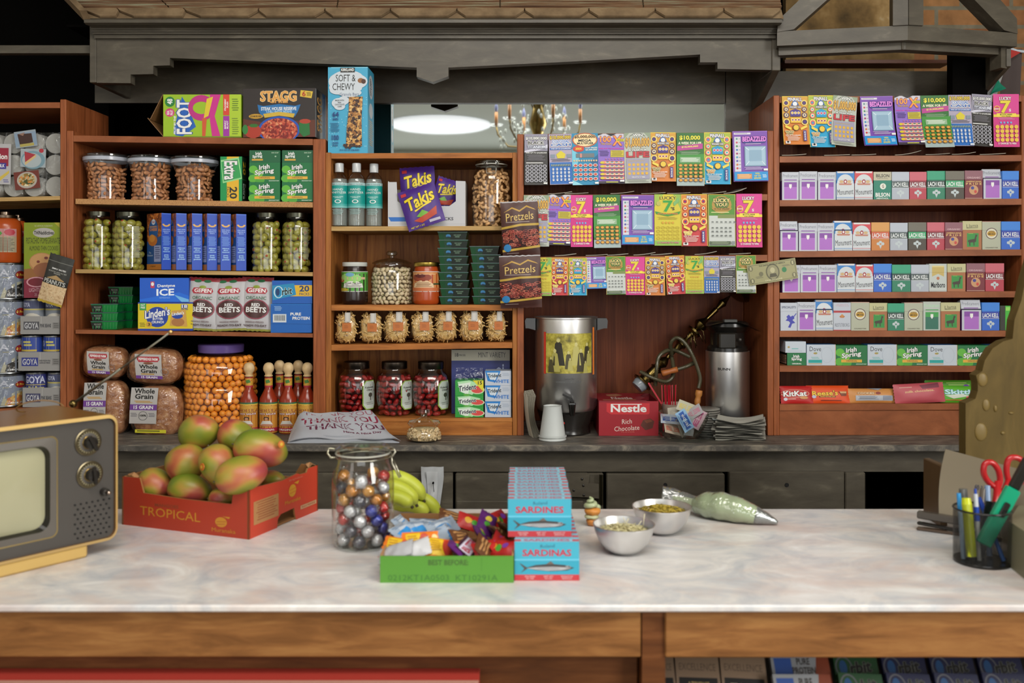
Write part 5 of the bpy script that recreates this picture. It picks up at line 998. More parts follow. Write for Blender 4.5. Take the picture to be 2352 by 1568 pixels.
# hot sauce bottles
la = Art('#c98a34').r(0, 0, 1, .05, '#2f6a4a').r(0, .05, 1, .09, '#d8b84a').p([(.1, .14), (.5, .09), (.9, .14), (.95, .2), (.05, .2)], '#cf9a3c').t('CHOLULA', .08, .2, .92, .33, '#8a2420', edge='#e2c050').t('HOT SAUCE', .22, .35, .84, .4, Wt, edge='#8a2420').e(.5, .52, .1, .06, '#3a2418', 10).e(.5, .535, .06, .045, '#c08a64', 10).p([(.36, .6), (.64, .6), (.74, .74), (.26, .74)], '#d0ccc4').e(.5, .74, .26, .04, '#b97a5c', 10).lines(.05, .55, .2, .75, 4, '#8a6a2a').r(0, .83, 1, .95, '#a82438').t('ORIGINAL', .2, .86, .8, .92, Wt)
def sauce(label, px, Y):
    e = thing('hot_sauce_bottle', label, 'bottle', (PX(px, Y), Y, BZ), 0, 'hot sauce bottles with wooden caps'); r = .029; h = .178
    b = B(); b.lathe([(r*.9, 0), (r, .006), (r, .098), (r*.93, .112), (r*.6, .13), (r*.42, .142), (r*.40, .178), (0, .178)], '#8f2f17/g', 24); b.obj('glass_body', e)
    b = B(); b.lathe([(r*.45, .180), (r*.45, .183), (r*.36, .1855), (.0125, .192), (.0165, .199), (.0172, .206), (.0160, .213), (.0115, .2205), (.006, .2235), (0, .2242)], 'bottle_wood', 20); b.obj('wooden_cap', e)
    b = B(); b.art(la, cyl(r*1.01, .004, .1, 88), 8, 0); b.obj('front_label', e)
    b = B(); b.art(Art('#c99a38').r(0, 0, 1, .08, '#a82438').p([(.3, .3), (.6, .2), (.7, .5), (.4, .6)], '#3f7a34').line(.2, .6, .8, .3, .05, '#b8341c').r(0, .82, 1, 1, '#a82438'), cyl(r*.43, .146, .177, 100), 6, 0); b.obj('neck_label', e)
    return e
s0 = sauce('hot sauce bottle nearest the orange snack jar', 572, YS+.05)
for px, dy, l in ((617, .05, 'hot sauce bottle, second of the front four'), (662, .05, 'hot sauce bottle, third of the front four'), (706, .05, 'hot sauce bottle against the unit side in front'), (642, .13, 'hot sauce bottle behind the second and third front ones'), (685, .13, 'hot sauce bottle standing behind the last front pair')):
    dup(s0, (PX(px, YS+dy), YS+dy, BZ), None, l)
# ---- on top of the unit: snack roll box, chili box ----
zq = B_.z('top', PX(460, YS))+.001
o = carton('fruit_snack_box', 'lime green fruit snack box lying on its side with open flaps', 'snack box', 375, 554, 217, zq, YS+.012, .12, Art('#8fb01c').r(.0, 0, .78, 1, '#95b81e').e(.085, .17, .065, .12, '#1f7a34').t('48', .05, .1, .12, .23, Wt, rot=90).e(.085, .42, .06, .1, '#c9347a', 12).t('REAL\nFRUIT', .045, .36, .125, .48, Wt, rot=90).p([(.13, .88), (.24, .05), (.31, .25), (.42, .75), (.25, .97), (.16, .95)], '#1c5cb4').t('FOOT', .17, .12, .37, .92, Wt, rot=90, edge='#1c4a94').t('FRUIT BY THE', .135, .5, .165, .92, Wt, rot=90).ring(.49, .31, .17, .3, .06, '#b8287c', 24, 2.6).p([(.5, .55), (.56, .55), (.54, 1), (.5, 1)], '#c9542c').p([(.6, 0), (.74, 0), (.66, .5), (.74, 1), (.63, 1), (.6, .6)], '#c42a86').p([(.56, .1), (.64, .05), (.58, .5), (.52, .55)], '#d8c02c').r(.77, .0, .85, .48, '#d0402c').t('STRAWBERRY\nSPLASH', .785, .1, .835, .38, Wt, rot=90).r(.77, .5, .85, 1, '#9a2c9c').t('BERRY\nBLAST', .785, .6, .835, .8, Wt, rot=90).r(.85, 0, 1, 1, '#a8c42c').lines(.88, .1, .97, .4, 6, '#5a7a1c').lines(.88, .55, .97, .95, 8, '#6f8a24').r(0, .97, 1, 1, '#6f8a14'), '#7a9a18')
def flap(par, pts, t=.002):
    b = B(); v = [Vector(p) for p in pts]; n = (v[1]-v[0]).cross(v[2]-v[0]).normalized()*t; b.add([tuple(q) for q in v]+[tuple(q+n) for q in v], [(0, 1, 2, 3), (7, 6, 5, 4)]+[(k, 4+k, 4+(k+1) % 4, (k+1) % 4) for k in range(4)], '#7a5632'); return b.obj('open_flap', par)
w_ = 179*(YS+.012)/FPX; h_ = PZ(217, YS+.012)-zq
flap(o, [(-w_/2, 0, h_), (-w_/2, .1, h_), (-w_/2-.04, .1, h_*.42), (-w_/2-.04, .0, h_*.42)]); flap(o, [(-w_/2, 0, .002), (-w_/2, .1, .002), (-w_/2-.05, .1, h_*.47), (-w_/2-.05, 0, h_*.45)])
carton('chili_box', 'black six pack chili box with a blue bowl picture', 'food box', 557, 725, 203, zq+.001, YS+.01, .16, Art('#2a2220').p([(0, .62), (.3, .7), (1, .65), (1, 1), (0, 1)], '#5a2a18').t('STAGG', .24, .05, .74, .27, '#d89a4c', edge='#f0d8a0', ew=.006).t('CHILI', .36, .2, .62, .3, '#d89a4c').p([(.2, .33), (.28, .36), (.5, .32), (.72, .36), (.8, .33), (.76, .48), (.72, .58), (.5, .5), (.27, .58), (.22, .48)], '#1c6aa8').t('STEAK HOUSE RESERVE', .25, .38, .74, .45, Wt).t('CHILI WITH BEANS', .32, .455, .68, .5, '#a9d0ea').p([(.28, .52), (.5, .48), (.72, .52), (.7, .6), (.5, .56), (.3, .6)], '#c9a83c').e(.5, .85, .29, .28, '#1f4fa8', 28).e(.5, .86, .26, .25, 'chili', 28).e(.14, .88, .12, .14, '#a83420', 14).e(.15, .76, .07, .04, '#2f6a24', 6).e(.03, .84, .04, .1, '#2f7a34').p([(.78, .7), (.92, .72), (.93, .95), (.84, 1), (.78, .9)], '#1f6a30').e(.86, .68, .08, .05, '#a83a24', 10).p([(.8, .04), (.97, .07), (.95, .21), (.79, .17)], '#cfb03c').t('6', .82, .06, .87, .17, '#a8301c').lines(.88, .09, .95, .17, 3, '#5a4a1c').e(.18, .57, .1, .05, '#c0922c', 14).t('25% MORE BEEF', .1, .55, .26, .59, K), '#1a1513', None, -3, sidea=Art('#1d1a1c').r(.55, 0, .8, 1, '#1c6aa8').r(.85, 0, 1, 1, '#a85a24').t('STAGG', .15, .15, .5, .85, '#d89a4c', rot=90).r(0, 0, .08, 1, '#8a8a8a'))
# ---- granola bar box on the pine unit ----
a = Art('#3fa0c4').r(.08, 0, 1, .01, '#7fc4dc')
for k in range(60): q = random.Random(k); a.e(q.random(), .35+.6*q.random(), .012, .006, '#8fcfe4', 6)
for q in ((.5, .13, .4, .09), (.3, .17, .28, .1), (.75, .17, .25, .08), (.45, .24, .42, .08), (.25, .27, .2, .05), (.55, .3, .3, .05)): a.e(*q, '#c4ccd4', 20)
a.r(.32, .01, .68, .065, K).t('KIRKLAND', .34, .017, .66, .05, Wt).t('SOFT &', .2, .09, .7, .17, K, False).t('CHEWY', .12, .19, .68, .27, K, False).t('Granola Bars', .3, .3, .78, .335, '#4a5a7a', False).e(.83, .16, .08, .03, '#8a5a30', 10).e(.9, .17, .06, .03, '#4a2a1c', 8)
for q in ((.28, .42, .18, .06), (.4, .39, .14, .05), (.3, .46, .14, .04)): a.e(*q, '#c4ccd4', 16)
a.t('MADE WITH\nREAL\nCHOCOLATE\nCHIPS', .18, .38, .42, .47, K).p([(.53, .35), (.88, .345), (.85, .6), (.86, .92), (.46, .93), (.48, .7), (.53, .5)], 'granolaprint')
for k in range(12): q = random.Random(k+90); a.e(.38+.46*q.random(), .9+.04*q.random(), .035, .016, '#3a1f18', 7)
for k in range(9): q = random.Random(k+40); a.e(.55+.28*q.random(), .38+.5*q.random(), .045, .018, '#3a2018', 6)
a.t('64', .12, .52, .28, .58, '#1c3f7a').t('BARS', .13, .59, .27, .62, '#1c3f7a').lines(.06, .65, .3, .76, 6, '#2a6a94').t('100', .1, .79, .28, .85, '#1c3f7a').t('CALORIES\nPER BAR', .11, .87, .27, .92, '#1c3f7a').t('64 X 0.85 OZ (24g) BARS', .3, .955, .8, .975, '#1c3f7a')
zq = C_.z('top', PX(805, YS))+.001
carton('granola_bar_box', 'tall light blue granola bar box on the pine unit', 'food box', 753, 845, 154, zq, YS+.008, .105, a, '#3fa0c4', None, -2, sidea=Art('#3fa0c4').e(.5, .2, .35, .14, '#c4ccd4').t('SOFT & CHEWY', .35, .1, .6, .3, K, rot=90).e(.5, .48, .3, .09, '#c4ccd4').lines(.2, .6, .8, .9, 12, '#c9a878', .4), topa=Art('#5fb4d0'))
# ---- first shelf of the pine unit ----
def sanit(label, px, Y):
    z = zt(C_, 'a', px); e = thing('hand_sanitizer_bottle', label, 'bottle', (PX(px, Y), Y, z), 0, 'hand sanitizer bottles'); r = .0278; h = .2
    b = B(); b.shell([(r*.9, 0), (r, .004), (r, .142), (r*.9, .155), (r*.55, .168), (r*.42, .172), (r*.42, .176)], 'glass', 24); b.lathe([(0, .001), (r*.9, .001)], 'glassgreen', 20); b.obj('plastic_body', e)
    b = B(); b.lathe([(0, .003), (r*.9, .003), (r*.93, .138), (r*.85, .15), (0, .15)], 'gel', 20); b.obj('gel', e)
    b = B(); b.lathe([(r*.5, .172), (r*.5, .198), (r*.47, .2), (0, .2)], '#bfc2c4/g', 22); b.obj('flip_cap', e)
    a = Art().r(0, 0, 1, .08, '#a8c4c4').t('clean n natural', .2, .02, .8, .065, '#4a6a6a', False).r(0, .08, 1, .62, '#0f9088').t('HAND\nSANITIZER', .14, .17, .86, .32, Wt, False).t('ALCOHOL BASED\nFORMULA', .28, .4, .72, .46, '#bfe0dc').ring(.5, .55, .13, .055, .04, Wt, 16, .45).r(0, .62, 1, .68, '#3aa29c').r(0, .68, 1, .74, '#6fb4b0').lines(.25, .78, .75, .95, 4, '#8fb8b6', .3)
    b = B(); b.art(a, cyl(r*1.01, .03, .137, 80), 8, 0); b.obj('front_label', e); return e
s0 = sanit('hand sanitizer bottle against the unit side', 779.5, YS+.035); dup(s0, (PX(819, YS+.035), YS+.035, s0.location.z), None, 'middle hand sanitizer bottle of the three'); dup(s0, (PX(859, YS+.05), YS+.05, s0.location.z), None, 'hand sanitizer bottle beside the white snack box')
z = zt(C_, 'a', 980); bx = thing('snack_display_box', 'white cardboard snack box with a cut down front', 'display box', (PX(980, YS+.01), YS+.01, z))
def bpz(name, pts, y0, y1, m, art=None):
    b = B(); b.prism([(PX(px, YS+.01)-bx.location.x, PZ(py, YS+.01)-z) for px, py in pts], y0, y1, m); return b.obj(name, bx)
bpz('front_panel', [(891, 521), (891, 418), (911, 418), (913, 462), (930, 473), (1032, 473), (1047, 462), (1047, 415), (1069, 416), (1069, 521)], 0, .0025, '#b9b9bc')
b = B(); b.face(Art().p([(.0, .5), (.22, .5), (.24, .8), (.03, .8)], '#1c64b4').t('SNACK PACKS', .42, .5, .85, .72, '#3a3a44').line(0, .98, 1, .98, .02, '#9a9aa0'), (PX(892, YS+.01)-bx.location.x, 0, .05), (.24, 0, 0), (0, 0, -.045)); b.obj('printed_stripe', bx)
hh = PZ(416, YS+.01)-z; wb = PX(1069, YS+.01)-bx.location.x; wa = PX(891, YS+.01)-bx.location.x
b = B(); b.box(wb-.0025, wb, .0026, .14, 0, hh, '#a8a39c'); b.obj('side_panel', bx); b = B(); b.box(wa, wa+.0025, .0026, .14, 0, hh, '#a8a39c'); b.obj('side_panel', bx)
b = B(); b.box(wa, wb, .14, .1425, 0, hh*.9, '#9a958c'); b.obj('back_panel', bx); b = B(); b.box(wa+.003, wb-.003, .003, .139, .0, .0025, '#8a857c'); b.obj('base_panel', bx)
tk = Art('#44227c').t('Takis', .1, .18, .92, .5, '#e2c92c', True, .14, edge='#1a0f2a').line(.3, .58, .8, .46, .04, '#e2c92c').p([(.3, .72), (.5, .6), (.65, .7), (.5, .8)], '#6fa83c').p([(.2, .8), (.6, .72), (.9, .6), (.85, .8), (.4, .9)], '#b03a1c').r(.06, .08, .2, .16, '#b8343c').r(.6, .88, .9, .94, '#b8b4c4').t('NET WT 1 OZ', .08, .93, .45, .97, '#c9b83c')
pillow('snack_bag', 'purple rolled chip bag standing at the back of the white box', 'chip bag', 920, 1000, 386, z+.065, YS+.085, .018, tk, '#44227c/x', -8, -4, 'purple chip bags', .12, crimp='z', nx=7, ny=9, wob=.5, h=.13)
pillow('snack_bag', 'purple rolled chip bag leaning to the corner of the white box', 'chip bag', 995, 1052, 410, z+.055, YS+.07, .016, tk, '#44227c/x', -6, 18, 'purple chip bags', .12, crimp='z', nx=7, ny=9, wob=.5, h=.1)
pillow('snack_bag', 'purple rolled chip bag hanging tilted over the front of the white box', 'chip bag', 924, 1012, 432, z-.006, YS-.008, .018, tk, '#44227c/x', -10, -18, 'purple chip bags', .1, crimp='z', nx=8, ny=10, wob=.5, h=.13, seed=3)
def cashew(b):
    pts = [(.0075*cos(t), 0, .0075*sin(t)) for t in [R(-30+k*26) for k in range(8)]]; b.tube(pts, [.0022, .0044, .005, .005, .0048, .0046, .004, .0018], '#d2a470', 7)
csh = proto_piece('cashew', 'cashew', cashew); Y = YS+.07; z = zt(C_, 'a', 1129); r = 44*Y/FPX; h = PZ(368, Y)-z
def clip_jar(lab, px, Y, zb, r, h, neck=.78, wire_side=0, shoulder=.76, name='glass_jar'):
    j = thing(name, lab, 'jar', (PX(px, Y), Y, zb)); n = r*neck
    b = B(); b.shell([(r*.86, 0), (r*.97, .006), (r, .02), (r, h*(shoulder-.1)), (r*.97, h*shoulder), (n*1.02, h*(shoulder+.1)), (n, h*.89), (n*1.04, h*.9), (n*1.04, h*.92)], 'glass', 36); b.lathe([(0, .003), (r*.85, .003)], 'glassgreen', 30); b.obj('glass_body', j)
    b = B(); b.shell([(n*1.05, h*.925), (n*1.08, h*.93), (n*1.08, h*.97), (n*1.0, h*.99), (n*.9, h*1.0), (n*.8, h*.975), (.001, h*.97)], 'glassgreen', 36); b.obj('lid', j)
    b = B(); b.shell([(n*1.05, h*.915), (n*1.09, h*.918), (n*1.09, h*.93), (n*1.04, h*.932)], '#b5b3a8/g', 36); b.obj('rubber_seal', j)
    return j, n
j, n = clip_jar('tall clip top jar of cashews by the ticket unit', 1129, Y, z, r, h)
b = B(); b.tube([(n*1.04*sin(t), -n*1.04*cos(t), h*.885) for t in [2*pi*k/28 for k in range(28)]], .0014, '#8a8a84/m', 6, True)
b.tube([(-.022, -n*1.05, h*.885), (-.023, -n*1.08, h*.93), (-.014, -n*1.05, h*.97), (.014, -n*1.05, h*.97), (.023, -n*1.08, h*.93), (.022, -n*1.05, h*.885)], .0014, '#9a9a94/m', 6); b.tube([(-.018, -n*1.07, h*.93), (-.014, -n*1.1, h*.78), (.014, -n*1.1, h*.78), (.018, -n*1.07, h*.93)], .0014, '#9a9a94/m', 6); b.obj('wire_clasp', j)
fill(csh, 'pale cashew in the tall clip top jar', 'cashews in the clip top jar', (j.location.x, Y, z), lambda q: r*.97 if q < h*.66 else r*(.97-.9*(q-h*.66)/h), .002, h*.83, .0165, .0145, .0075, 150, seed=5, core='#8a6238'); finish(csh)
# ---- second shelf of the pine unit ----
def label_jar(lab, px0, px1, yt, key, lid, body, art, la_):
    Y = YS+.05; z = zt(C_, key, (px0+px1)/2); r = (px1-px0)/2*Y/FPX; h = PZ(yt, Y)-z; e = thing('preserve_jar', lab, 'jar', (PX((px0+px1)/2, Y), Y, z))
    b = B(); b.lathe([(r*.85, 0), (r*.98, .006), (r, .015), (r, h*.72), (r*.9, h*.82), (r*.86, h*.9), (0, h*.9)], body, 28); b.obj('glass_body', e)
    b = B(); b.lathe([(r*.93, h*.9), (r*.95, h*.91), (r*.95, h*.99), (r*.9, h), (0, h)], lid, 30); b.obj('lid', e)
    b = B(); b.art(art, cyl(r*1.008, h*la_[0], h*la_[1], 84), 8, 0); b.obj('paper_label', e)
label_jar('dark fig jam jar with white lid and green label', 785, 845, 602, 'b', '#c4c6c0/g', '#241410/g', Art('#4f9a3c').r(0, 0, 1, .03, '#c9c9c4').r(0, .97, 1, 1, '#c9c9c4').e(.4, .35, .34, .25, '#8fc46a').e(.42, .16, .12, .1, '#6fa0c0').r(.08, .28, .85, .4, '#c9a88a').e(.15, .45, .1, .08, '#b8403a').p([(.22, .8), (.25, .6), (.4, .48), (.6, .48), (.75, .6), (.78, .8)], '#d4d4cc').t('Fresh Fig Jam', .3, .55, .72, .62, K).lines(.28, .65, .74, .78, 3, '#5a5a54').r(0, .58, .22, .62, '#3a5a2c').e(.2, .9, .2, .08, '#b8a83c'), (.3, .78))
label_jar('orange jam jar with gold lid and orange label', 949, 1011, 602, 'b', '#b39a4a/m', 'jam', Art('#c9844a').r(0, 0, 1, .03, '#c9c9c4').r(0, .97, 1, 1, '#c9c9c4').e(.38, .3, .28, .2, '#8a3a24').e(.35, .22, .15, .1, '#5a1f1c').p([(.14, .8), (.18, .6), (.35, .45), (.55, .45), (.7, .62), (.72, .8)], '#d8b890').lines(.22, .55, .66, .78, 5, '#7a4a2c').r(.7, .58, 1, .66, '#3a4a2c').r(0, .8, 1, .97, '#c0683a').lines(.1, .12, .9, .2, 1, '#e0b080'), (.3, .78))
def pist(b):
    b.ball((0, 0, 0), 1, '#d2c09c', 9, 6, X=lambda v: Vector((v.x*.0068, v.y*.006, v.z*.0092))); b.ball((0, -.0035, .003), (.0026, .003, .0055), '#7a7a3a', 6, 4)
ps = proto_piece('pistachio', 'pistachio', pist); Y = YS+.08; z = zt(C_, 'b', 900); r = 48*Y/FPX; h = PZ(603, Y)-z; j = jar_thing('round glass jar of pistachios with a knobbed lid', 900, Y, z)
b = B(); b.shell([(r*.88, 0), (r*.97, .006), (r, .02), (r, h*.72), (r*.93, h*.86), (r*.84, h*.93), (r*.84, h*.97)], 'glass', 36); b.lathe([(0, .003), (r*.88, .003)], 'glassgreen', 30); b.obj('glass_body', j)
b = B(); b.shell([(r*.92, h*.97), (r*.94, h*.985), (r*.93, h), (r*.7, h*1.06), (r*.3, h*1.1), (r*.13, h*1.12), (r*.12, h*1.16), (r*.26, h*1.19), (r*.28, h*1.24), (r*.2, h*1.28), (.001, h*1.285)], 'glassgreen', 32); b.obj('knobbed_lid', j)
fill(ps, 'pale pistachio in the round knobbed jar', 'pistachios in the knobbed jar', (PX(900, Y), Y, z), lambda q: r*.975 if q < h*.7 else r*(.975-.45*(q-h*.7)/h), .002, h*.83, .0152, .0128, .0075, 190, seed=8, core='#7d6d4c'); finish(ps)
# ---- pasta bags ----
for i, (x0, x1, yt) in enumerate(((770, 822, 715), (826, 881, 717), (881, 940, 714), (943, 998, 713.5), (999, 1052, 713), (1054, 1113, 712.5), (1117, 1165, 713))):
    Y = YS+.04; px = (x0+x1)/2; z = zt(C_, 'c', px); w_ = (x1-x0)*Y/FPX; h = PZ(yt, Y)-z; rr = random.Random(i+3)
    e = thing('pasta_bag', f'clear bag of pasta with an orange label, {NTH[i]} from the sauce bottle side', 'pasta bag', (PX(px, Y), Y, z), R(rr.uniform(-6, 6)), 'clear pasta bags')
    sg = lambda q, k: math.copysign(abs(q)**k, q)
    def bf(s_, k=0):
        def fn(u, v):
            t = 2*pi*u; p = pi*(v-.5); q = 1-.16*v
            return (sg(cos(t), .8)*sg(cos(p), .55)*w_/2*s_*q*1.06, sg(sin(t), .8)*sg(cos(p), .55)*.026*s_, h/2+sg(sin(p), .85)*h/2*s_)
        return fn
    b = B(); b.grid(bf(.88), 16, 10, 'pasta')
    for k in range(70):
        u, v = rr.random()*.5+.5, .08+.84*rr.random(); p = Vector(bf(.9)(u, v)); a = rr.uniform(0, pi); d = Vector((cos(a), rr.uniform(-.3, .1), sin(a)))*.008; m = p+Vector((rr.uniform(-.002, .002), -.002, .002))
        b.tube([p-d, m, p+d], .0019, ('#cfa562', '#e0bc7c')[k % 2], 5)
    tag(b.obj('pasta', e), kind='stuff')
    b = B(); f0 = bf(1.0); b.grid(lambda u, v: tuple(c+.0014*sin(37*u+23*v+i)*(k == 1)+.001*sin(29*v+11*u)*(k == 0) for k, c in enumerate(f0(u, v))), 24, 14, 'film'); b.obj('wrapper', e)
    b = B(); b.art(Art('#b8692c').r(0, 0, 1, .04, '#8a4a1c').lines(.2, .3, .7, .7, 3, '#8a4a20', .3), lambda u, v, q: (w_*(-.1+.4*u), -.0285-q-.001*sin(3*u), h*(.66-.27*v)), 2, 0); b.art(Art('#b8b4ae').lines(.2, 0, .8, 1, 1, '#c9c5bf', .9), lambda u, v, q: (w_*(.02+.24*u), -.0275-q, h*(.98-.3*v)), 0, 0)
    b.obj('paper_label', e)
# ---- kalamata jars ----
def kal(b): b.ball((0, 0, 0), (.0078, .0078, .0135), '#9a3234/g', 9, 7)
kk = proto_piece('dark_olive', 'olive', kal); kp = B(); kal(kp)
for i, (x0, x1) in enumerate(((777, 861), (868, 944), (949, 1030))):
    Y = YS+.075; px = (x0+x1)/2; z = zt(C_, 'd', px); r = 41*Y/FPX; h = PZ(829, Y)-z; nm = ('the red olive jar by the unit side', 'the middle red olive jar', 'the red olive jar by the gum')[i]
    j = jar_thing('glass jar of dark red olives, '+nm, px, Y, z)
    b = B(); b.shell([(r*.8, 0), (r*.9, .006), (r, h*.35), (r, h*.6), (r*.92, h*.74), (r*.72, h*.82), (r*.68, h*.86)], 'glass', 30, sq=2.4); b.obj('glass_body', j)
    b = B(); b.lathe([(r*.7, h*.86), (r*.72, h*.87), (r*.72, h*.99), (r*.68, h), (0, h)], '#5a5148/m', 28); b.obj('lid', j)
    b = B(); b.lathe([(0, .002), (r*.85, .008), (r*.96, h*.4), (r*.94, h*.68), (r*.7, h*.8), (0, h*.8)], 'redbrine', 24); b.obj('brine', j)
    b = B(); b.art(Art().p([(0, .15), (.2, 0), (.8, 0), (1, .15), (1, .85), (.8, 1), (.2, 1), (0, .85)], '#8fae4a').p([(.06, .17), (.23, .03), (.77, .03), (.94, .17), (.94, .83), (.77, .97), (.23, .97), (.06, .83)], '#c4ccc4').t('Kalamata\nOlives', .15, .2, .75, .36, '#3a3a34').e(.5, .5, .15, .08, '#4a4a40', 8).r(.48, .5, .54, .68, '#4a4a40').lines(.2, .75, .8, .86, 2, '#8a8f8a'), cyl(r*1.01, h*.12, h*.66, 30, mid=58), 5, 0); b.obj('octagonal_label', j)
    fill(kk, 'dark red olive in '+nm, 'dark olives in '+nm, (PX(px, Y), Y, z), lambda q: r*(.84+.3*q/h) if q < h*.4 else (r*.96 if q < h*.64 else r*(.96-1.2*(q-h*.64)/h)), .004, h*.74, .0215, .018, .0085, 54, seed=i+31, core='#3a1012', top=False)
finish(kk)
# ---- gum packs on the bottom pine shelf ----
zd = zt(C_, 'd', 1080)
tg = Art('#2a9438').p([(.08, .1), (.5, .0), (.9, .25), (.6, .95), (.2, .75)], '#a9d8a8').p([(.1, .25), (.55, .12), (.45, .95), (.2, .75)], '#d8e4d8').e(.78, .62, .26, .28, '#c9d8b0', 14).e(.78, .6, .22, .24, '#d04a44', 14).t('Trident', .12, .3, .74, .66, '#22303a', True, .16, edge=Wt).e(.4, .95, .12, .08, '#5aa83c', 8)
tgy = Art().sub(tg, 0, 0, 1, 1).p([(.62, 0), (1, 0), (1, .75)], '#d8cc2c').t('15', .8, .05, .95, .28, K)
zz = zd
for i in range(3):
    h = (.0335, .0335, .048)[i]; w_ = 65*(YS+.01)/FPX; b = B(); b.box(-w_/2, w_/2, 0, .06, 0, h, '#2a9438', .0008); b.face(tgy if i == 2 else tg, (-w_/2, 0, h), (w_, 0, 0), (0, 0, -h))
    tag(b.obj('gum_pack', None, (PX(1078, YS+.01), YS+.01, zz)), f"green watermelon gum pack, {('bottom', 'middle', 'top with a yellow corner')[i]} of its stack", 'gum pack', 'green gum packs'); zz += h+.0004
b = B(); q = 65*(YS+.01)/FPX; b.grid(lambda u, v: ((u-.5)*q*(1-.06*v)+.001*sin(20*v), .003*sin(7*u), v*.038), 10, 5, 'film'); tag(b.obj('plastic_sleeve', None, (PX(1078, YS+.01), YS+.02, zz)), 'torn clear plastic sleeve on top of the green gum', 'wrapper')
tw = Art('#b9c0cc').p([(.0, .0), (.6, 0), (.4, .8), (.1, .7)], '#1f7ac4').p([(.06, .12), (.52, .12), (.4, .65), (.2, .6)], '#c9d4de').t('Trident', .1, .2, .62, .45, '#22303a', True, .06).t('WHITE', .3, .6, .92, .84, '#1f6ab8').lines(.65, .15, .95, .4, 3, '#8a9ab0', .3)
zz = zd
for i in range(3):
    h = (.0495, .0495, .0455)[i]; w_ = 60*(YS+.012)/FPX; b = B(); b.box(-w_/2, w_/2, 0, .06, 0, h, '#a9b2c0', .001); b.face(tw, (-w_/2, 0, h), (w_, 0, 0), (0, 0, -h))
    tag(b.obj('gum_pack', None, (PX(1144, YS+.012), YS+.012, zz)), f"white and blue gum pack, {('bottom', 'middle', 'top')[i]} of the stack by the unit side", 'gum pack', 'white gum packs'); zz += h+.0004
carton('gum_carton', 'dark blue mint variety carton behind the gum packs', 'carton', 1037, 1171, 803, zd, YS+.09, .1, Art('#27306e').r(0, 0, 1, .17, '#a8a494').t('MINT VARIETY', .46, .04, .93, .12, '#3a3a3a', False).t('18', .06, .05, .12, .11, '#3a3a3a').t('PIECES', .13, .07, .24, .1, '#5a5a54').t('oi', .76, .22, .9, .42, '#8f9ac0', edge='#1a1f4a'), '#27306e')
# ================= the far shelf unit: paper rolls pack, cans, cookies =================
z = A_.z('a', PX(70, YS))+.001; Y = YS+.03
tr = thing('paper_roll_pack', 'wrapped pack of white paper rolls with recipe cards stuck on', 'paper rolls', (PX(60, Y), Y, z)); rr_ = .0325
for i in range(4):
    for k in range(3):
        b = B(); b.lathe([(0, 0), (rr_*.97, 0), (rr_, .004), (rr_, .1), (0, .1)], '#a3a29d/f', 26, ax=Matrix.Rotation(-pi/2, 3, 'X')); b.obj('paper_roll', tr, (-.107+.066*i, .0+.004*((i+k) % 2), .034+.068*k))
b = B(); b.grid(lambda u, v: (-.14+.28*u, -.004-.003*abs(sin(4*pi*u))-.0025*sin(9*v), .008+.195*v), 24, 10, 'shrink'); b.obj('shrink_wrap', tr)
def card(nm, par, px0, py0, px1, py1, Yc, a, rot=0, lab=None):
    w_, h_ = (px1-px0)*Yc/FPX, (py1-py0)*Yc/FPX; b = B(); b.box(-w_/2, w_/2, 0, .0008, -h_/2, h_/2, '#a8a7a3'); b.face(a, (-w_/2, 0, h_/2), (w_, 0, 0), (0, 0, -h_))
    o = b.obj(nm, par, (PX((px0+px1)/2, Yc)-tr.location.x, Yc-tr.location.y, PZ((py0+py1)/2, Yc)-tr.location.z), (0, R(rot), 0)); return tag(o, lab)
card('recipe_card', tr, 34, 300, 84, 338, Y-.012, Art('#8f9aa4').r(0, .1, 1, .9, '#7f93a8').p([(.15, .15), (.8, .2), (.82, .75), (.2, .85)], '#3a201a').p([(.2, .15), (.5, .1), (.4, .3)], '#8a6a5a').r(.2, .78, .85, .95, '#a89a50'), -8, 'card picturing chocolate cake')
card('recipe_card', tr, 47, 342, 105, 384, Y-.013, Art('#9aa4aa').e(.5, .6, .48, .5, '#6f8f9c', 20).e(.45, .62, .38, .4, '#a3adb0', 20).p([(.15, .15), (.6, .3), (.2, .85)], '#a02c38').p([(.18, .75), (.6, .3), (.62, .42), (.2, .9)], '#c9ac78').e(.82, .08, .1, .12, '#a82c38', 8), 2, 'card picturing cherry pie')
card('recipe_card', tr, 33, 393, 91, 434, Y-.014, Art('#6a2a20').e(.5, .5, .4, .46, '#a8a096', 20).e(.5, .48, .33, .36, 'riceprint', 20), -6, 'card picturing a bowl of rice')
card('recipe_card', tr, -45, 330, 25, 423, Y-.013, Art('#b0aeb0').r(.35, .1, .92, .55, '#8f1c34').t('tion', .55, .25, .88, .38, Wt).r(.3, .47, .85, .62, '#3a3488').t('TY MILK', .4, .5, .8, .58, Wt).p([(.5, .9), (.95, .65), (.95, .72), (.6, .95)], '#c9b04a').lines(.75, .88, .95, .97, 2, '#5a5a94'), 1, 'card with a crimson badge')
def can(lab, px0, px1, pyt, zb, Y, art, mid=0, body='#7f8794', rim='#8a8c8e/m', grp=None, span=90, name='food_can'):
    r = (px1-px0)/2*Y/FPX; h = PZ(pyt, Y)-zb; e = thing(name, lab, 'can', (PX((px0+px1)/2, Y), Y, zb), 0, grp)
    b = B(); b.lathe([(r*.96, 0), (r, .002), (r, .004), (r*.985, .006), (r*.985, h-.006), (r, h-.004), (r, h-.001), (r*.95, h-.002), (0, h-.003)], rim, 30); b.obj('tin_body', e)
    b = B(); b.art(art, cyl(r*.995, .006, h-.006, span, mid=mid), 9, 0); b.shell([(r*.99, .006), (r*.99, h-.006)], body, 30); b.obj('paper_label', e); return e, h
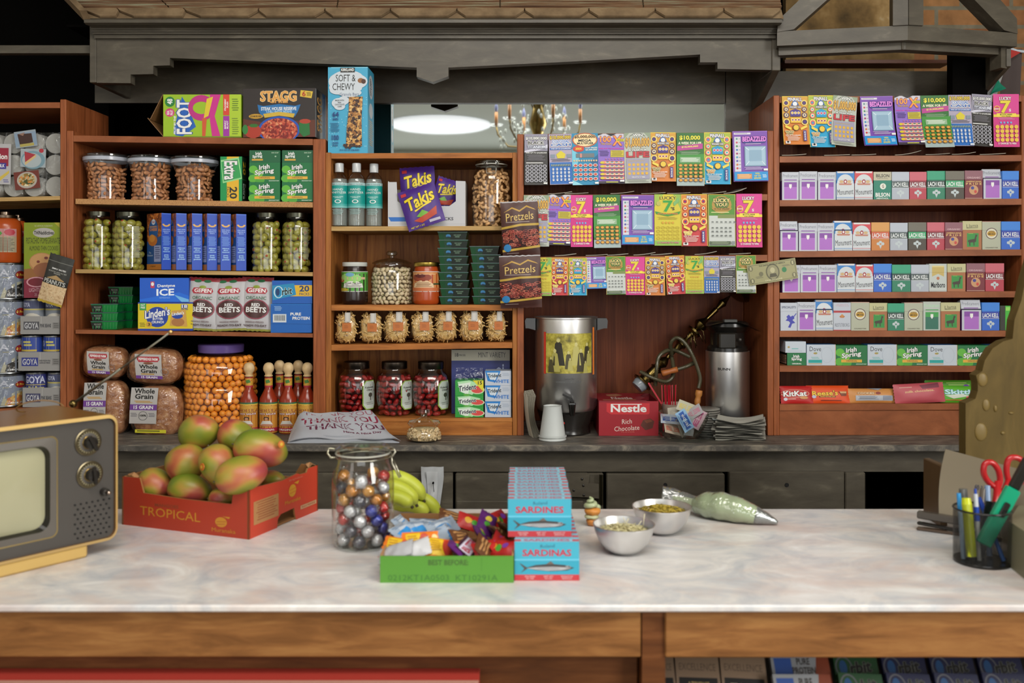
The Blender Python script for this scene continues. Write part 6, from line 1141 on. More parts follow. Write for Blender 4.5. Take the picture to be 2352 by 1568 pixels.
def goya_big(pr):
    a = Art('#8088a0').p([(0, .0), (1, 0), (1, .5), (.6, .75), (0, .95)], '#7f8799').t('GOYA', .1, .14, .62, .34, '#b9bcc8').r(.1, .38, .62, .395, '#a8a060').p([(.5, 1), (.55, .7), (.75, .52), (1, .42), (1, 1)], '#b0ac94').p([(.56, 1), (.6, .75), (.8, .57), (1, .48), (1, 1)], pr).e(.8, .3, .09, .12, '#8a1414', 14).t('8 Pro', .73, .26, .87, .34, '#d8b040').t('CHICK PEAS', .6, .9, .9, .95, Wt); return a
zb = A_.z('b', PX(60, YS))+.001; zc_ = [zb]
for i, (yt, pr, nm) in enumerate(((856, 'beanprint', 'bottom'), (772, 'blackbeanprint', 'second'), (688, 'beanprint', 'third'), (604, 'blackbeanprint', 'top'))):
    e, h = can(f"big shrink wrapped bean can, {nm} of the stack of four", -32, 60, yt, zc_[-1], YS+.06, goya_big(pr), 14, grp='big bean cans in a stack'); zc_.append(zc_[-1]+h+.0005)
    b = B(); b.shell([(.066, .003), (.0665, h*.3), (.066, h*.97)], 'shrink', 24); b.obj('shrink_wrap', e)
# trays of small cans
zt_ = zb
for i, (yt, yl, top, txt, lg) in enumerate(((890, 852, 'a', 'PINK BEANS', '#3a3a5c'), (808, 768, 'b', 'GREEN PIGEON PEAS\nGANDULES VERDES', '#2a3480'), (726, 685, 'a', 'PINK BEANS', '#4a4a50'))):
    Y = YS+.012; x0 = (52, 42, 47)[i]; w_ = (137-x0)*Y/FPX; hb = PZ(yt, Y)-zt_; a = Art('#8f8d8b').r(.52, 0, .54, .55, '#a19f9d').r(.08, .3, .48, .75, lg).t('GOYA', .1, .36, .46, .69, '#b4b4b8').t(txt, .5, .42, .78, .62, '#33333a').r(.82, .35, .99, .7, '#7c7a78').lines(.84, .38, .98, .68, 3, '#5a5856', .5)
    e = thing('can_tray', f"grey cardboard tray of small cans, {('bottom', 'middle', 'top')[i]} of three", 'tray', (PX((x0+137)/2, Y), Y, zt_), 0, 'cardboard trays of small cans')
    b = B(); b.box(-w_/2, w_/2, 0, .002, 0, hb, '#8f8d8b'); b.face(a, (-w_/2, 0, hb), (w_, 0, 0), (0, 0, -hb)); b.obj('front_panel', e)
    b = B(); b.box(-w_/2, -w_/2+.002, .0021, .16, 0, hb, '#7d7b79'); b.obj('side_panel', e); b = B(); b.box(-w_/2+.0021, w_/2, .0021, .16, 0, .002, '#7d7b79'); b.obj('base_panel', e)
    zn = PZ(yl, Y)
    for k, px in enumerate((x0+34, x0+84)):
        if k == 0 and i == 0: a = Art('#2c3070').t('GOYA', .12, .06, .9, .3, '#b9bcd0').r(.1, .34, .9, .36, '#c0b050').t('Pink Beans', .3, .4, .85, .52, '#d8cf60').t('Habichuelas Rosadas', .1, .55, .9, .66, '#b9c0dc').r(.1, .7, .95, 1, 'pinkprint')
        elif i == 1: a = Art('#1f3a8c').t('GOYA', .02, .1, .2, .3, '#b9bcd0').lines(.25, .12, .6, .32, 2, '#b9b060', .6).r(0, .4, .75, .46, '#b8a040').r(.2, .5, .75, 1, '#b9b4b0').r(.24, .54, .68, 1, 'pinkprint')
        else: a = Art('#7d838c').r(0, 0, 1, .25, '#3a3f60').t('GOYA', .1, .05, .45, .2, '#b9bcd0').r(0, .26, 1, .3, '#b8a850').e(.5, .68, .38, .28, '#b9b4a8', 18).e(.45, .7, .26, .18, 'pinkprint', 16)
        can(f"small bean can {('beside the big cans', 'by the unit side')[k]} in the {('bottom', 'middle', 'top')[i]} tray", px-24, px+24, yl+1, zt_+.0025, Y+.04, a, 8 if k == 0 else 12, grp='small cans in trays', span=75)
    zt_ = zn+.001
carton('cookie_box', 'green and crimson almond thin cookie box behind the peanuts', 'cookie box', 55, 137.5, 511, zt_+.0005, YS+.014, .06, Art('#7a8a14').p([(0, .7), (1, .6), (1, 1), (0, 1)], '#7a1c34').p([(0, .62), (1, .56), (1, .66), (0, .76)], '#8a5a2c').e(.55, .135, .3, .065, '#a8a4a0', 20).t('THINaddictives', .28, .11, .83, .16, K).t('PISTACHIO POMEGRANATE', .06, .2, 1, .28, '#33380f', False).t('ALMOND THIN COOKIES', .15, .31, .95, .37, '#33380f', False).e(.5, .53, .36, .13, '#a8794a', 20).e(.5, .52, .33, .11, '#b88a58', 20).e(.6, .63, .34, .1, '#8a5434', 16).e(.4, .52, .05, .02, '#6a2a24', 6).e(.62, .47, .06, .02, '#6a2a24', 6).e(.35, .79, .28, .07, '#c08a94', 16).e(.35, .79, .24, .055, '#6a1424', 14).t('LIGHTLY SWEET', .15, .87, .85, .92, '#c9a0a8', False).t('25 - 3 COOKIES', .3, .94, .8, .975, '#c9a0a8', False).p([(.84, 0), (1, 0), (1, .07)], '#a89c2c').t('NO ARTIFICIAL INGREDIENTS', .3, .035, .8, .055, '#c9cc9a', False), '#5f6f10')
for k, (px0, px1, dy, yt) in enumerate(((-22, 47, .03, 487), (20, 62, .11, 494))):
    Y = YS+dy; r = (px1-px0)/2*Y/FPX; zb2 = zc_[-1]+.0005; h = PZ(yt, Y)-zb2; e = thing('sauce_jar', ('orange sauce jar on the stacked bean cans', 'orange sauce jar half hidden behind the other')[k], 'jar', (PX((px0+px1)/2, Y), Y, zb2), 0)
    b = B(); b.lathe([(r*.9, 0), (r, .008), (r, h*.72), (r*.9, h*.82), (r*.62, h*.88), (0, h*.88)], '#a8481a/g', 26); b.obj('glass_body', e)
    b = B(); b.lathe([(r*.7, h*.88), (r*.72, h*.93), (r*.3, h*.95), (r*.3, h), (0, h)], '#7a6a5c/m', 22); b.obj('lid', e)
    b = B(); b.art(Art('#9a8f74').r(0, 0, 1, .32, '#b07a7a').e(.3, .2, .2, .12, '#4a8a34', 8).e(.75, .15, .2, .14, '#a8283a', 8).lines(.08, .38, .92, .96, 12, '#5a5444', .45), cyl(r*1.01, h*.2, h*.66, 50, mid=18), 5, 0); b.obj('paper_label', e)
pillow('peanut_bag', 'narrow black peanut bag hanging on the unit front', 'peanut bag', 100, 158, 588, PZ(700, YS), YS-.022, .014, Art('#2c2c28').r(0, .13, 1, .14, '#77776f').p([(.2, .47), (.5, .4), (.85, .47), (.9, .5), (.1, .5)], '#a88a5c').r(0, .49, 1, .6, '#14120f').t('PEANUTS', .06, .5, .94, .59, '#b4b4ae').r(0, .6, 1, .95, 'nutprint').r(0, .95, 1, 1, '#b59a34').t('SIMPLY SALTED', .25, .26, .85, .29, Wt).t('ROASTED AND SALTED\nVIRGINIA', .15, .32, .9, .38, '#9a9a92'), '#2c2c28/g', 3, 17, None, .1, crimp='z', nx=6, ny=10, wob=.5, h=.155)
# ================= pretzel bags and dollar bill =================
for i, (x0, x1, yt, yb, ro) in enumerate(((1152, 1238, 465, 592, -3), (1148, 1243, 588, 706, -2))):
    a = Art('#4a2a24').r(0, 0, 1, .02, '#b0aeb0').p([(.05, .2), (.3, .13), (.5, .19), (.7, .11), (.95, .17), (.9, .14), (.7, .08), (.5, .16), (.3, .1)], '#b8903c').t('Pretzels', .12, .2, .88, .34, '#d8b86a', False, .03).lines(.1, .36, .9, .39, 1, '#9a8a84').p([(0, .45), (.5, .4), (1, .4), (1, .44), (.5, .44), (0, .49)], '#b8983c').p([(0, .49), (.5, .44), (1, .44), (1, .8), (0, .86)], '#38120e')
    q = random.Random(i+4)
    for k_ in range(95): a.ring(.06+.88*q.random(), .52+.27*q.random(), .075, .022, .018, ('#a8433a', '#bd6450', '#8a3028', '#c97860')[k_ % 4], 9, .38)
    a.p([(0, .85), (1, .79), (1, .83), (0, .89)], '#b8983c').e(.13, .82, .1, .07, '#2a78b0', 9).lines(.1, .91, .5, .93, 1, '#9a8a84')
    pillow('pretzel_bag', ('brown pretzel bag pinned on top of the unit post', 'brown pretzel bag hanging below the other one')[i], 'pretzel bag', x0, x1, yt, PZ(yb, YS), YS-(.03, .034)[i], .022, a, '#4a2a24/g', 2, ro, 'brown pretzel bags', .12, crimp='z', nx=8, ny=10, wob=.6, h=(yb-yt)/735*1.01, seed=i+2)
bl = Art('#a09c70').r(.015, .04, .985, .96, '#6f6d4c').r(.03, .07, .97, .93, '#9a966c').e(.5, .5, .14, .4, '#5f5c44', 20).e(.5, .5, .115, .34, '#8f8b68', 20).e(.5, .42, .05, .14, '#b5b08a', 10).p([(.42, .75), (.58, .75), (.56, .58), (.44, .58)], '#4f4c38').t('THE UNITED STATES OF AMERICA', .24, .1, .78, .17, '#4a4834').t('ONE DOLLAR', .32, .84, .68, .91, '#c4c09a').e(.74, .48, .05, .13, '#2f7a4a', 12).e(.26, .52, .045, .11, '#6f6c50', 12)
for x, y in ((.07, .2), (.93, .2), (.07, .8), (.93, .8)): bl.e(x, y, .045, .13, '#6f6c50', 12).t('1', x-.015, y-.08, x+.015, y+.08, '#b5b08a')
bl.lines(.14, .62, .3, .74, 2, '#77745a').lines(.7, .25, .88, .34, 2, '#77745a')
w_ = 112/735; h_ = 47/735; b = B(); fnb = lambda u, v, q: ((u-.5)*w_, -.004*sin(3*u)-q, (.5-v)*h_); b.grid(lambda u, v: fnb(u, 1-v, 0), 6, 2, '#a09c70'); b.grid(lambda u, v: fnb(u, 1-v, -.0006), 6, 2, '#8f8b66', True, True); b.art(bl, fnb, 6, 0)
tag(b.obj('dollar_bill', None, (PX(1774, YS-.014), YS-.014, PZ(624, YS-.014)), (0, R(-9), 0)), 'one dollar bill taped across the post between the units', 'banknote')
# ================= coffee bay =================
Y = YS+.06; r = 70.5*Y/FPX; zB = BZ+.0005; h0 = PZ(938, Y)-zB; h1 = PZ(727, Y)-zB
u_ = thing('coffee_urn', 'tall brushed steel coffee urn with a taped sepia photo', 'coffee urn', (PX(1300, Y), Y, zB))
b = B(); b.lathe([(r*.93, h0), (r, h0+.012), (r, h1-.006), (r*1.03, h1-.004), (r*1.03, h1), (r*.98, h1+.001), (0, h1-.004)], 'steel', 48); b.obj('steel_body', u_)
b = B(); b.lathe([(r*.78, 0), (r*.8, .004), (r*.75, h0*.3), (r*.94, h0*.9), (r*.94, h0), (0, h0)], '#1f1b18/g', 36); b.ball((-.012, -r*.84, h0*.55), .004, '#c02a20/g', 8, 6); b.obj('black_base', u_)
for s_ in (-1, 1):
    b = B(); pts = [(s_*r*1.0, h1-.004), (s_*r*1.3, h1-.004), (s_*r*1.34, h1-.012), (s_*r*1.32, h1-.036), (s_*r*1.22, h1-.036), (s_*r*1.0, h1-.042)]; pts = pts if s_ < 0 else pts[::-1]
    b.prism(pts, -.022, .022, '#26231f/g'); b.obj('handle', u_)
b = B(); b.tube([(.012, -r*.9, h0+.03), (.012, -r-.02, h0+.028)], .011, '#141210/g', 12); b.lathe([(0, .0), (.006, 0), (.009, .012), (.011, .03), (.011, .034), (0, .034)], '#141210/g', 14, c=(.012, -r-.02, h0-.006)); b.box(.001, .023, -r-.031, -r-.009, h0+.028, h0+.036, '#6f6f6f/m', .002)
b.prism([(-.018, h0+.058), (-.016, h0+.063), (.012, h0+.05), (.019, h0+.037), (.008, h0+.037), (.004, h0+.045)], -r-.027, -r-.012, '#1a1816/g'); b.obj('spigot', u_)
ph = Art('#b5b050').r(0, 0, 1, 1, 'photo')
for x, y, s_, c in ((.27, .12, 1.1, '#2a2618'), (.2, .4, .9, '#a8a054'), (.62, .24, .9, '#b5ad60'), (.72, .4, .9, '#3a3420'), (.86, .25, .8, '#3a3420'), (.47, .45, .7, '#4a4428'), (.5, .62, .5, '#b0a85c'), (.9, .45, .6, '#aaa258'), (.12, .6, .6, '#4a4428'), (.82, .7, .5, '#aaa258')):
    ph.p([(x-.1*s_, min(1, y+.62*s_)), (x-.06*s_, y+.12*s_), (x, y+.06*s_), (x+.06*s_, y+.12*s_), (x+.12*s_, min(1, y+.62*s_))], c).e(x, y+.04*s_, .035*s_, .055*s_, '#c4bb78', 10).p([(x-.04*s_, y+.04*s_), (x, y-.03*s_), (x+.04*s_, y+.04*s_), (x, y)], '#c9c488' if c[1] != '2' else '#8a8450')
fz = lambda x0, x1, y0, y1: cyl(r*1.006, PZ(y1, Y-r)-zB, PZ(y0, Y-r)-zB, (x1-x0)/2/70.5*57.3/.93, mid=math.degrees(math.asin(((x0+x1)/2-1300)/72)))
b = B(); b.art(ph, fz(1252, 1358, 766, 858), 9, 0); o = b.obj('old_photo', None, u_.location[:]); tag(o, 'yellowed old family group photo taped to the coffee urn', 'photo')
b = B(); b.art(Art('#c93a24'), fz(1246, 1252, 763, 860), 1, 0); tag(b.obj('tape_strip', None, u_.location[:]), 'red tape strip on the near edge of the old photo', 'tape')
b = B(); b.art(Art('#e07a34'), fz(1357, 1364, 753, 863), 1, 0); tag(b.obj('tape_strip', None, u_.location[:]), 'orange tape strip on the far edge of the old photo', 'tape')
b = B(); b.art(Art().t('Caution Hot', .3, .0, .7, .35, '#4a4a4a', False).t('automatic coffee maker', 0, .5, 1, .95, '#6a6a6a', False), fz(1276, 1330, 868, 880), 5, 0); b.obj('caution_print', u_)
# cups turned upside down, coffee filters
Y2 = YS-.075; e = thing('paper_cups', 'white paper cups nested upside down before the coffee urn', 'paper cup', (PX(1269, Y2), Y2, zB)); r2 = 31*Y2/FPX; hh = PZ(931, Y2)-zB
b = B(); b.lathe([(r2*.98, .0), (r2*1.02, .002), (r2*.98, .006), (r2*.66, hh*.97), (r2*.68, hh), (r2*.62, hh), (r2*.6, hh-.004), (0, hh-.004)], '#c2c6c4', 32); b.obj('upper_cup', e)
b = B(); b.shell([(r2*1.0, 0), (r2*1.05, .001), (r2*1.05, .004), (r2*1.0, .007)], '#b0b4b2', 32); b.obj('lower_rim', e, (0, 0, .009))
b = B(); rr = random.Random(3)
for k in range(7):
    b.grid(lambda u, v: (.004*k-.012+.012*sin(pi*v)*(.4+.1*k)*-1+.0025*sin(60*u)*(1-sin(pi*v))-.03*u*0, .06*(u-.5), .145*v*(1-.12*abs(2*u-1))), 30, 6, ('#c9c2b0/f', '#bdb6a4/f')[k % 2])
o = b.obj('coffee_filters', None, (PX(1226, YS-.01)+.004, YS-.01, zB), (0, R(-8), R(12))); tag(o, 'stack of crimped paper coffee filters leaning on the urn', 'coffee filters')
# cocoa box
Y3 = YS-.006; w_ = 137*Y3/FPX; h_ = PZ(921, Y3)-zB; e = thing('cocoa_box', 'red rich chocolate cocoa box with a torn open lid', 'cocoa box', (PX(1444, Y3), Y3, zB)); d_ = .19
a = Art('#9a1422').r(0, 0, .8, .03, '#7a0f1a').p([(.13, .06), (.85, .06), (.85, .34), (.83, .38), (.2, .38), (.13, .3)], '#c42a30').t('Nestle', .2, .1, .8, .32, Wt).r(.2, .08, .72, .1, Wt).t('Rich\nChocolate', .26, .52, .68, .85, '#e2d2c8', False, .05, edge=None).p([(.74, .55), (.86, .5), (.93, .58), (.9, .78), (.78, .84), (.7, .7)], '#5a2a1c').p([(.76, .56), (.86, .52), (.9, .58), (.8, .64)], '#7a4028').t('FLAVOR', .38, .87, .6, .91, '#c06a5a', False)
b = B(); b.box(-w_/2, w_/2, 0, .002, 0, h_, '#9a1422'); b.face(a, (-w_/2, 0, h_), (w_, 0, 0), (0, 0, -h_)); b.obj('front_panel', e)
for s_ in (-1, 1):
    b = B(); x = s_*(w_/2-.001); b.box(x-.001, x+.001, .0021, d_, 0, h_, '#8a1220'); b.obj('side_panel', e)
b = B(); b.box(-w_/2, w_/2, d_, d_+.002, 0, h_, '#8a1220'); b.obj('back_panel', e)
b = B(); b.prism([(-w_/2, .0), (w_*.3, 0), (w_*.2, .03), (w_*.33, .07), (w_*.28, .12), (w_*.42, d_), (-w_/2, d_)], h_, h_+.0015, '#8a1220', 'z'); b.face(Art().p([(.25, .2), (.5, .1), (.6, .3), (.4, .5), (.25, .4)], '#a86a50').t('Nestle', .3, .55, .75, .8, '#d8c4bc').r(.1, .85, .8, .95, '#a86a50'), (-w_/2, d_, h_+.0016), (w_*.8, 0, 0), (0, -d_, 0)); b.obj('torn_lid', e)
b = B(); b.box(-w_/2+.003, w_/2-.003, .004, d_-.004, .001, h_*.8, '#4a2a20'); b.obj('inner_sachets', e)
# hookah leaning in the corner
hk = thing('hookah', 'brass hookah leaning in the corner with its hose looped around', 'hookah', (PX(1471, YS+.17), YS+.17, zB+.09))
HA = Vector((PX(1471, YS+.16), YS+.16, PZ(882, YS+.16))); HB = Vector((PX(1680, YS+.24), YS+.24, PZ(676, YS+.24))); D = HB-HA; LN = D.length; ax = D.normalized().to_track_quat('Z', 'Y').to_matrix()
def hl(name, prof, m, n=18, at=0): b = B(); b.lathe(prof, m, n, c=tuple(HA+D*at-Vector(hk.location)), ax=ax); return b.obj(name, hk)
hl('glass_plug', [(0, -.018), (.022, -.016), (.026, 0), (.024, .01), (0, .012)], '#8d949a/g')
hl('base_cup', [(.034, .006), (.036, .01), (.022, .016), (.02, .03), (.026, .036), (.018, .042), (.017, .07), (.022, .074), (.012, .085), (0, .086)], 'brass')
pf = []; zz = .08
for rr_, dz in ((.009, .01), (.016, .006), (.02, .012), (.016, .012), (.007, .006), (.009, .03), (.007, .02), (.014, .004), (.02, .01), (.018, .014), (.008, .008), (.006, .02), (.012, .006), (.024, .006), (.026, .004), (.012, .006), (.008, .012), (.02, .008), (.024, .014), (.016, .012), (.007, .006), (.007, .04), (.01, .004), (.006, .02), (.012, .006), (.015, .012), (.009, .01), (.006, .02)):
    pf.append((rr_, zz)); zz += dz
sc_ = LN/zz; hl('stem', [(0, .08)]+[(a_, b_*sc_) for a_, b_ in pf]+[(0, LN)], 'brass', 16)
hl('ash_tray', [(.0, 0), (.045, .003), (.055, .012), (.056, .013), (.044, .006), (0, .004)], 'brass', 24, 1.02)
b = B()
for k in range(9): q = HA+D*(.52+.012*k)-Vector(hk.location); t = k*.8; b.tube([q, q+Vector((.018*cos(t), -.012, .018*sin(t)-.01)), q+Vector((.026*cos(t), -.014, -.03-.01*(k % 3)))], .0016, '#8d7c50/m', 5)
b.obj('hanging_beads', hk)
def hose(pp, name='hose', r=.0072):
    P = [Vector((PX(x, y3), y3, PZ(y, y3)))-Vector(hk.location) for x, y, y3 in pp]; out = []
    for i in range(len(P)-1):
        p0, p1, p2, p3 = P[max(i-1, 0)], P[i], P[i+1], P[min(i+2, len(P)-1)]
        for k in range(14):
            t = k/14; out.append(.5*((2*p1)+(p2-p0)*t+(2*p0-5*p1+4*p2-p3)*t*t+(3*p1-p0-3*p2+p3)*t**3))
    b = B(); b.tube(out, [r*(1 if k % 2 else .72) for k in range(len(out))], '#4c4734/g', 9); return b.obj(name, hk)
hy = YS+.12
hose([(1470, 853, hy), (1500, 868, hy-.02), (1530, 876, hy-.01), (1546, 862, hy), (1545, 830, hy+.03), (1538, 805, hy+.05)])
hose([(1505, 885, hy), (1508, 850, hy-.02), (1512, 822, hy-.01), (1525, 808, hy), (1542, 803, hy+.02), (1560, 808, hy+.03), (1585, 820, hy+.03)])
hose([(1543, 815, hy+.03), (1540, 790, hy), (1552, 776, hy-.01), (1568, 782, hy-.02), (1585, 805, hy-.03), (1600, 840, hy-.03), (1608, 870, hy-.03), (1604, 892, hy-.03)])
hose([(1594, 833, hy-.01), (1575, 842, hy-.02), (1556, 848, hy-.02)])
def hgrip(name, p0, p1, rs, m):
    a_, c_ = [Vector((PX(x, y3), y3, PZ(y, y3)))-Vector(hk.location) for x, y, y3 in (p0, p1)]; n = len(rs); b = B(); b.tube([a_+(c_-a_)*k/(n-1) for k in range(n)], rs, m, 12); b.obj(name, hk)
hgrip('wooden_mouthpiece', (1606, 896, hy-.03), (1600, 932, hy-.03), [.0105, .0115, .012, .0085, .0095, .0105, .009, .007], '#b8783a')
hgrip('wooden_mouthpiece', (1556, 848, hy-.02), (1520, 858, hy-.02), [.0095, .01, .0085, .009, .01, .0105], '#a8602c')
# airpot
Y4 = YS+.125; e = thing('airpot', 'steel pump coffee airpot with a black lever top', 'airpot', (PX(1671, Y4), Y4, zB)); r = 49.5*Y4/FPX; h = PZ(805, Y4)-zB; ht = PZ(737, Y4)-zB
b = B(); b.lathe([(r*.97, 0), (r, .004), (r, h), (0, h)], 'steel', 44); b.obj('steel_body', e)
b = B(); b.lathe([(r*.94, h), (r*.93, h+.012), (r*.8, h+.02), (r*.78, h+.06), (r*.9, h+.07), (r*1.0, h+.08), (r*.98, ht-.006), (r*.8, ht), (0, ht+.002)], '#1b1917/g', 40); b.obj('black_collar', e)
b = B(); b.box(-r*.62, r*.15, -r*1.12, -r*.5, h+.012, h+.062, '#26231f/g', .004); b.ball((r*.35, -r*.95, h+.04), .006, '#3a3632/g', 10, 7); b.obj('spout_block', e)
b = B(); b.grid(lambda u, v: (-r*1.1+2.35*r*u, -r*1.15+.9*r*v, ht-.012+.016*sin(pi*u)-.012*u*u*1.5), 10, 4, '#2c2926/g'); b.box(-r*.35, r*.25, -r*.9, -r*.5, ht-.002, ht+.008, '#4a4a48/g', .002); b.obj('pump_lever', e)
b = B(); b.art(Art().t('BUNN', 0, 0, 1, 1, '#16120f'), cyl(r*1.004, PZ(851, Y4-r)-zB, PZ(845, Y4-r)-zB, 16, mid=-22), 3, 0); b.obj('maker_name', e)
# stirrer cup, stack of lids, condiment bowl on plate, napkins
Y5 = YS+.04; e = thing('stirrer_cup', 'beige paper cup holding red stirrers behind the sugar bowl', 'cup', (PX(1551, Y5), Y5, zB)); hh = PZ(926, Y5)-zB; r = 32*Y5/FPX
b = B(); b.shell([(r*.7, 0), (r, hh-.003), (r*1.03, hh), (r*.96, hh), (r*.66, .003)], '#b09a8a', 28); b.obj('paper_cup', e)
SR = None; rr = random.Random(5)
for k in range(14):
    x, y = PX(1524+k*1.9, Y5), Y5+rr.uniform(-.008, .008)
    if SR is None: b = B(); b.box(-.0016, .0016, -.0008, .0008, 0, .15, '#b31c2c/g'); SR = b.obj('coffee_stirrer'); tag(SR, 'red plastic stirrer in the upright bundle in the beige cup', 'stirrer', 'red stirrers in the beige cup'); SR.location = (x, y, zB+.003); SR.rotation_euler = (0, R(-2), 0)
    else: dup(SR, (x+.004, y, zB+.003), (R(rr.uniform(-3, 3)), R(-3+.3*k), R(rr.uniform(0, 90))))
o = dup(SR, (PX(1532, Y5), Y5-.005, zB+.065), (0, R(-32), 0), 'red plastic stirrer leaning alone over the cup rim'); del o['group']; o.scale = (1.6, 1, .75)
Y6 = YS+.05; b0 = None
for k in range(11):
    if b0 is None: b = B(); q = 31*Y6/FPX; b.shell([(q*.9, 0), (q, .002), (q, .005), (q*.9, .0065), (.001, .0065)], '#8a8780/g', 26); b0 = b.obj('cup_lid', None, (PX(1626, Y6), Y6, zB)); tag(b0, 'translucent grey cup lid, bottom of the tall lid stack', 'cup lid', 'stacked cup lids')
    else: dup(b0, (PX(1626-.4*k, Y6), Y6, zB+.0073*k), None, f'translucent grey cup lid, {NTH[k]} up in the tall lid stack')
Y7 = YS-.045; b = B(); r = 66*Y7/FPX; b.shell([(r*.5, .001), (r*.55, .001), (r*.9, .006), (r, .009), (r*.98, .011), (r*.9, .008), (r*.5, .003), (.001, .003)], 'glassgreen', 34); tag(b.obj('glass_plate', None, (PX(1577, Y7), Y7, zB)), 'clear glass plate under the sugar packet bowl', 'plate')
b = B(); r = 57*Y7/FPX; hb = PZ(946, Y7)-zB-.005; b.shell([(r*.5, 0), (r*.55, .001), (r*.78, hb*.3), (r*.94, hb*.7), (r, hb), (r*1.02, hb), (r*1.0, hb+.002), (r*.92, hb*.7), (r*.74, hb*.32), (r*.5, .003), (.001, .003)], 'glass', 34); tag(b.obj('glass_bowl', None, (PX(1571, Y7), Y7, zB+.0045)), 'clear glass bowl heaped with sweetener packets', 'bowl')
def packet(w_, h_, a, bk, wave=.002): b = B(); fn = lambda u, v, q: ((u-.5)*w_, -wave*sin(pi*u)*sin(pi*v)-q, (.5-v)*h_); b.grid(lambda u, v: fn(u, 1-v, 0), 4, 3, bk); b.grid(lambda u, v: (fn(u, 1-v, 0)[0], .0008+wave*.5*sin(pi*u)*sin(pi*v), fn(u, 1-v, 0)[2]), 4, 3, bk, True, True); b.art(a, fn, 3, 3); return b.obj('sweetener_packet')
PB = packet(.065, .036, Art('#8fb8dc').r(.08, .12, .92, .88, '#2a58a8').t('equal', .2, .25, .8, .7, Wt, False).r(.08, .76, .92, .84, '#8fb8dc'), '#8fb8dc'); tag(PB, 'blue sweetener packet lying steeply over the front rim', 'sweetener packet'); PB.location = (PX(1572, Y7-.05), Y7-.055, zB+.062); PB.rotation_euler = (R(-20), R(62), 0)
for k, (px, py, dy, c1, c2, rot, lab) in enumerate(((1592, 948, -.02, '#c48a9c', '#b5b0b4', -35, 'pink sweetener packet at the far rim'), (1603, 962, -.03, '#b04a7a', '#c4a0ac', -60, 'magenta sweetener packet against the glass'), (1540, 962, -.03, '#2f4f94', '#a9b0bc', 5, 'white and blue sugar packet inside the near side'), (1578, 936, .0, '#c4b464', '#b8b49c', 20, 'yellow sweetener packet on top of the heap'), (1545, 985, -.035, '#b5705a', '#b9a894', 15, 'tan sugar packet low in the bowl'), (1565, 980, -.02, '#b5a894', '#b9b0a0', 70, 'beige sugar packet low in the bowl middle'), (1585, 978, -.03, '#a8b0b0', '#b5b8b8', 100, 'white sugar packet low at the far side'), (1556, 945, .02, '#a9a498', '#b9b4a4', -10, 'cream sugar packet at the back'))):
    o = packet(.06, .034, Art(c2).r(.1, .3, .9, .75, c1).lines(.2, .4, .8, .7, 2, c2, .4), c2); tag(o, lab, 'sweetener packet', 'packets in the sweetener bowl'); yy = Y7+dy*.8; o.location = (PX(px, yy), yy, PZ(py, yy)); o.rotation_euler = (R(-25-9*(k % 3)), R(rot), R((k*37) % 50-25))
b = B(); rr = random.Random(2); Y8 = YS-.03
def nap(k):
    z = .0045*k; sx = .078-.003*(k % 3); a0 = rr.uniform(-.15, .15); ox, oy = rr.uniform(-.006, .006), rr.uniform(-.004, .004); p1, p2 = rr.uniform(0, 6), rr.uniform(0, 6)
    return lambda u, v: ((sx*(2*u-1)+.02*(v-.5))*cos(a0)+ox, .055*(2*v-1)+sx*(2*u-1)*sin(a0)+oy, z+.003+.002*sin(9*u+p1)*sin(7*v+p2)+(.012*(k-8)*abs(2*u-1)**2*.3 if k > 8 else 0))
for k in range(12):
    b = B(); f = nap(k); b.grid(f, 14, 8, '#bcbab0/f'); b.grid(lambda u, v: (f(u, v)[0], f(u, v)[1], f(u, v)[2]-.0016), 14, 8, '#a8a69c/f', True, True)
    o = b.obj('paper_napkin', None, (PX(1697, Y8), Y8, zB), (0, 0, R(-4))); tag(o, f'creased white paper napkin, {NTH[k]} up in the stack by the airpot', 'napkin', 'stacked paper napkins')
b = B(); b.grid(lambda u, v: (.155*(u-.5), .01+.05*(v-.5), .062-.03*u+.004*sin(8*u+3*v)-.012*v), 14, 6, '#b9c0c0/f'); b.grid(lambda u, v: (.155*(u-.5), .01+.05*(v-.5), .0605-.03*u+.004*sin(8*u+3*v)-.012*v), 14, 6, '#a9afae/f', True, True); tag(b.obj('paper_napkin', None, (PX(1690, Y8), Y8-.01, zB), (R(8), 0, 0)), 'folded white napkin lying loosely across the top of the stack', 'napkin')
# little candy jar and the thank-you bags on the back counter
Y9 = YS-.09; z = BZ+.0005; j = thing('candy_jar', 'small squat glass jar of candied nuts on the back counter', 'jar', (PX(974, Y9), Y9, z)); r = 41*Y9/FPX; h = PZ(975, Y9)-z
b = B(); b.shell([(r*.75, 0), (r*.95, .008), (r, h*.35), (r*.9, h*.65), (r*.74, h*.9), (r*.8, h)], 'glass', 32); b.lathe([(0, .002), (r*.7, .002)], 'glassgreen', 24); b.obj('glass_body', j)
b = B(); b.shell([(r*.9, h), (r*.93, h+.006), (r*.85, h+.012), (r*.4, h+.018), (r*.16, h+.024), (r*.2, h+.032), (r*.34, h+.038), (r*.3, h+.046), (.001, h+.048)], 'glassgreen', 30); b.obj('knobbed_lid', j)
b = B(); rr = random.Random(1); b.lathe([(0, .003), (r*.78, .004), (r*.9, h*.3), (r*.84, h*.6), (r*.6, h*.78), (0, h*.82)], 'oats', 20)
for k in range(120):
    a_ = rr.uniform(-pi, 0); q = rr.uniform(.1, .75); rad = r*(.9 if q < .4 else .9-.4*(q-.4)); b.ball((rad*cos(a_), rad*sin(a_), h*q+.003), rr.uniform(.003, .0048), 'oats', 6, 4)
o = b.obj('candied_nuts', None, j.location[:]); tag(o, 'clustered candied nuts filling the small squat jar', 'nuts', kind='stuff')
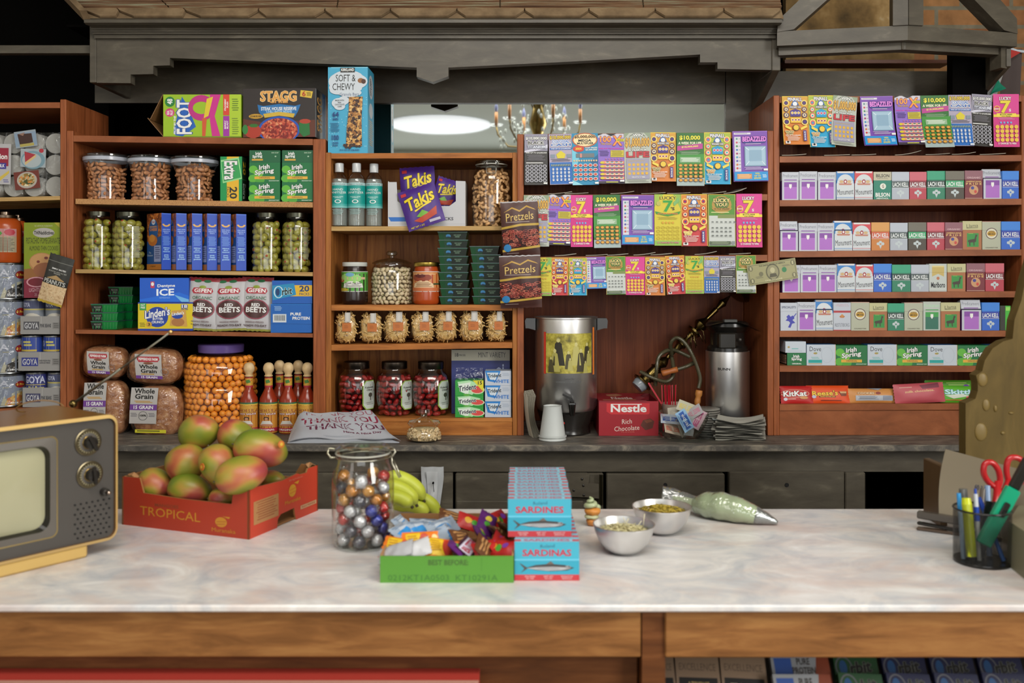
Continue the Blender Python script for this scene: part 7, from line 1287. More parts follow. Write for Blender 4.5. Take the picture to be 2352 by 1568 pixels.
tb = Art('#b4b7bf').t('THANK YOU', .12, .02, .88, .16, '#9a5a6a', False).t('THANK YOU', .1, .22, .9, .42, '#8a2c44', True, .03, edge=None).t('THANK YOU', .13, .245, .875, .395, '#b4b7bf', False, .03).t('THANK YOU', .15, .48, .92, .68, '#6a3048', True, .03).t('THANK YOU', .18, .505, .895, .655, '#b4b7bf', False, .03).t('Have A Nice Day', .5, .74, .86, .82, '#6a2c44', True, .02).lines(.3, .9, .6, .96, 2, '#9aa0aa', .3)
e = thing('plastic_bag_stack', 'folded white thank you plastic bags on the back counter', 'plastic bags', (0, 0, 0)); zt0 = BZ+.001
c00, c10, c11, c01 = [Vector((PX(x, yy), yy, zt0)) for x, yy in ((660, 2.785), (917, 2.79), (872, 2.915), (668, 2.905))]
def bagf(lift, sh=0):
    def fn(u, v, q=0):
        p = (c01*(1-u)+c11*u)*(1-v)+(c00*(1-u)+c10*u)*v
        rise = .012+.062*(1-v)+.003*sin(7*u+5*v+sh)+.002*sin(17*u-9*v)
        return (p.x+sh*.003, p.y, p.z+max(.001, (lift+rise)*min(1, .25+9*min(u, 1-u)))+q)
    return fn
e.location = tuple(c00); L = Vector(c00)
for k in range(3):
    b = B(); f = bagf(-.008*(2-k), k); b.grid(lambda u, v: tuple(Vector(f(u, 1-v))-L), 16, 10, '#b4b7bf/g')
    if k == 2: b.art(tb, lambda u, v, q: tuple(Vector(f(u, v, .0016+q*2))-L), 16, 10)
    b.obj(('under_bag', 'under_bag', 'top_bag')[k], e)
b = B(); b.grid(lambda u, v: tuple(Vector(bagf(-.004)(u, 1))-L+Vector((0, 0, -(bagf(-.004)(u, 1)[2]-zt0)*v))), 16, 3, '#a8acb4/g'); b.obj('front_fold', e)
# paper bag impaled on the nail of the cupboard door
Y = 2.775; b = B(); pts = [(967, 1072), (1018, 1073), (1020, 1092), (1006, 1140), (998, 1168), (975, 1150), (968, 1120)]
def rb(u, v): return (PX(967+(52-12*max(0, v-.3))*u+8*v*u*0+14*v*v*(1-u), Y), Y-.006*sin(pi*u)-.004*sin(9*u+5*v), PZ(1071+(100-8*u)*v, Y))
b.grid(lambda u, v: rb(u, 1-v), 8, 12, '#b4b6b8/g'); b.grid(lambda u, v: Vector(rb(.25+.5*u, .1+.8*(1-v)))+Vector((0, -.006-.003*sin(8*v), 0)), 6, 10, '#c4c6c8/g'); tag(b.obj('white_bag', None), 'crumpled white paper bag spiked on the cupboard door nail', 'paper bag')
b = B(); b.tube([(PX(996, Y), Y+.01, PZ(1106, Y)), (PX(996, Y), Y-.02, PZ(1106, Y))], .0028, '#141210/m', 8); b.tube([(PX(996, Y), Y-.018, PZ(1106, Y)), (PX(998, Y), Y-.019, PZ(1126, Y))], .0008, '#141210', 5); tag(b.obj('nail'), 'black nail holding the white bag to the cupboard', 'nail')
# ================= on the serving counter =================
def at(px, py, z=CZ):
    """the spot on a level surface that the photograph shows at this pixel"""
    Y = (EYE-z)*FPX/(py-HZ); return Vector((PX(px, Y), Y, z))
# ---- portable television ----
c0 = Vector((-.7206, 1.711, CZ)); ang = R(51.5)
tv = thing('television', 'vintage portable television with yellow casing and two round dials', 'television', tuple(c0), ang)
TW, TH, TD, zf_ = .36, .228, .20, .022            # the face runs from local x = -TW to 0
def rr_rect(x0, x1, z0, z1, r, n=6):
    o = []
    for cx_, cz_, a0 in ((x1-r, z1-r, 0), (x0+r, z1-r, 90), (x0+r, z0+r, 180), (x1-r, z0+r, 270)):
        o += [(cx_+r*cos(R(a0+90*k/n)), cz_+r*sin(R(a0+90*k/n))) for k in range(n+1)]
    return o
def ringp(b, o1, o2, y1, y2, m):
    n = len(o1); v = [(x, y1, z) for x, z in o1]+[(x, y2, z) for x, z in o2]; b.add(v, [(k, (k+1) % n, n+(k+1) % n, n+k)[::-1] for k in range(n)], m, False)
b = B(); A1 = rr_rect(-TW, 0, zf_, zf_+TH, .02); A2 = rr_rect(-TW+.006, -.006, zf_+.006, zf_+TH-.006, .015)
ringp(b, A1, A2, 0, -.004, '#c4a468/g'); ringp(b, A1, A1, TD, 0, '#7d5628/g'); ringp(b, A2, A2, -.004, .006, '#6a4a2a/g'); n = len(A1); b.add([(x, TD, z) for x, z in A1], [tuple(range(n))[::-1]], '#6a4a1c/g'); b.obj('casing', tv)
sx0, sx1, sz0, sz1 = -TW+.018, -.108, zf_+.026, zf_+TH-.026
b = B(); S1 = rr_rect(sx0, sx1, sz0, sz1, .012); ringp(b, A2, S1, .003, .003, 'tv_face'); b.obj('front_plate', tv)
b = B(); S2 = rr_rect(sx0+.002, sx1-.002, sz0+.002, sz1-.002, .011); S3 = rr_rect(sx0+.016, sx1-.014, sz0+.014, sz1-.014, .02); S4 = rr_rect(sx0+.02, sx1-.018, sz0+.018, sz1-.018, .022)
ringp(b, S1, S2, .0028, .0028, '#b5a06a/m'); ringp(b, S2, S3, .003, .001, '#5d5852'); ringp(b, S3, S4, .001, .014, '#14110f/g'); b.obj('screen_bezel', tv)
b = B(); xm, zm = (sx0+sx1)/2, (sz0+sz1)/2; b.prism(S4[::-1], .013, .0131, 'screen')
b.grid(lambda u, v: (sx0+.018+(sx1-sx0-.034)*u, .013-.010*sin(pi*u)**.7*sin(pi*v)**.7, sz0+.016+(sz1-sz0-.032)*v), 16, 14, 'screen'); b.obj('screen', tv)
def dial(nm, x, z, a):
    b = B(); X_ = Matrix.Rotation(pi/2, 3, 'X')
    b.lathe([(0, .0), (.0235, 0), (.0235, .002), (.0215, .003), (.0205, .002), (.016, .004), (0, .004)], '#524d47', 32, c=(x, .003, z), ax=X_); b.lathe([(.0232, .0), (.024, .003), (.0225, .0035)], '#6f6650/m', 32, c=(x, .003, z), ax=X_)
    o = b.obj('dial', tv); b = B()
    for k in range(26):
        t = 2*pi*k/26; b.box(-.0007, .0007, -.0035, -.0018, .0165, .0195, '#8d8464', 0, X=lambda X0, Y0, Z0: (x+X0*cos(t)+Z0*sin(t), Y0+.001, z-X0*sin(t)+Z0*cos(t)))
    b.obj('scale_marks', o)
    b = B(); b.lathe([(.011, .004), (.0105, .018), (0, .019)], '#1d1a17/g', 24, c=(x, .003, z), ax=X_); b.lathe([(.0115, .004), (.0118, .0055), (.011, .006)], '#8d7440/m', 24, c=(x, .003, z), ax=X_)
    b.box(-.003, .003, -.021, -.014, -.015, .016, '#1d1a17/g', .001, X=lambda X0, Y0, Z0: (x+X0*cos(a)+Z0*sin(a), Y0, z-X0*sin(a)+Z0*cos(a))); b.obj('knob', o)
dial(0, -.055, zf_+TH-.045, -.5); dial(1, -.052, zf_+TH-.103, -.1)
b = B(); b.lathe([(.007, 0), (.0065, .012), (0, .013)], '#2a2622/g', 16, c=(-.026, .003, zf_+TH-.138), ax=Matrix.Rotation(pi/2, 3, 'X')); b.lathe([(.0035, .01), (.0032, .022), (0, .023)], '#8d7d70/m', 12, c=(-.026, .003, zf_+TH-.138), ax=Matrix.Rotation(pi/2, 3, 'X')); b.obj('volume_knob', tv)
b = B(); X_ = Matrix.Rotation(pi/2, 3, 'X')
for j in range(8):
    for k in range(6 if j % 2 else 7): b.lathe([(0, 0), (.0018, 0), (.0018, .0012)], '#0d0b0a/f', 8, c=(-.078+.0105*k+(.005 if j % 2 else 0), .0025, zf_+.075-.0085*j), ax=X_)
b.obj('speaker_grille', tv)
b = B(); b.face(Art().e(.5, .5, .5, .5, '#b5a07a', 16).e(.5, .5, .35, .35, '#6a5c48', 12).p([(.35, .3), (.65, .3), (.6, .7), (.4, .7)], '#d8cdb0'), (-.080, .0038, zf_+.112), (.013, 0, 0), (0, 0, -.013)); b.face(Art().t('SAMPO', 0, 0, .58, 1, '#d8d2c0').t('TV', .64, 0, 1, 1, '#d8d2c0') if 0 else Art().lines(0, 0, 1, 1, 2, '#d8d2c0', .7), (-.062, .0038, zf_+.018), (.036, 0, 0), (0, 0, -.006)); b.obj('badge', tv)
b = B(); b.box(-TW+.03, -.055, .0, TD-.02, 0, zf_+.001, '#bc9c5c/g', .004); b.obj('foot_base', tv)
tb_ = None; tipw = Vector((PX(392, 1.75), 1.75, PZ(762, 1.75))); inv = Matrix.Rotation(-ang, 3, 'Z'); tip = inv @ (tipw-c0); tb_ = inv @ (Vector((PX(168, 1.84), 1.84, CZ+zf_+TH))-c0)
b = B(); b.tube([tb_, tb_+(tip-tb_)*.5], .0028, '#8d8a7c/m', 8); b.tube([tb_+(tip-tb_)*.5, tip], .0018, '#a8a598/m', 8); b.ball(tuple(tip), .0045, '#c9a468/m', 10, 7); b.ball(tuple(tb_), .008, '#6a5a34/m', 10, 7); b.obj('rod_antenna', tv)
b = B(); b.tube([Vector((-.10, .06, zf_+TH+.003))+Vector((.03*cos(t), .016*t, .012*sin(t)+.012)) for t in [k*.35 for k in range(14)]], .0012, '#7a5a2c', 6); b.obj('antenna_wire', tv)
# ---- carton of mangoes ----
C0, C1, C2 = at(572, 1239), at(722, 1171), at(280, 1204)
ex = (C0-C2).normalized(); ey = Vector((-ex.y, ex.x, 0)); la_ = atan2(ex.y, ex.x); BL, BW, BH = (C0-C2).length, (C1-C0).length, .097
mc = thing('mango_carton', 'red printed cardboard tray of tropical mangoes', 'cardboard tray', tuple(C0), la_)      # local x runs -BL..0 along the lettered side
def wall(nm, pts, org, U, th, m, art=None, inner='#8f6238'):
    b = B(); org, U = Vector(org), Vector(U); N = Vector((U.y, -U.x, 0)); n = len(pts)
    v = [org+U*x+Vector((0, 0, z)) for x, z in pts]+[org+U*x+Vector((0, 0, z))-N*th for x, z in pts]
    b.add(v, [tuple(range(n))], m); b.add(v, [tuple(range(2*n-1, n-1, -1))]+[(k, n+k, n+(k+1) % n, (k+1) % n) for k in range(n)], inner)
    if art: L = max(p[0] for p in pts); b.art(art, lambda u, q, h: tuple(org+U*(u*L)+Vector((0, 0, BH*(1-q)))+N*h))
    return b.obj(nm, mc)
lw = [(0, 0), (BL, 0), (BL, BH*1.0), (BL-.035, BH*1.0), (BL-.04, BH*.66), (BL*.5, BH*.66), (.055, BH*.7), (.045, BH), (0, BH)]
fa = Art().t('MANGOES', .27, .48, .46, .55, '#7a3a20').t('TROPICAL', .15, .58, .63, .76, '#b57a20', False, -.02).e(.79, .72, .045, .1, '#b57a20', 16).line(.755, .72, .83, .7, .008, '#8c2418').line(.755, .77, .82, .75, .008, '#8c2418').p([(.8, .6), (.86, .6), (.85, .64)], '#b57a20').t('Muranaka', .72, .84, .9, .92, '#b57a20', False)
wall('lettered_side', lw, (-BL, 0, 0), (1, 0, 0), .004, '#9e3018', fa)  # darker red: the shade on this face is put into its colour
rw = [(0, 0), (BW*.38, 0), (BW*.39, .016), (BW*.43, .024), (BW*.63, .026), (BW*.64, .012), (BW*.66, 0), (BW, 0), (BW, BH), (BW*.84, BH*1.0), (BW*.82, BH*.92), (BW*.72, BH*.93), (BW*.68, BH*.97), (BW*.45, BH*.93), (BW*.3, BH*.95), (.0, BH)]
ra = Art().r(.06, .3, .4, .76, '#a87a4c').lines(.09, .33, .38, .72, 8, '#8f4a2c', .35).e(.6, .35, .055, .13, '#c08a28', 16).line(.56, .33, .65, .31, .01, '#b8402c').line(.56, .4, .65, .38, .01, '#b8402c').p([(.62, .2), (.7, .18), (.68, .25)], '#c08a28').t('Muranaka', .49, .52, .72, .6, '#c08a28', False).r(.72, .74, .97, .82, '#b5906a').t('PRODUCT FROM BRAZIL', .74, .76, .95, .8, '#8f3a24').t('Brightline', .55, .1, .75, .15, '#c97a60', False)
wall('printed_end', rw, (0, 0, 0), (0, 1, 0), .004, '#b83c26', ra)  # brighter red: the light falling on this end is painted in
wall('back_side', [(0, 0), (BL, 0), (BL, BH), (BL-.05, BH*1.02), (BL-.06, BH*.7), (.06, BH*.7), (.04, BH), (0, BH)], (0, BW, 0), (-1, 0, 0), .004, '#8f2e1a')
wall('plain_end', [(0, 0), (BW, 0), (BW, BH), (0, BH)], (-BL, BW, 0), (0, -1, 0), .004, '#8f2e1a')
b = B(); b.box(-BL+.004, -.004, .004, BW-.004, .001, .004, '#8f6238'); b.obj('tray_bottom', mc)
for x, y in ((-.012, .012), (-.012, BW-.012), (-BL+.02, .012), (-BL+.02, BW-.012)):
    b = B(); rr = random.Random(int(x*999)); b.add([(x+.011*cos(t)*(1+.3*rr.random()), y+.009*sin(t), BH-.004+.010*rr.random()) for t in [2*pi*k/9 for k in range(9)]]+[(x, y, BH+.008)], [(k, (k+1) % 9, 9) for k in range(9)], '#9a6e44/f'); b.obj('torn_corner_tab', mc)
# mangoes: px centre, size in px, depth, tilt
MG = None
mdat = [(457, 991, 50, 38, 1.94, -20, 'topmost mango at the back of the pile'), (545, 1003, 46, 36, 1.93, 25, 'blushed mango behind the green one near the top'), (599, 1031, 62, 43, 1.87, 12, 'big green and orange mango with a sticker, upper end of the pile'),
        (427, 1062, 48, 44, 1.91, -40, 'yellow green mango resting over the front blushed one'), (503, 1068, 50, 40, 1.86, 60, 'red and green mango standing in the middle of the pile'), (554, 1089, 60, 39, 1.8, -14, 'crimson and green mango leaning on the carton corner'),
        (356, 1112, 43, 36, 1.915, 10, 'blushed mango in the tray corner by the television'), (437, 1124, 52, 36, 1.885, 8, 'green shouldered mango low behind the lettering'), (515, 1146, 36, 26, 1.86, 5, 'mango mostly hidden behind the lettered corner post'), (626, 1100, 32, 20, 1.93, 0, 'green mango peeping out at the printed end')]
for k, (px, py, rx, ry, Y, a, lab) in enumerate(mdat):
    if MG is None:
        b = B(); b.ball((0, 0, 0), 1, 'mango', 28, 18, X=lambda v: Vector((v.x*(1+.05*v.z), v.y*.95, v.z*(1-.16*v.x+.07*v.x*v.x)-.10*v.x*v.x)))
        MG = b.obj('mango'); tag(MG, 'x', 'mango', 'mangoes in the red tray'); b = B(); b.lathe([(.07, -.03), (.05, 0), (.045, .08), (0, .085)], '#4a4028', 8, c=(-.98, 0, 0), ax=Matrix.Rotation(-pi/2, 3, 'Y')); b.obj('stem', MG); m = MG
    else: m = dup(MG)
    m['label'] = lab; m.location = (PX(px, Y), Y, PZ(py, Y)); s1, s2 = rx*Y/FPX, ry*Y/FPX; m.scale = (s1, (s1+s2)*.5, s2); m.rotation_euler = (R((k*41) % 70-35), R(a), R((k*67) % 50-25))
for k, (px, py, Y, rx_) in enumerate(((646, 1020, 1.838, .45), (464, 1072, 1.822, -.4))):
    b = B(); b.lathe([(0, .001), (.007, .0005), (.0072, -.001)], '#b8641a', 16); b.lathe([(0, .0014), (.0035, .0012)], '#c8a030', 12); o = b.obj('fruit_sticker', None, (PX(px, Y), Y, PZ(py, Y)), (R(85), 0, R(rx_*100))); tag(o, ('orange round sticker on the big green mango', 'orange round sticker on the standing mango')[k], 'sticker')
# ---- clip top jar of foil truffles ----
Yj = 1.745; xj = PX(834, Yj); rj = .0575
j, n = clip_jar('big clip top jar of foil wrapped chocolate balls', 834, Yj, CZ+.0005, rj, PZ(1022, Yj)-CZ, .82, shoulder=.72); hj = PZ(1022, Yj)-CZ
b = B(); b.tube([(n*1.05*sin(t), -n*1.05*cos(t), hj*.885) for t in [2*pi*k/36 for k in range(36)]], .0011, '#b8b4a4/m', 6, True)
b.tube([(-n*1.04, -.012, hj*.885), (-n*1.22, -.012, hj*.885), (-n*1.38, -.006, hj*.92), (-n*1.36, 0, hj*.965), (-n*1.1, 0, hj*.96)], .0022, '#a8a490/m', 7)
b.tube([(n*1.04, -.01, hj*.885), (n*1.2, -.01, hj*.90), (n*1.3, -.008, hj*.94), (n*1.22, -.006, hj*.975), (n*1.08, 0, hj*.96)], .0018, '#b5b1a2/m', 7); b.tube([(n*1.16, -.012, hj*.94), (n*1.2, -.02, hj*.84), (n*1.5, -.026, hj*.70), (n*1.56, -.026, hj*.71), (n*1.24, -.016, hj*.87)], .0014, '#b5b1a2/m', 7); b.obj('wire_clasp', j)
tr_cols = ['#c4802c/x', '#bf2f2a/x', '#c4c4c8/x', '#3a44a0/x', '#4a4a55/x', '#d0943c/x']
def truffle(col):
    b = B(); rr = random.Random(tr_cols.index(col)); b.ball((0, 0, 0), .0115, col, 12, 9, X=lambda v: v*(1+rr.uniform(-.06, .06))); o = b.obj('chocolate_truffle')
    b = B(); b.ball((0, 0, 0), .0128, 'film', 9, 6, X=lambda v: v*(1+rr.uniform(-.1, .1)))
    for s_ in (-1, 1):
        for k in range(7):
            t = 2*pi*k/7; p = Vector((s_*.0105, .002*cos(t), .002*sin(t))); q = Vector((s_*.0165, .008*cos(t), .008*sin(t))); t2 = t+.7; q2 = Vector((s_*.015, .007*cos(t2), .007*sin(t2))); b.add([p, q, q2], [(0, 1, 2)], 'sleeve')
    b.obj('twisted_ends', o); return tag(o, 'x', 'candy', 'foil truffles in the clip top jar')
TP = [truffle(c) for c in tr_cols]; nmc = ['gold', 'red', 'silver', 'blue', 'black', 'amber']
rr = random.Random(12); k = 0
order = [4, 2, 0, 2, 1, 2, 3, 4, 2, 1, 3, 2, 1, 1, 3, 2, 5, 1, 2, 4, 0, 5, 1, 0, 5, 2, 0, 5, 4, 2, 0, 5, 2, 0, 2]
for lev in range(7):
    for q in range(7):
        t = 2*pi*q/7+lev*.45+rr.uniform(-.1, .1); rad = (rj-.0175)*rr.uniform(.94, 1)
        ci = order[k % len(order)]; ci = [4, 3, 2, 1, 0, 5][ci] if 0 else ci
        if lev <= 1: ci = (4, 2, 3, 2, 1, 4, 2)[(q+lev) % 7]
        elif lev <= 3: ci = (1, 2, 3, 1, 0, 2, 1)[(q+lev) % 7]
        else: ci = (0, 5, 2, 0, 1, 5, 4)[(q+lev*2) % 7]
        if lev == 6 and q % 2: k += 1; continue
        o = dup(TP[ci], (xj+rad*sin(t), Yj-rad*cos(t), CZ+.016+.0185*lev), (rr.uniform(-3, 3), rr.uniform(-3, 3), rr.uniform(-3, 3)), nmc[ci]+' foil wrapped chocolate ball inside the big clip top jar'); o['group'] = nmc[ci]+' foil truffles in the jar'; k += 1
for o in TP:
    for c in list(o.children): bpy.data.objects.remove(c)
    bpy.data.objects.remove(o)
# ---- bananas ----
e = thing('banana_bunch', 'bunch of green bananas behind the truffle jar', 'bananas', (-.20, 1.93, CZ))
for k, (p0, p1, p2, r) in enumerate((((880, 1092, 1.93), (950, 1093, 1.93), (973, 1148, 1.94), .0185), ((880, 1115, 1.90), (935, 1112, 1.89), (956, 1158, 1.90), .0175), ((880, 1140, 1.88), (925, 1135, 1.87), (945, 1162, 1.875), .0175), ((905, 1150, 1.95), (975, 1120, 1.97), (1012, 1185, 1.96), .017), ((900, 1165, 1.93), (950, 1150, 1.94), (985, 1178, 1.93), .016))):
    A, Bm, Cc = [Vector((PX(x, y3), y3, PZ(y, y3)))-Vector(e.location) for x, y, y3 in (p0, p1, p2)]; pts = [A*(1-t)**2+(Bm*1.0)*2*t*(1-t)+Cc*t*t for t in [q/14 for q in range(15)]]
    b = B(); b.tube(pts, [r*(.35+.65*min(1, t*5)) if t < .2 else r*min(1, (1.02-t)*4.2+.2) for t in [q/14 for q in range(15)]], 'banana', 6); o = b.obj('banana', e)
    sub = o.modifiers.new('smooth', 'SUBSURF'); sub.levels = sub.render_levels = 1; b = B(); b.tube([pts[-1], pts[-1]+(pts[-1]-pts[-2]).normalized()*.005], .0035, '#3a3018', 6); b.obj('tip', o)
# ---- green tray of mini candies ----
g0, g1 = at(873, 1338), at(1180, 1338); GX0, GX1, GY, GD, GH = g0.x, g1.x, g0.y, .262, .0434
gb = thing('candy_tray', 'green cardboard tray of assorted miniature candies', 'cardboard tray', ((GX0+GX1)/2, GY, CZ)); gw = (GX1-GX0)/2
b = B(); b.box(-gw, gw, 0, .003, 0, GH, '#4f8a2a'); b.face(Art().t('BEST BEFORE:', .36, .13, .66, .34, '#3a5a20').t('0212KT1A0503  KT10291A', .06, .7, .88, .92, '#376a24', False).line(.76, .05, .76, .55, .004, '#447c24'), (-gw, 0, GH), (2*gw, 0, 0), (0, 0, -GH)); b.obj('front_panel', gb)
for s_ in (-1, 1): b = B(); b.box(min(s_*gw, s_*(gw-.003)), max(s_*gw, s_*(gw-.003)), .0031, GD, 0, GH+.002, '#a87c50'); b.obj('side_panel', gb)
b = B(); b.box(-gw+.0031, gw-.0031, GD-.003, GD, 0, GH+.004, '#946a42'); b.obj('back_panel', gb); b = B(); b.box(-gw+.0031, gw-.0031, .0031, GD-.0031, 0.0005, .002, '#8a6440'); b.obj('tray_bottom', gb)
def mini(lab, x, y, w_, h_, th, art, bk, rz, tilt, roll, group, lift=0, crimp='x'):
    o = pillow('mini_candy', lab, 'candy', 0, w_*FPX/1.0, 0, 0, 1.0, th, art, bk, 0, 0, group, .16, None, None, crimp, 5, 5, .8, h_, RND.randint(0, 99))
    o.location = (gb.location.x+x, GY+y, CZ+.022+lift); o.rotation_euler = (R(-90+tilt), R(roll), R(rz)); return o
rc = Art('#d8701c').p([(.1, .1), (.5, .05), (.55, .95), (.15, .9)], '#d8b020').lines(.15, .2, .45, .8, 5, '#a8701c', .4).e(.62, .5, .14, .4, '#b0341c', 14).e(.9, .3, .08, .15, '#e0c890', 8).e(.85, .75, .08, .15, '#e0c890', 8)
ac = Art('#93a0b0').p([(.3, 0), (.7, 0), (.6, 1), (.2, 1)], '#b4bcc6').p([(.1, .5), (.6, .4), (.7, .8), (.2, 1)], '#2f84c4').lines(.1, .1, .9, .3, 2, '#6a7c94', .5)
bf_ = Art('#4a1f38').r(.08, .2, .92, .8, '#c4b8c4').t('BUTTERFINGER', .12, .3, .88, .7, '#a01c3c'); sn = Art('#3a2420').r(.1, .25, .9, .75, '#2c4a8c').t('SNICKERS', .15, .33, .85, .67, '#c4c8d4')
bt = Art('#3a1430').r(.05, .15, .95, .85, '#c9c4d4').t('BUTTERFIN', .1, .26, .9, .74, '#a8203c', True)
sk = Art('#b31f1c').e(.3, .5, .12, .2, '#e0a828', 8).e(.5, .6, .1, .2, '#4a9a30', 8).e(.7, .45, .1, .2, '#7a3aa0', 8); ch_ = Art('#5a3418').lines(.1, .2, .9, .8, 3, '#a87c4c', .5); pu = Art('#5a1f6a').e(.6, .5, .12, .2, '#d8c040', 8).e(.35, .5, .1, .2, '#4a9a30', 8)
RND = random.Random(21)
spec = [(-.083, .052, rc, '#c8601a/x', -12, 'orange peanut cup sachet'), (-.05, .062, rc, '#c8601a/x', 6, 'orange peanut cup sachet'), (-.012, .052, rc, '#c8601a/x', 14, 'orange peanut cup sachet'), (-.06, .036, Art('#b9b9bc').r(0, 0, .3, 1, '#c9a030'), '#b5b5b8/x', 4, 'silver and yellow wrapper end'), (-.088, .035, Art('#a8a8ac'), '#a0a0a4/x', -8, 'silver wrapper end'),
        (-.085, .125, ac, '#98a4b4/x', 65, 'pale blue coconut candy'), (-.06, .15, ac, '#98a4b4/x', 50, 'pale blue coconut candy'), (-.035, .105, ac, '#98a4b4/x', 10, 'pale blue coconut candy'), (-.02, .165, ac, '#98a4b4/x', 40, 'pale blue coconut candy'), (-.01, .13, ac, '#98a4b4/x', 75, 'pale blue coconut candy'), (-.05, .19, ac, '#98a4b4/x', 20, 'pale blue coconut candy'), (-.095, .175, ac, '#98a4b4/x', 80, 'pale blue coconut candy'),
        (.032, .066, bt, '#4a1f38/x', 80, 'purple and white peanut crunch bar'), (.018, .10, ch_, '#5a3418/x', 60, 'brown chocolate mini'), (.05, .12, pu, '#5a1f6a/x', 100, 'purple fruit chew packet'), (.06, .17, pu, '#5a1f6a/x', 80, 'purple fruit chew packet'), (.035, .20, sk, '#b31f1c/x', 10, 'red fruit candy packet'), (.078, .13, ch_, '#6a4424/x', 100, 'brown chocolate mini'), (.095, .15, ch_, '#6a4424/x', 85, 'brown chocolate mini'),
        (.07, .062, sk, '#b31f1c/x', 20, 'red fruit candy packet'), (.088, .05, sk, '#c8341c/x', -35, 'red fruit candy packet'), (.085, .075, sk, '#a01c1c/x', 80, 'red fruit candy packet'), (.012, .045, pu, '#6a2f7a/x', 90, 'purple fruit chew packet'), (.0, .2, ch_, '#5a3418/x', 15, 'brown chocolate mini'), (.08, .21, sk, '#a01c1c/x', 60, 'red fruit candy packet'), (.058, .045, ch_, '#4a1c14/x', 85, 'brown chocolate mini')]
cnt = {}
for x, y, a, bk, rz, nm in spec:
    cnt[nm] = cnt.get(nm, 0)+1; lf = RND.uniform(.004, .014)
    mini(f'{nm} lying among the others in the green tray', x, y, .062 if 'peanut cr' not in nm else .085, .034 if 'sachet' not in nm else .042, .011, a, bk, rz, RND.uniform(24, 50), RND.uniform(-22, 22), nm+'s in the green tray', lf+(.012 if y < .09 else .016))
for k in range(14):
    a = (ch_, sk, ac, pu)[k % 4]; nm = ('brown chocolate mini', 'red fruit candy packet', 'pale blue coconut candy', 'purple fruit chew packet')[k % 4]
    mini(f'{nm} lying among the others in the green tray', -.085+.034*(k % 6), .04+.075*(k//6), .058, .034, .01, a, ('#5a3418/x', '#b31f1c/x', '#98a4b4/x', '#5a1f6a/x')[k % 4], RND.uniform(0, 180), 6, 0, nm+'s in the green tray', -.008)
# ---- sardine cartons ----
def fish(a, x0, y0, x1, y1):
    f = Art(); f.p([(.04, .2), (.14, .45), (.16, .55), (.04, .85), (.1, .55), (.02, .2)], '#4a4440').p([(.12, .5), (.3, .3), (.55, .22), (.8, .3), (.97, .5), (.85, .68), (.55, .74), (.3, .66)], '#3f3a3a').p([(.14, .52), (.35, .44), (.6, .42), (.8, .46), (.9, .56), (.75, .66), (.5, .7), (.3, .62)], '#a9aaac').lines(.3, .46, .74, .64, 3, '#7a7a7e', .3).e(.86, .45, .05, .12, '#8a8a8c', 10).e(.88, .42, .015, .04, K, 8).p([(.48, .24), (.56, .02), (.62, .24)], '#6a6058'); a.sub(f, x0, y0, x1, y1)
def sard(word):
    lo = Art('#2f9ab4').r(0, .7, 1, 1, '#b8343c'); fish(lo, .06, .0, .95, .72); lo.t('PACKED\nIN OIL', .16, .75, .32, .93, '#dca8a8').t('NET WT\n4.4 OZ', .45, .75, .6, .93, '#dca8a8').t('PRODUCT OF\nMOROCCO', .72, .75, .9, .93, '#dca8a8')
    up = Art('#3fa4bc').t('Roland', .4, .14, .62, .34, '#2c4a64', False, .04).t(word, .12, .44, .88, .84, '#b8243c'); return up, lo
cw, ch2, ct = .1065, .0625, .0238; strip = Art('#8fc0d4').r(.0, .3, .1, .8, '#c03a44').r(.9, .3, 1, .8, '#c03a44').t('SARDINES', .14, .2, .86, .8, '#b05070')
def sardine(word):
    up, lo = sard(word); b = B(); hs = ch2*.52
    b.prism([(0.003, ch2), (.003, hs+.002), (0, hs), (0, 0), (ct, 0), (ct, ch2)], -cw/2, cw/2, '#9a2c3c', 'x', X=lambda x, y, z: (x, y, z))
    b.face(lo, (-cw/2, 0, hs), (cw, 0, 0), (0, 0, -hs)); b.face(up, (-cw/2, .003, ch2), (cw, 0, 0), (0, 0, -(ch2-hs-.002))); b.face(Art('#5fb0c8'), (-cw/2, .003, hs+.002), (cw, 0, 0), (0, -.003, -.002)); b.face(strip, (-cw/2, ct, ch2), (cw, 0, 0), (0, -ct+.003, 0)); b.face(Art('#3fa4bc').r(0, .7, 1, 1, '#b8343c'), (cw/2, 0, hs), (0, ct, 0), (0, 0, -hs)); b.face(Art('#3fa4bc'), (-cw/2, ct, hs), (0, -ct, 0), (0, 0, -hs)); return b.obj('sardine_carton')
sl = sardine('SARDINAS'); su = sardine('SARDINES'); tag(sl, 'x', 'sardine carton', 'sardine cartons in the lower row'); tag(su, 'x', 'sardine carton', 'sardine cartons in the upper row')
for k in range(11):
    for (o, x, y, z, rw_) in ((sl, .0575, 1.540, CZ+.0003, 'lower'), (su, .0465+.0002*k, 1.571, CZ+ch2+.001, 'upper')):
        q = o if k == 0 else dup(o); q.location = (x+.0006*((k*3) % 4-1.5)*(k > 0), y+.0242*k, z); q['label'] = f"{'foremost' if k == 0 else NTH[k]+' from the front'} sardine carton standing in the {rw_} row"
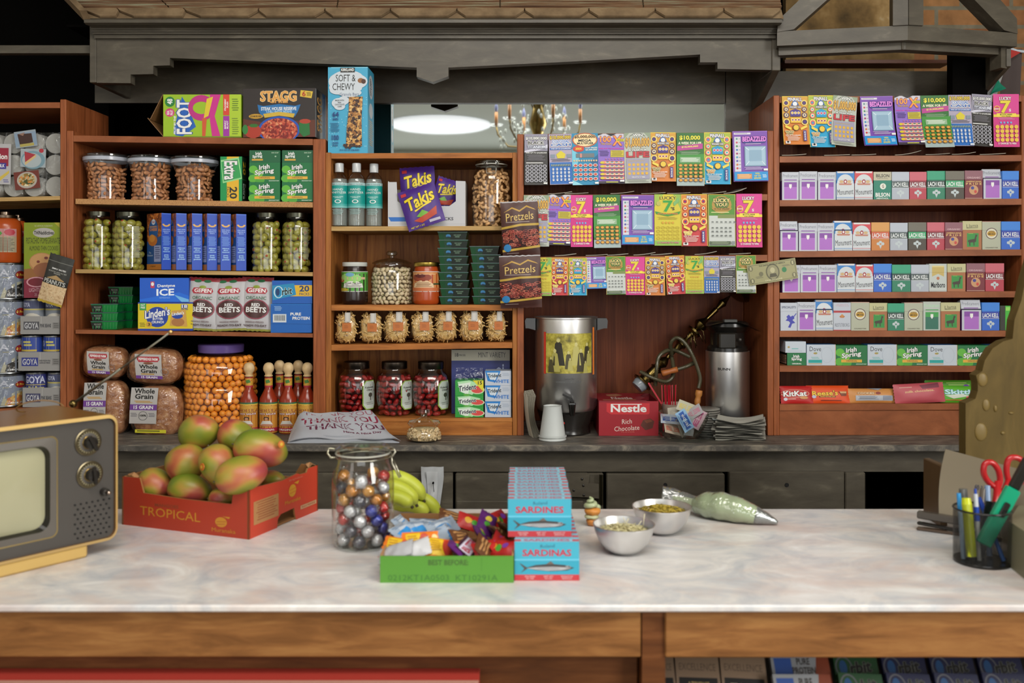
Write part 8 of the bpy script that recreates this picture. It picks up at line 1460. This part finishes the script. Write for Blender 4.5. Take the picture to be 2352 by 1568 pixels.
# ---- bowls, cream puff, piping bag ----
def bowl(lab, px, Y, pyr, rpx, fillm, seed, strands, fl, cname):
    r = rpx*Y/FPX; h = PZ(pyr, Y)-CZ; e = thing('steel_bowl', lab, 'bowl', (PX(px, Y), Y, CZ+.0004)); pr = [(0, 0), (r*.42, 0), (r*.62, h*.14), (r*.82, h*.42), (r*.95, h*.75), (r, h), (r*1.015, h), (r*1.015, h+.0012), (r*.985, h+.0012), (r*.93, h*.76), (r*.8, h*.45), (r*.6, h*.18), (r*.4, .003), (0, .003)]
    b = B(); b.lathe(pr, 'steel', 48); b.obj('steel_body', e)
    b = B(); rr = random.Random(seed); b.grid(lambda u, v: (r*.86*v*cos(2*pi*u), r*.86*v*sin(2*pi*u), h*(.66+fl*(1-v*v))+.002*sin(11*u*6+7*v)*v), 28, 7, fillm)
    for k in range(strands):
        t = rr.uniform(0, 2*pi); q = r*.8*sqrt(rr.random()); z = h*(.68+fl*(1-(q/r)**2)); p = Vector((q*cos(t), q*sin(t), z)); d = Vector((rr.uniform(-1, 1), rr.uniform(-1, 1), rr.uniform(-.1, .35 if cname == 'shredded_cheese' else .15))).normalized()*rr.uniform(.006, .016)
        b.tube([p-d*.5, p+Vector((rr.uniform(-.002, .002), 0, .0015)), p+d*.5], rr.uniform(.0005, .0009), ('#c9bf8c', '#d8d0a4')[k % 2] if cname == 'shredded_cheese' else ('#a8922c', '#c4ac44', '#7a6a1c')[k % 3], 4)
    if cname == 'shredded_cheese':
        for x, y, dx, dz in ((.01, -.005, -.012, .024), (.035, .004, .003, .028), (-.03, 0, -.004, .016), (.0, .01, .01, .018), (.02, .0, .012, .016)): p = Vector((x, y, h*.8)); b.tube([p, p+Vector((dx, 0, dz))], .0008, '#c9c2a0', 5)
    o = b.obj(cname, None, tuple(e.location)); tag(o, ('pale shredded strands heaped in the nearer steel bowl', 'golden ground crumbs heaped in the farther steel bowl')[cname != 'shredded_cheese'], 'food', kind='stuff')
bowl('steel mixing bowl of pale shreds in front of the other', 1433, 1.70, 1204, 70, '#b8ae82/f', 4, 260, .22, 'shredded_cheese')
bowl('steel mixing bowl of golden crumbs beside the piping bag', 1520, 1.83, 1163, 67, 'zest', 7, 320, .3, 'golden_crumbs')
p = at(1360, 1207); e = thing('cream_puff', 'small cream puff with a pale green piped swirl', 'pastry', tuple(p)); rr = random.Random(3)
b = B(); b.ball((0, 0, .009), (.0125, .012, .009), '#c07a34', 14, 9, X=lambda v: v*(1+.06*sin(600*v.x)+.05*sin(500*v.z))); b.obj('choux_base', e); b = B(); b.ball((0, -.001, .019), (.015, .014, .005), '#b5b890', 14, 7, X=lambda v: v*(1+.1*sin(400*v.x))); b.obj('cream_filling', e)
b = B(); b.ball((.001, 0, .029), (.016, .015, .009), '#c98438', 16, 10, X=lambda v: v*(1+.07*sin(500*v.x+2)+.05*sin(450*v.z))); b.obj('choux_top', e)
b = B(); b.tube([(.013*(1-t)*cos(16*t)-.001-.002*t, .012*(1-t)*sin(16*t), .036+.022*t) for t in [k/44 for k in range(45)]], [.0062*(1-.62*k/44) for k in range(45)], '#a9b48c/g', 7); b.obj('piped_swirl', e)
e = thing('piping_bag', 'clear piping bag of pale green cream with a metal tip', 'piping bag', tuple(at(1700, 1204)))
ax_ = [(1786, 1200, 1.88, .004), (1765, 1192, 1.885, .011), (1735, 1184, 1.89, .0185), (1700, 1177, 1.90, .0255), (1660, 1172, 1.92, .029), (1625, 1168, 1.94, .027), (1600, 1160, 1.96, .018), (1575, 1150, 1.975, .017), (1545, 1143, 1.99, .021), (1521, 1140, 1.995, .023)]
P = [Vector((PX(x, y3), y3, max(PZ(y, y3), CZ+r)))-e.location for x, y, y3, r in ax_]; RR = [q[3] for q in ax_]
def sweep(P, RR, m, flat=1.0, lump=0, n=18, K_=5):
    b = B(); out = []; rs = []
    for i in range(len(P)-1):
        for k in range(K_): t = k/K_; out.append(P[i]*(1-t)+P[i+1]*t); rs.append(RR[i]*(1-t)+RR[i+1]*t)
    b.tube(out+[P[-1]], [r*(1+lump*sin(i*1.3)) for i, r in enumerate(rs+[RR[-1]])], m, n); return b
sweep(P[2:7], [r*.97 for r in RR[2:7]], '#9fae80/g', lump=.03).obj('cream', e); sweep(P, RR, 'sleeve', lump=.02).obj('clear_sleeve', e); sweep(P[:3], [.0035, .0095, .0175], '#8f9496/m').obj('metal_tip', e); sweep(P[6:9], [.012, .008, .004], '#a9b58c').obj('cream_smear', e)
# ---- wire pen cup and its things ----
Yc = 1.64; xc = PX(2256, Yc); pc = thing('pen_cup', 'black wire mesh pen cup at the counter edge', 'pen cup', (xc, Yc, CZ+.0005)); rc_, hc = .0465, .093
b = B(); b.shell([(rc_, .002), (rc_, hc)], 'mesh_wire', 40); b.obj('wire_mesh', pc); b = B(); b.tube([(rc_*cos(t), rc_*sin(t), hc) for t in [2*pi*k/36 for k in range(36)]], .0018, '#141312/g', 7, True); b.obj('top_rim', pc)
b = B(); b.lathe([(0, .0), (rc_, 0), (rc_*1.01, .003), (rc_, .005), (0, .002)], '#141312/g', 36); b.obj('solid_base', pc)
def stick(name, lab, cat, base, tip, r, segs, parts=()):
    """a pen: base and tip in world terms; segs = (from, to, radius factor, colour, part name)"""
    Bv, Tv = Vector(base), Vector(tip); D = Tv-Bv; e = thing(name, lab, cat, tuple(Bv)); axm = D.normalized().to_track_quat('Z', 'Y').to_matrix(); L = D.length
    for a_, c_, f0, f1, col, pn in segs: b = B(); b.lathe([(0, L*a_), (r*f0, L*a_), (r*f1, L*c_), (0, L*c_)], col, 14, ax=axm); b.obj(pn, e)
    return e
def cp(px, py, Y): return (PX(px, Y), Y, PZ(py, Y))
zb_ = CZ+.006
stick('highlighter', 'yellow highlighter in the wire pen cup', 'highlighter', (xc-.030, Yc-.025, zb_+.004), cp(2219, 1143, 1.63), .0085, ((0, .07, .5, .8, '#1a1a14', 'felt_end'), (.07, .9, 1, 1.0, '#a3ab14/g', 'barrel'), (.9, 1, 1, .85, '#b8c020/g', 'cap')))
stick('marker', 'grey capped marker behind the highlighter', 'marker', (xc-.02, Yc+.01, zb_), cp(2212, 1122, 1.66), .0075, ((0, .8, .9, .9, '#8a8f90/g', 'barrel'), (.8, 1, 1, .9, '#5a5a58/g', 'cap')))
stick('pen', 'light blue pen beside the highlighter', 'pen', (xc-.033, Yc, zb_), cp(2202, 1132, 1.65), .004, ((0, .75, .9, .9, '#9ab0c4/g', 'barrel'), (.75, 1, 1, .9, '#2f88c4/g', 'cap')))
stick('pen', 'white pen with a blue clicker', 'pen', (xc-.01, Yc-.01, zb_), cp(2240, 1122, 1.64), .0045, ((0, .55, .8, .9, '#a8a8a4/g', 'barrel'), (.55, .75, 1, 1, '#1c3f9c/g', 'grip'), (.75, .93, .9, .8, '#b8bcc4/g', 'upper_barrel'), (.93, 1, .5, .5, '#1c3f9c/g', 'clicker')))
stick('pen', 'dark blue pen leaning across the cup', 'pen', (xc+.03, Yc-.015, zb_), cp(2248, 1142, 1.67), .0045, ((0, .8, .8, .9, '#2c5a9c/g', 'barrel'), (.8, 1, 1, .9, '#1c3f9c/g', 'cap')))
stick('pen', 'grey brown pen standing behind the others', 'pen', (xc+.0, Yc+.02, zb_), cp(2258, 1122, 1.69), .0055, ((0, 1, .9, .9, '#5f564e/g', 'barrel'),))
stick('pen', 'pale blue pen below the scissor loop', 'pen', (xc+.02, Yc+.015, zb_), cp(2268, 1115, 1.69), .0055, ((0, 1, .9, .9, '#7a90b0/g', 'barrel'),))
sc = thing('scissors', 'red handled scissors standing in the wire pen cup', 'scissors', (xc, Yc+.01, zb_)); SL = Vector(sc.location)
def loopp(pts, Y, r=.0055, nm='handle'):
    P = [Vector(cp(x, y, Y))-SL for x, y in pts]; n_ = len(P); out = []
    for i in range(n_):
        p0, p1, p2, p3 = P[i-1], P[i], P[(i+1) % n_], P[(i+2) % n_]
        for k in range(6): t = k/6; out.append(.5*((2*p1)+(p2-p0)*t+(2*p0-5*p1+4*p2-p3)*t*t+(3*p1-p0-3*p2+p3)*t**3))
    b = B(); b.tube(out, r, '#a81c20/g', 10, True); b.obj(nm, sc)
loopp([(2262, 1066), (2278, 1062), (2292, 1078), (2297, 1102), (2290, 1118), (2272, 1108), (2260, 1088)], 1.70)
loopp([(2316, 1056), (2332, 1050), (2350, 1060), (2358, 1085), (2345, 1108), (2322, 1112), (2312, 1085)], 1.71)
b = B(); b.tube([Vector(cp(2292, 1105, 1.70))-SL, Vector(cp(2290, 1150, 1.69))-SL, Vector(cp(2275, 1195, 1.66))-SL], [.006, .008, .004], '#a81c20/g', 9); b.tube([Vector(cp(2318, 1100, 1.71))-SL, Vector(cp(2302, 1150, 1.69))-SL], [.006, .008], '#a81c20/g', 9); b.obj('handle_shank', sc)
b = B(); b.box(-.006, .006, -.001, .001, 0, .10, '#8a8c8e/m'); b.obj('blade', sc, (0, 0, 0), (0, R(10), 0)); b = B(); b.box(-.006, .006, -.001, .001, 0, .10, '#7a7c7e/m'); b.obj('blade', sc, (.003, .003, 0), (0, R(17), 0))
D0, D1 = Vector(cp(2258, 1250, 1.625)), Vector(cp(2352, 1052, 1.64)); e = thing('utility_knife', 'teal utility knife leaning diagonally in the wire pen cup', 'utility knife', tuple(D0)); dv = D1-D0; L = dv.length; a_ = atan2(dv.x, dv.z)
def ku(nm, x0, x1, y0, y1, z0, z1, m): b = B(); b.box(x0, x1, y0, y1, z0, z1, m, .002); b.obj(nm, e, (0, 0, 0), (0, a_, 0))
ku('teal_body', -.013, .013, -.006, .006, 0, L*.66, '#0f8f6a/g'); ku('black_end', -.009, .009, -.006, .006, L*.661, L, '#15130f/g'); ku('slider', -.0055, .0055, -.0095, -.006, L*.34, L*.50, '#1a1a18/g')
# ---- stapler, note card and its rack ----
e = thing('stapler', 'dark stapler with open jaw behind the pen cup', 'stapler', tuple(at(2150, 1222))); e.rotation_euler = (0, 0, R(-33))
def sp(nm, z0, z1, x1, tl, m, w_=.014): b = B(); b.box(0, x1, -w_/2, w_/2, z0, z1, m, .002); b.obj(nm, e, (-.035, 0, 0), (0, R(tl), 0))
sp('base_plate', 0, .006, .15, 0, '#4f3f34/g'); sp('staple_channel', .011, .017, .14, 3, '#1a1714/g', .011); sp('top_arm', .024, .038, .14, 2, '#4a443e/g', .016)
b = B(); Yn = 1.83; L0 = Vector((PX(2166, Yn), Yn, CZ+.03))
q = [Vector(v) for v in (cp(2157, 1186, 1.84), cp(2352, 1250, 1.72), cp(2360, 1082, 1.74), cp(2172, 1031, 1.86))]
b.grid(lambda u, v: tuple((q[0]*(1-u)+q[1]*u)*(1-v)+(q[3]*(1-u)+q[2]*u)*v-L0+Vector((0, .012*sin(pi*v)*(1-u*.5), 0))), 8, 8, '#877c68'); b.grid(lambda u, v: tuple((q[0]*(1-u)+q[1]*u)*(1-v)+(q[3]*(1-u)+q[2]*u)*v-L0+Vector((0, .012*sin(pi*v)*(1-u*.5)+.0012, 0))), 8, 8, '#776d5a', True, True)  # beige darkened to hold the shade the sheet stands in
b.art(Art().t('60 3c', .42, .38, .54, .46, '#4a4a5a').line(.5, .54, .52, .54, .01, '#4a4a5a'), lambda u, v, h: tuple((q[3]*(1-u)+q[2]*u)*(1-v)+(q[0]*(1-u)+q[1]*u)*v-L0+Vector((0, .012*sin(pi*v)*(1-u*.5)-.002-h, 0))), 0, 0)
tag(b.obj('note_card', None, tuple(L0)), 'big beige paper sheet propped behind the pen cup', 'paper')
e = thing('card_holder', 'brown wooden upright holding the beige sheet', 'holder', (PX(2152, 1.9), 1.9, CZ)); b = B(); b.box(-.006, .008, -.03, .05, 0, PZ(1062, 1.9)-CZ, '#4a3418', .002); b.obj('upright', e); b = B(); b.box(-.004, .15, .012, .05, 0, .02, '#3a2a18', .002); b.obj('foot', e)
# ---- tan cutout board and pale block at the counter end ----
Yt = 1.965; out = [(2218, 1172), (2218, 926), (2240, 916), (2246, 898), (2246, 880), (2242, 862), (2256, 852), (2262, 828), (2280, 800), (2304, 784), (2326, 778), (2330, 735), (2346, 690), (2356, 640), (2380, 560), (2480, 560), (2480, 1172)]
e = thing('cutout_board', 'tall tan cutout board with a curved edge standing at the counter end', 'board', (PX(2218, Yt), Yt, CZ)); b = B(); b.prism([(PX(x, Yt)-e.location.x, max(PZ(y, Yt), CZ+.0005)-CZ) for x, y in out], 0, .03, 'tan_board'); b.obj('board_panel', e)
for x, y, rx, ry in ((2257, 872, 12, 16), (2265, 930, 9, 14), (2253, 992, 15, 21), (2286, 938, 4, 8), (2303, 994, 5, 4), (2322, 948, 6, 3)): b = B(); b.ball((PX(x, Yt)-e.location.x, 0, PZ(y, Yt)-CZ), (rx*Yt/FPX, .0035, ry*Yt/FPX), '#6b5726', 14, 8); b.obj('raised_knot', e)
pb = [at(2312, 1296), at(2400, 1368), at(2440, 1300), at(2345, 1236)]; e = thing('pale_block', 'pale olive block at the counter end beside the pen cup', 'block', tuple(pb[0])); b = B(); hgt = .075
v = [p-pb[0] for p in pb]+[p-pb[0]+Vector((.006, .004, hgt)) for p in pb]; b.add(v, [(3, 2, 1, 0), (4, 5, 6, 7)]+[(k, (k+1) % 4, 4+(k+1) % 4, 4+k) for k in range(4)], '#75705a'); b.obj('block_body', e)
# ---- candy racks under the counter ----
e = thing('candy_rack', 'dark sloping candy rack built under the counter', 'rack', (0, 1.56, 0)); b = B(); v = [(PX(1464, 1.5), 1.50-1.56, .55), (1.35, 1.50-1.56, .55), (1.35, 1.78-1.56, .80), (PX(1464, 1.5), 1.78-1.56, .80)]; b.add(v+[(x, y, z-.01) for x, y, z in v], [(0, 1, 2, 3), (7, 6, 5, 4), (0, 4, 5, 1), (2, 6, 7, 3)], '#1a1512'); b.obj('sloping_shelf', e)
def under(name, lab, cat, px0, px1, pyt, h_, art, sd, grp, Y=1.56, rz=0, t=.012):
    w_ = (px1-px0)*Y/FPX; b = B(); b.box(-w_/2, w_/2, 0, t, -h_, 0, sd, .0008); b.face(art, (-w_/2, 0, 0), (w_, 0, 0), (0, 0, -h_)); o = b.obj(name, None, (PX((px0+px1)/2, Y), Y, PZ(pyt, Y)), (R(-38), R(rz), 0)); tag(o, lab, cat, grp)
cb1 = Art('#7a6450').t('EXCELLENCE', .08, .1, .92, .17, '#4f4032', False).r(.06, .24, .94, 1, '#0d0a08').t('70%', .18, .29, .72, .42, '#b5a890').t('COCOA', .22, .45, .72, .52, '#b5a890')
cb2 = Art('#7a6450').t('EXCELLENCE', .08, .1, .92, .17, '#4f4032', False).r(.06, .24, .94, 1, '#0d0a08').t('A TOUCH OF', .26, .28, .74, .32, '#a8905c').t('SEA SALT', .24, .34, .78, .41, '#a8905c').e(.2, .55, .15, .06, '#1c2c5a', 10)
under('chocolate_bar', 'dark 70% chocolate bar beside the corner post under the counter', 'chocolate bar', 1467, 1545, 1500, .16, cb1, '#6a5644', 'chocolate bars under the counter'); under('chocolate_bar', 'sea salt chocolate bar between the two 70% bars', 'chocolate bar', 1549, 1648, 1500, .16, cb2, '#6a5644', 'chocolate bars under the counter', rz=2); under('chocolate_bar', 'dark 70% chocolate bar beside the protein packs', 'chocolate bar', 1652, 1755, 1502, .16, cb1, '#6a5644', 'chocolate bars under the counter', rz=3)
pa = Art('#8a8c90').r(.05, .1, .35, .8, '#2f4f94').t('PURE\nPROTEIN', .35, .1, .75, .6, '#2c2420').p([(.8, 0), (1, 0), (1, 1), (.7, 1)], '#7a3418').r(.3, .65, .7, .9, '#9a9a94')
under('protein_bar', 'white and blue protein bar, upper of two under the counter', 'protein bar', 1768, 1900, 1504, .05, pa, '#7a7c80', 'protein bars', 1.57); under('protein_bar', 'white and blue protein bar, lower of two under the counter', 'protein bar', 1774, 1906, 1548, .06, pa, '#7a7c80', 'protein bars', 1.52)
def orb(c): return Art(c).ring(.22, .5, .2, .46, .03, '#5a5a60', 20, 2.2).e(.2, .5, .09, .3, '#1c4a7a', 14).t('rbit', .36, .2, .85, .7, '#0f0f0f', True, .15, edge='#6a6a60').r(.5, .78, .9, .9, '#3a3a3a')
for r_ in range(2):
    for k in range(4):
        c = '#14401c' if k == 0 else '#12163a'; under('gum_pack', f"{'green' if k == 0 else 'navy'} gum pack, {NTH[k]} of the {('back', 'front')[r_]} row under the counter", 'gum pack', 1912+110*k+12*r_, 2012+110*k+12*r_, (1506, 1546)[r_], .04, orb(c), c, 'gum packs under the counter', (1.60, 1.54)[r_], rz=3)
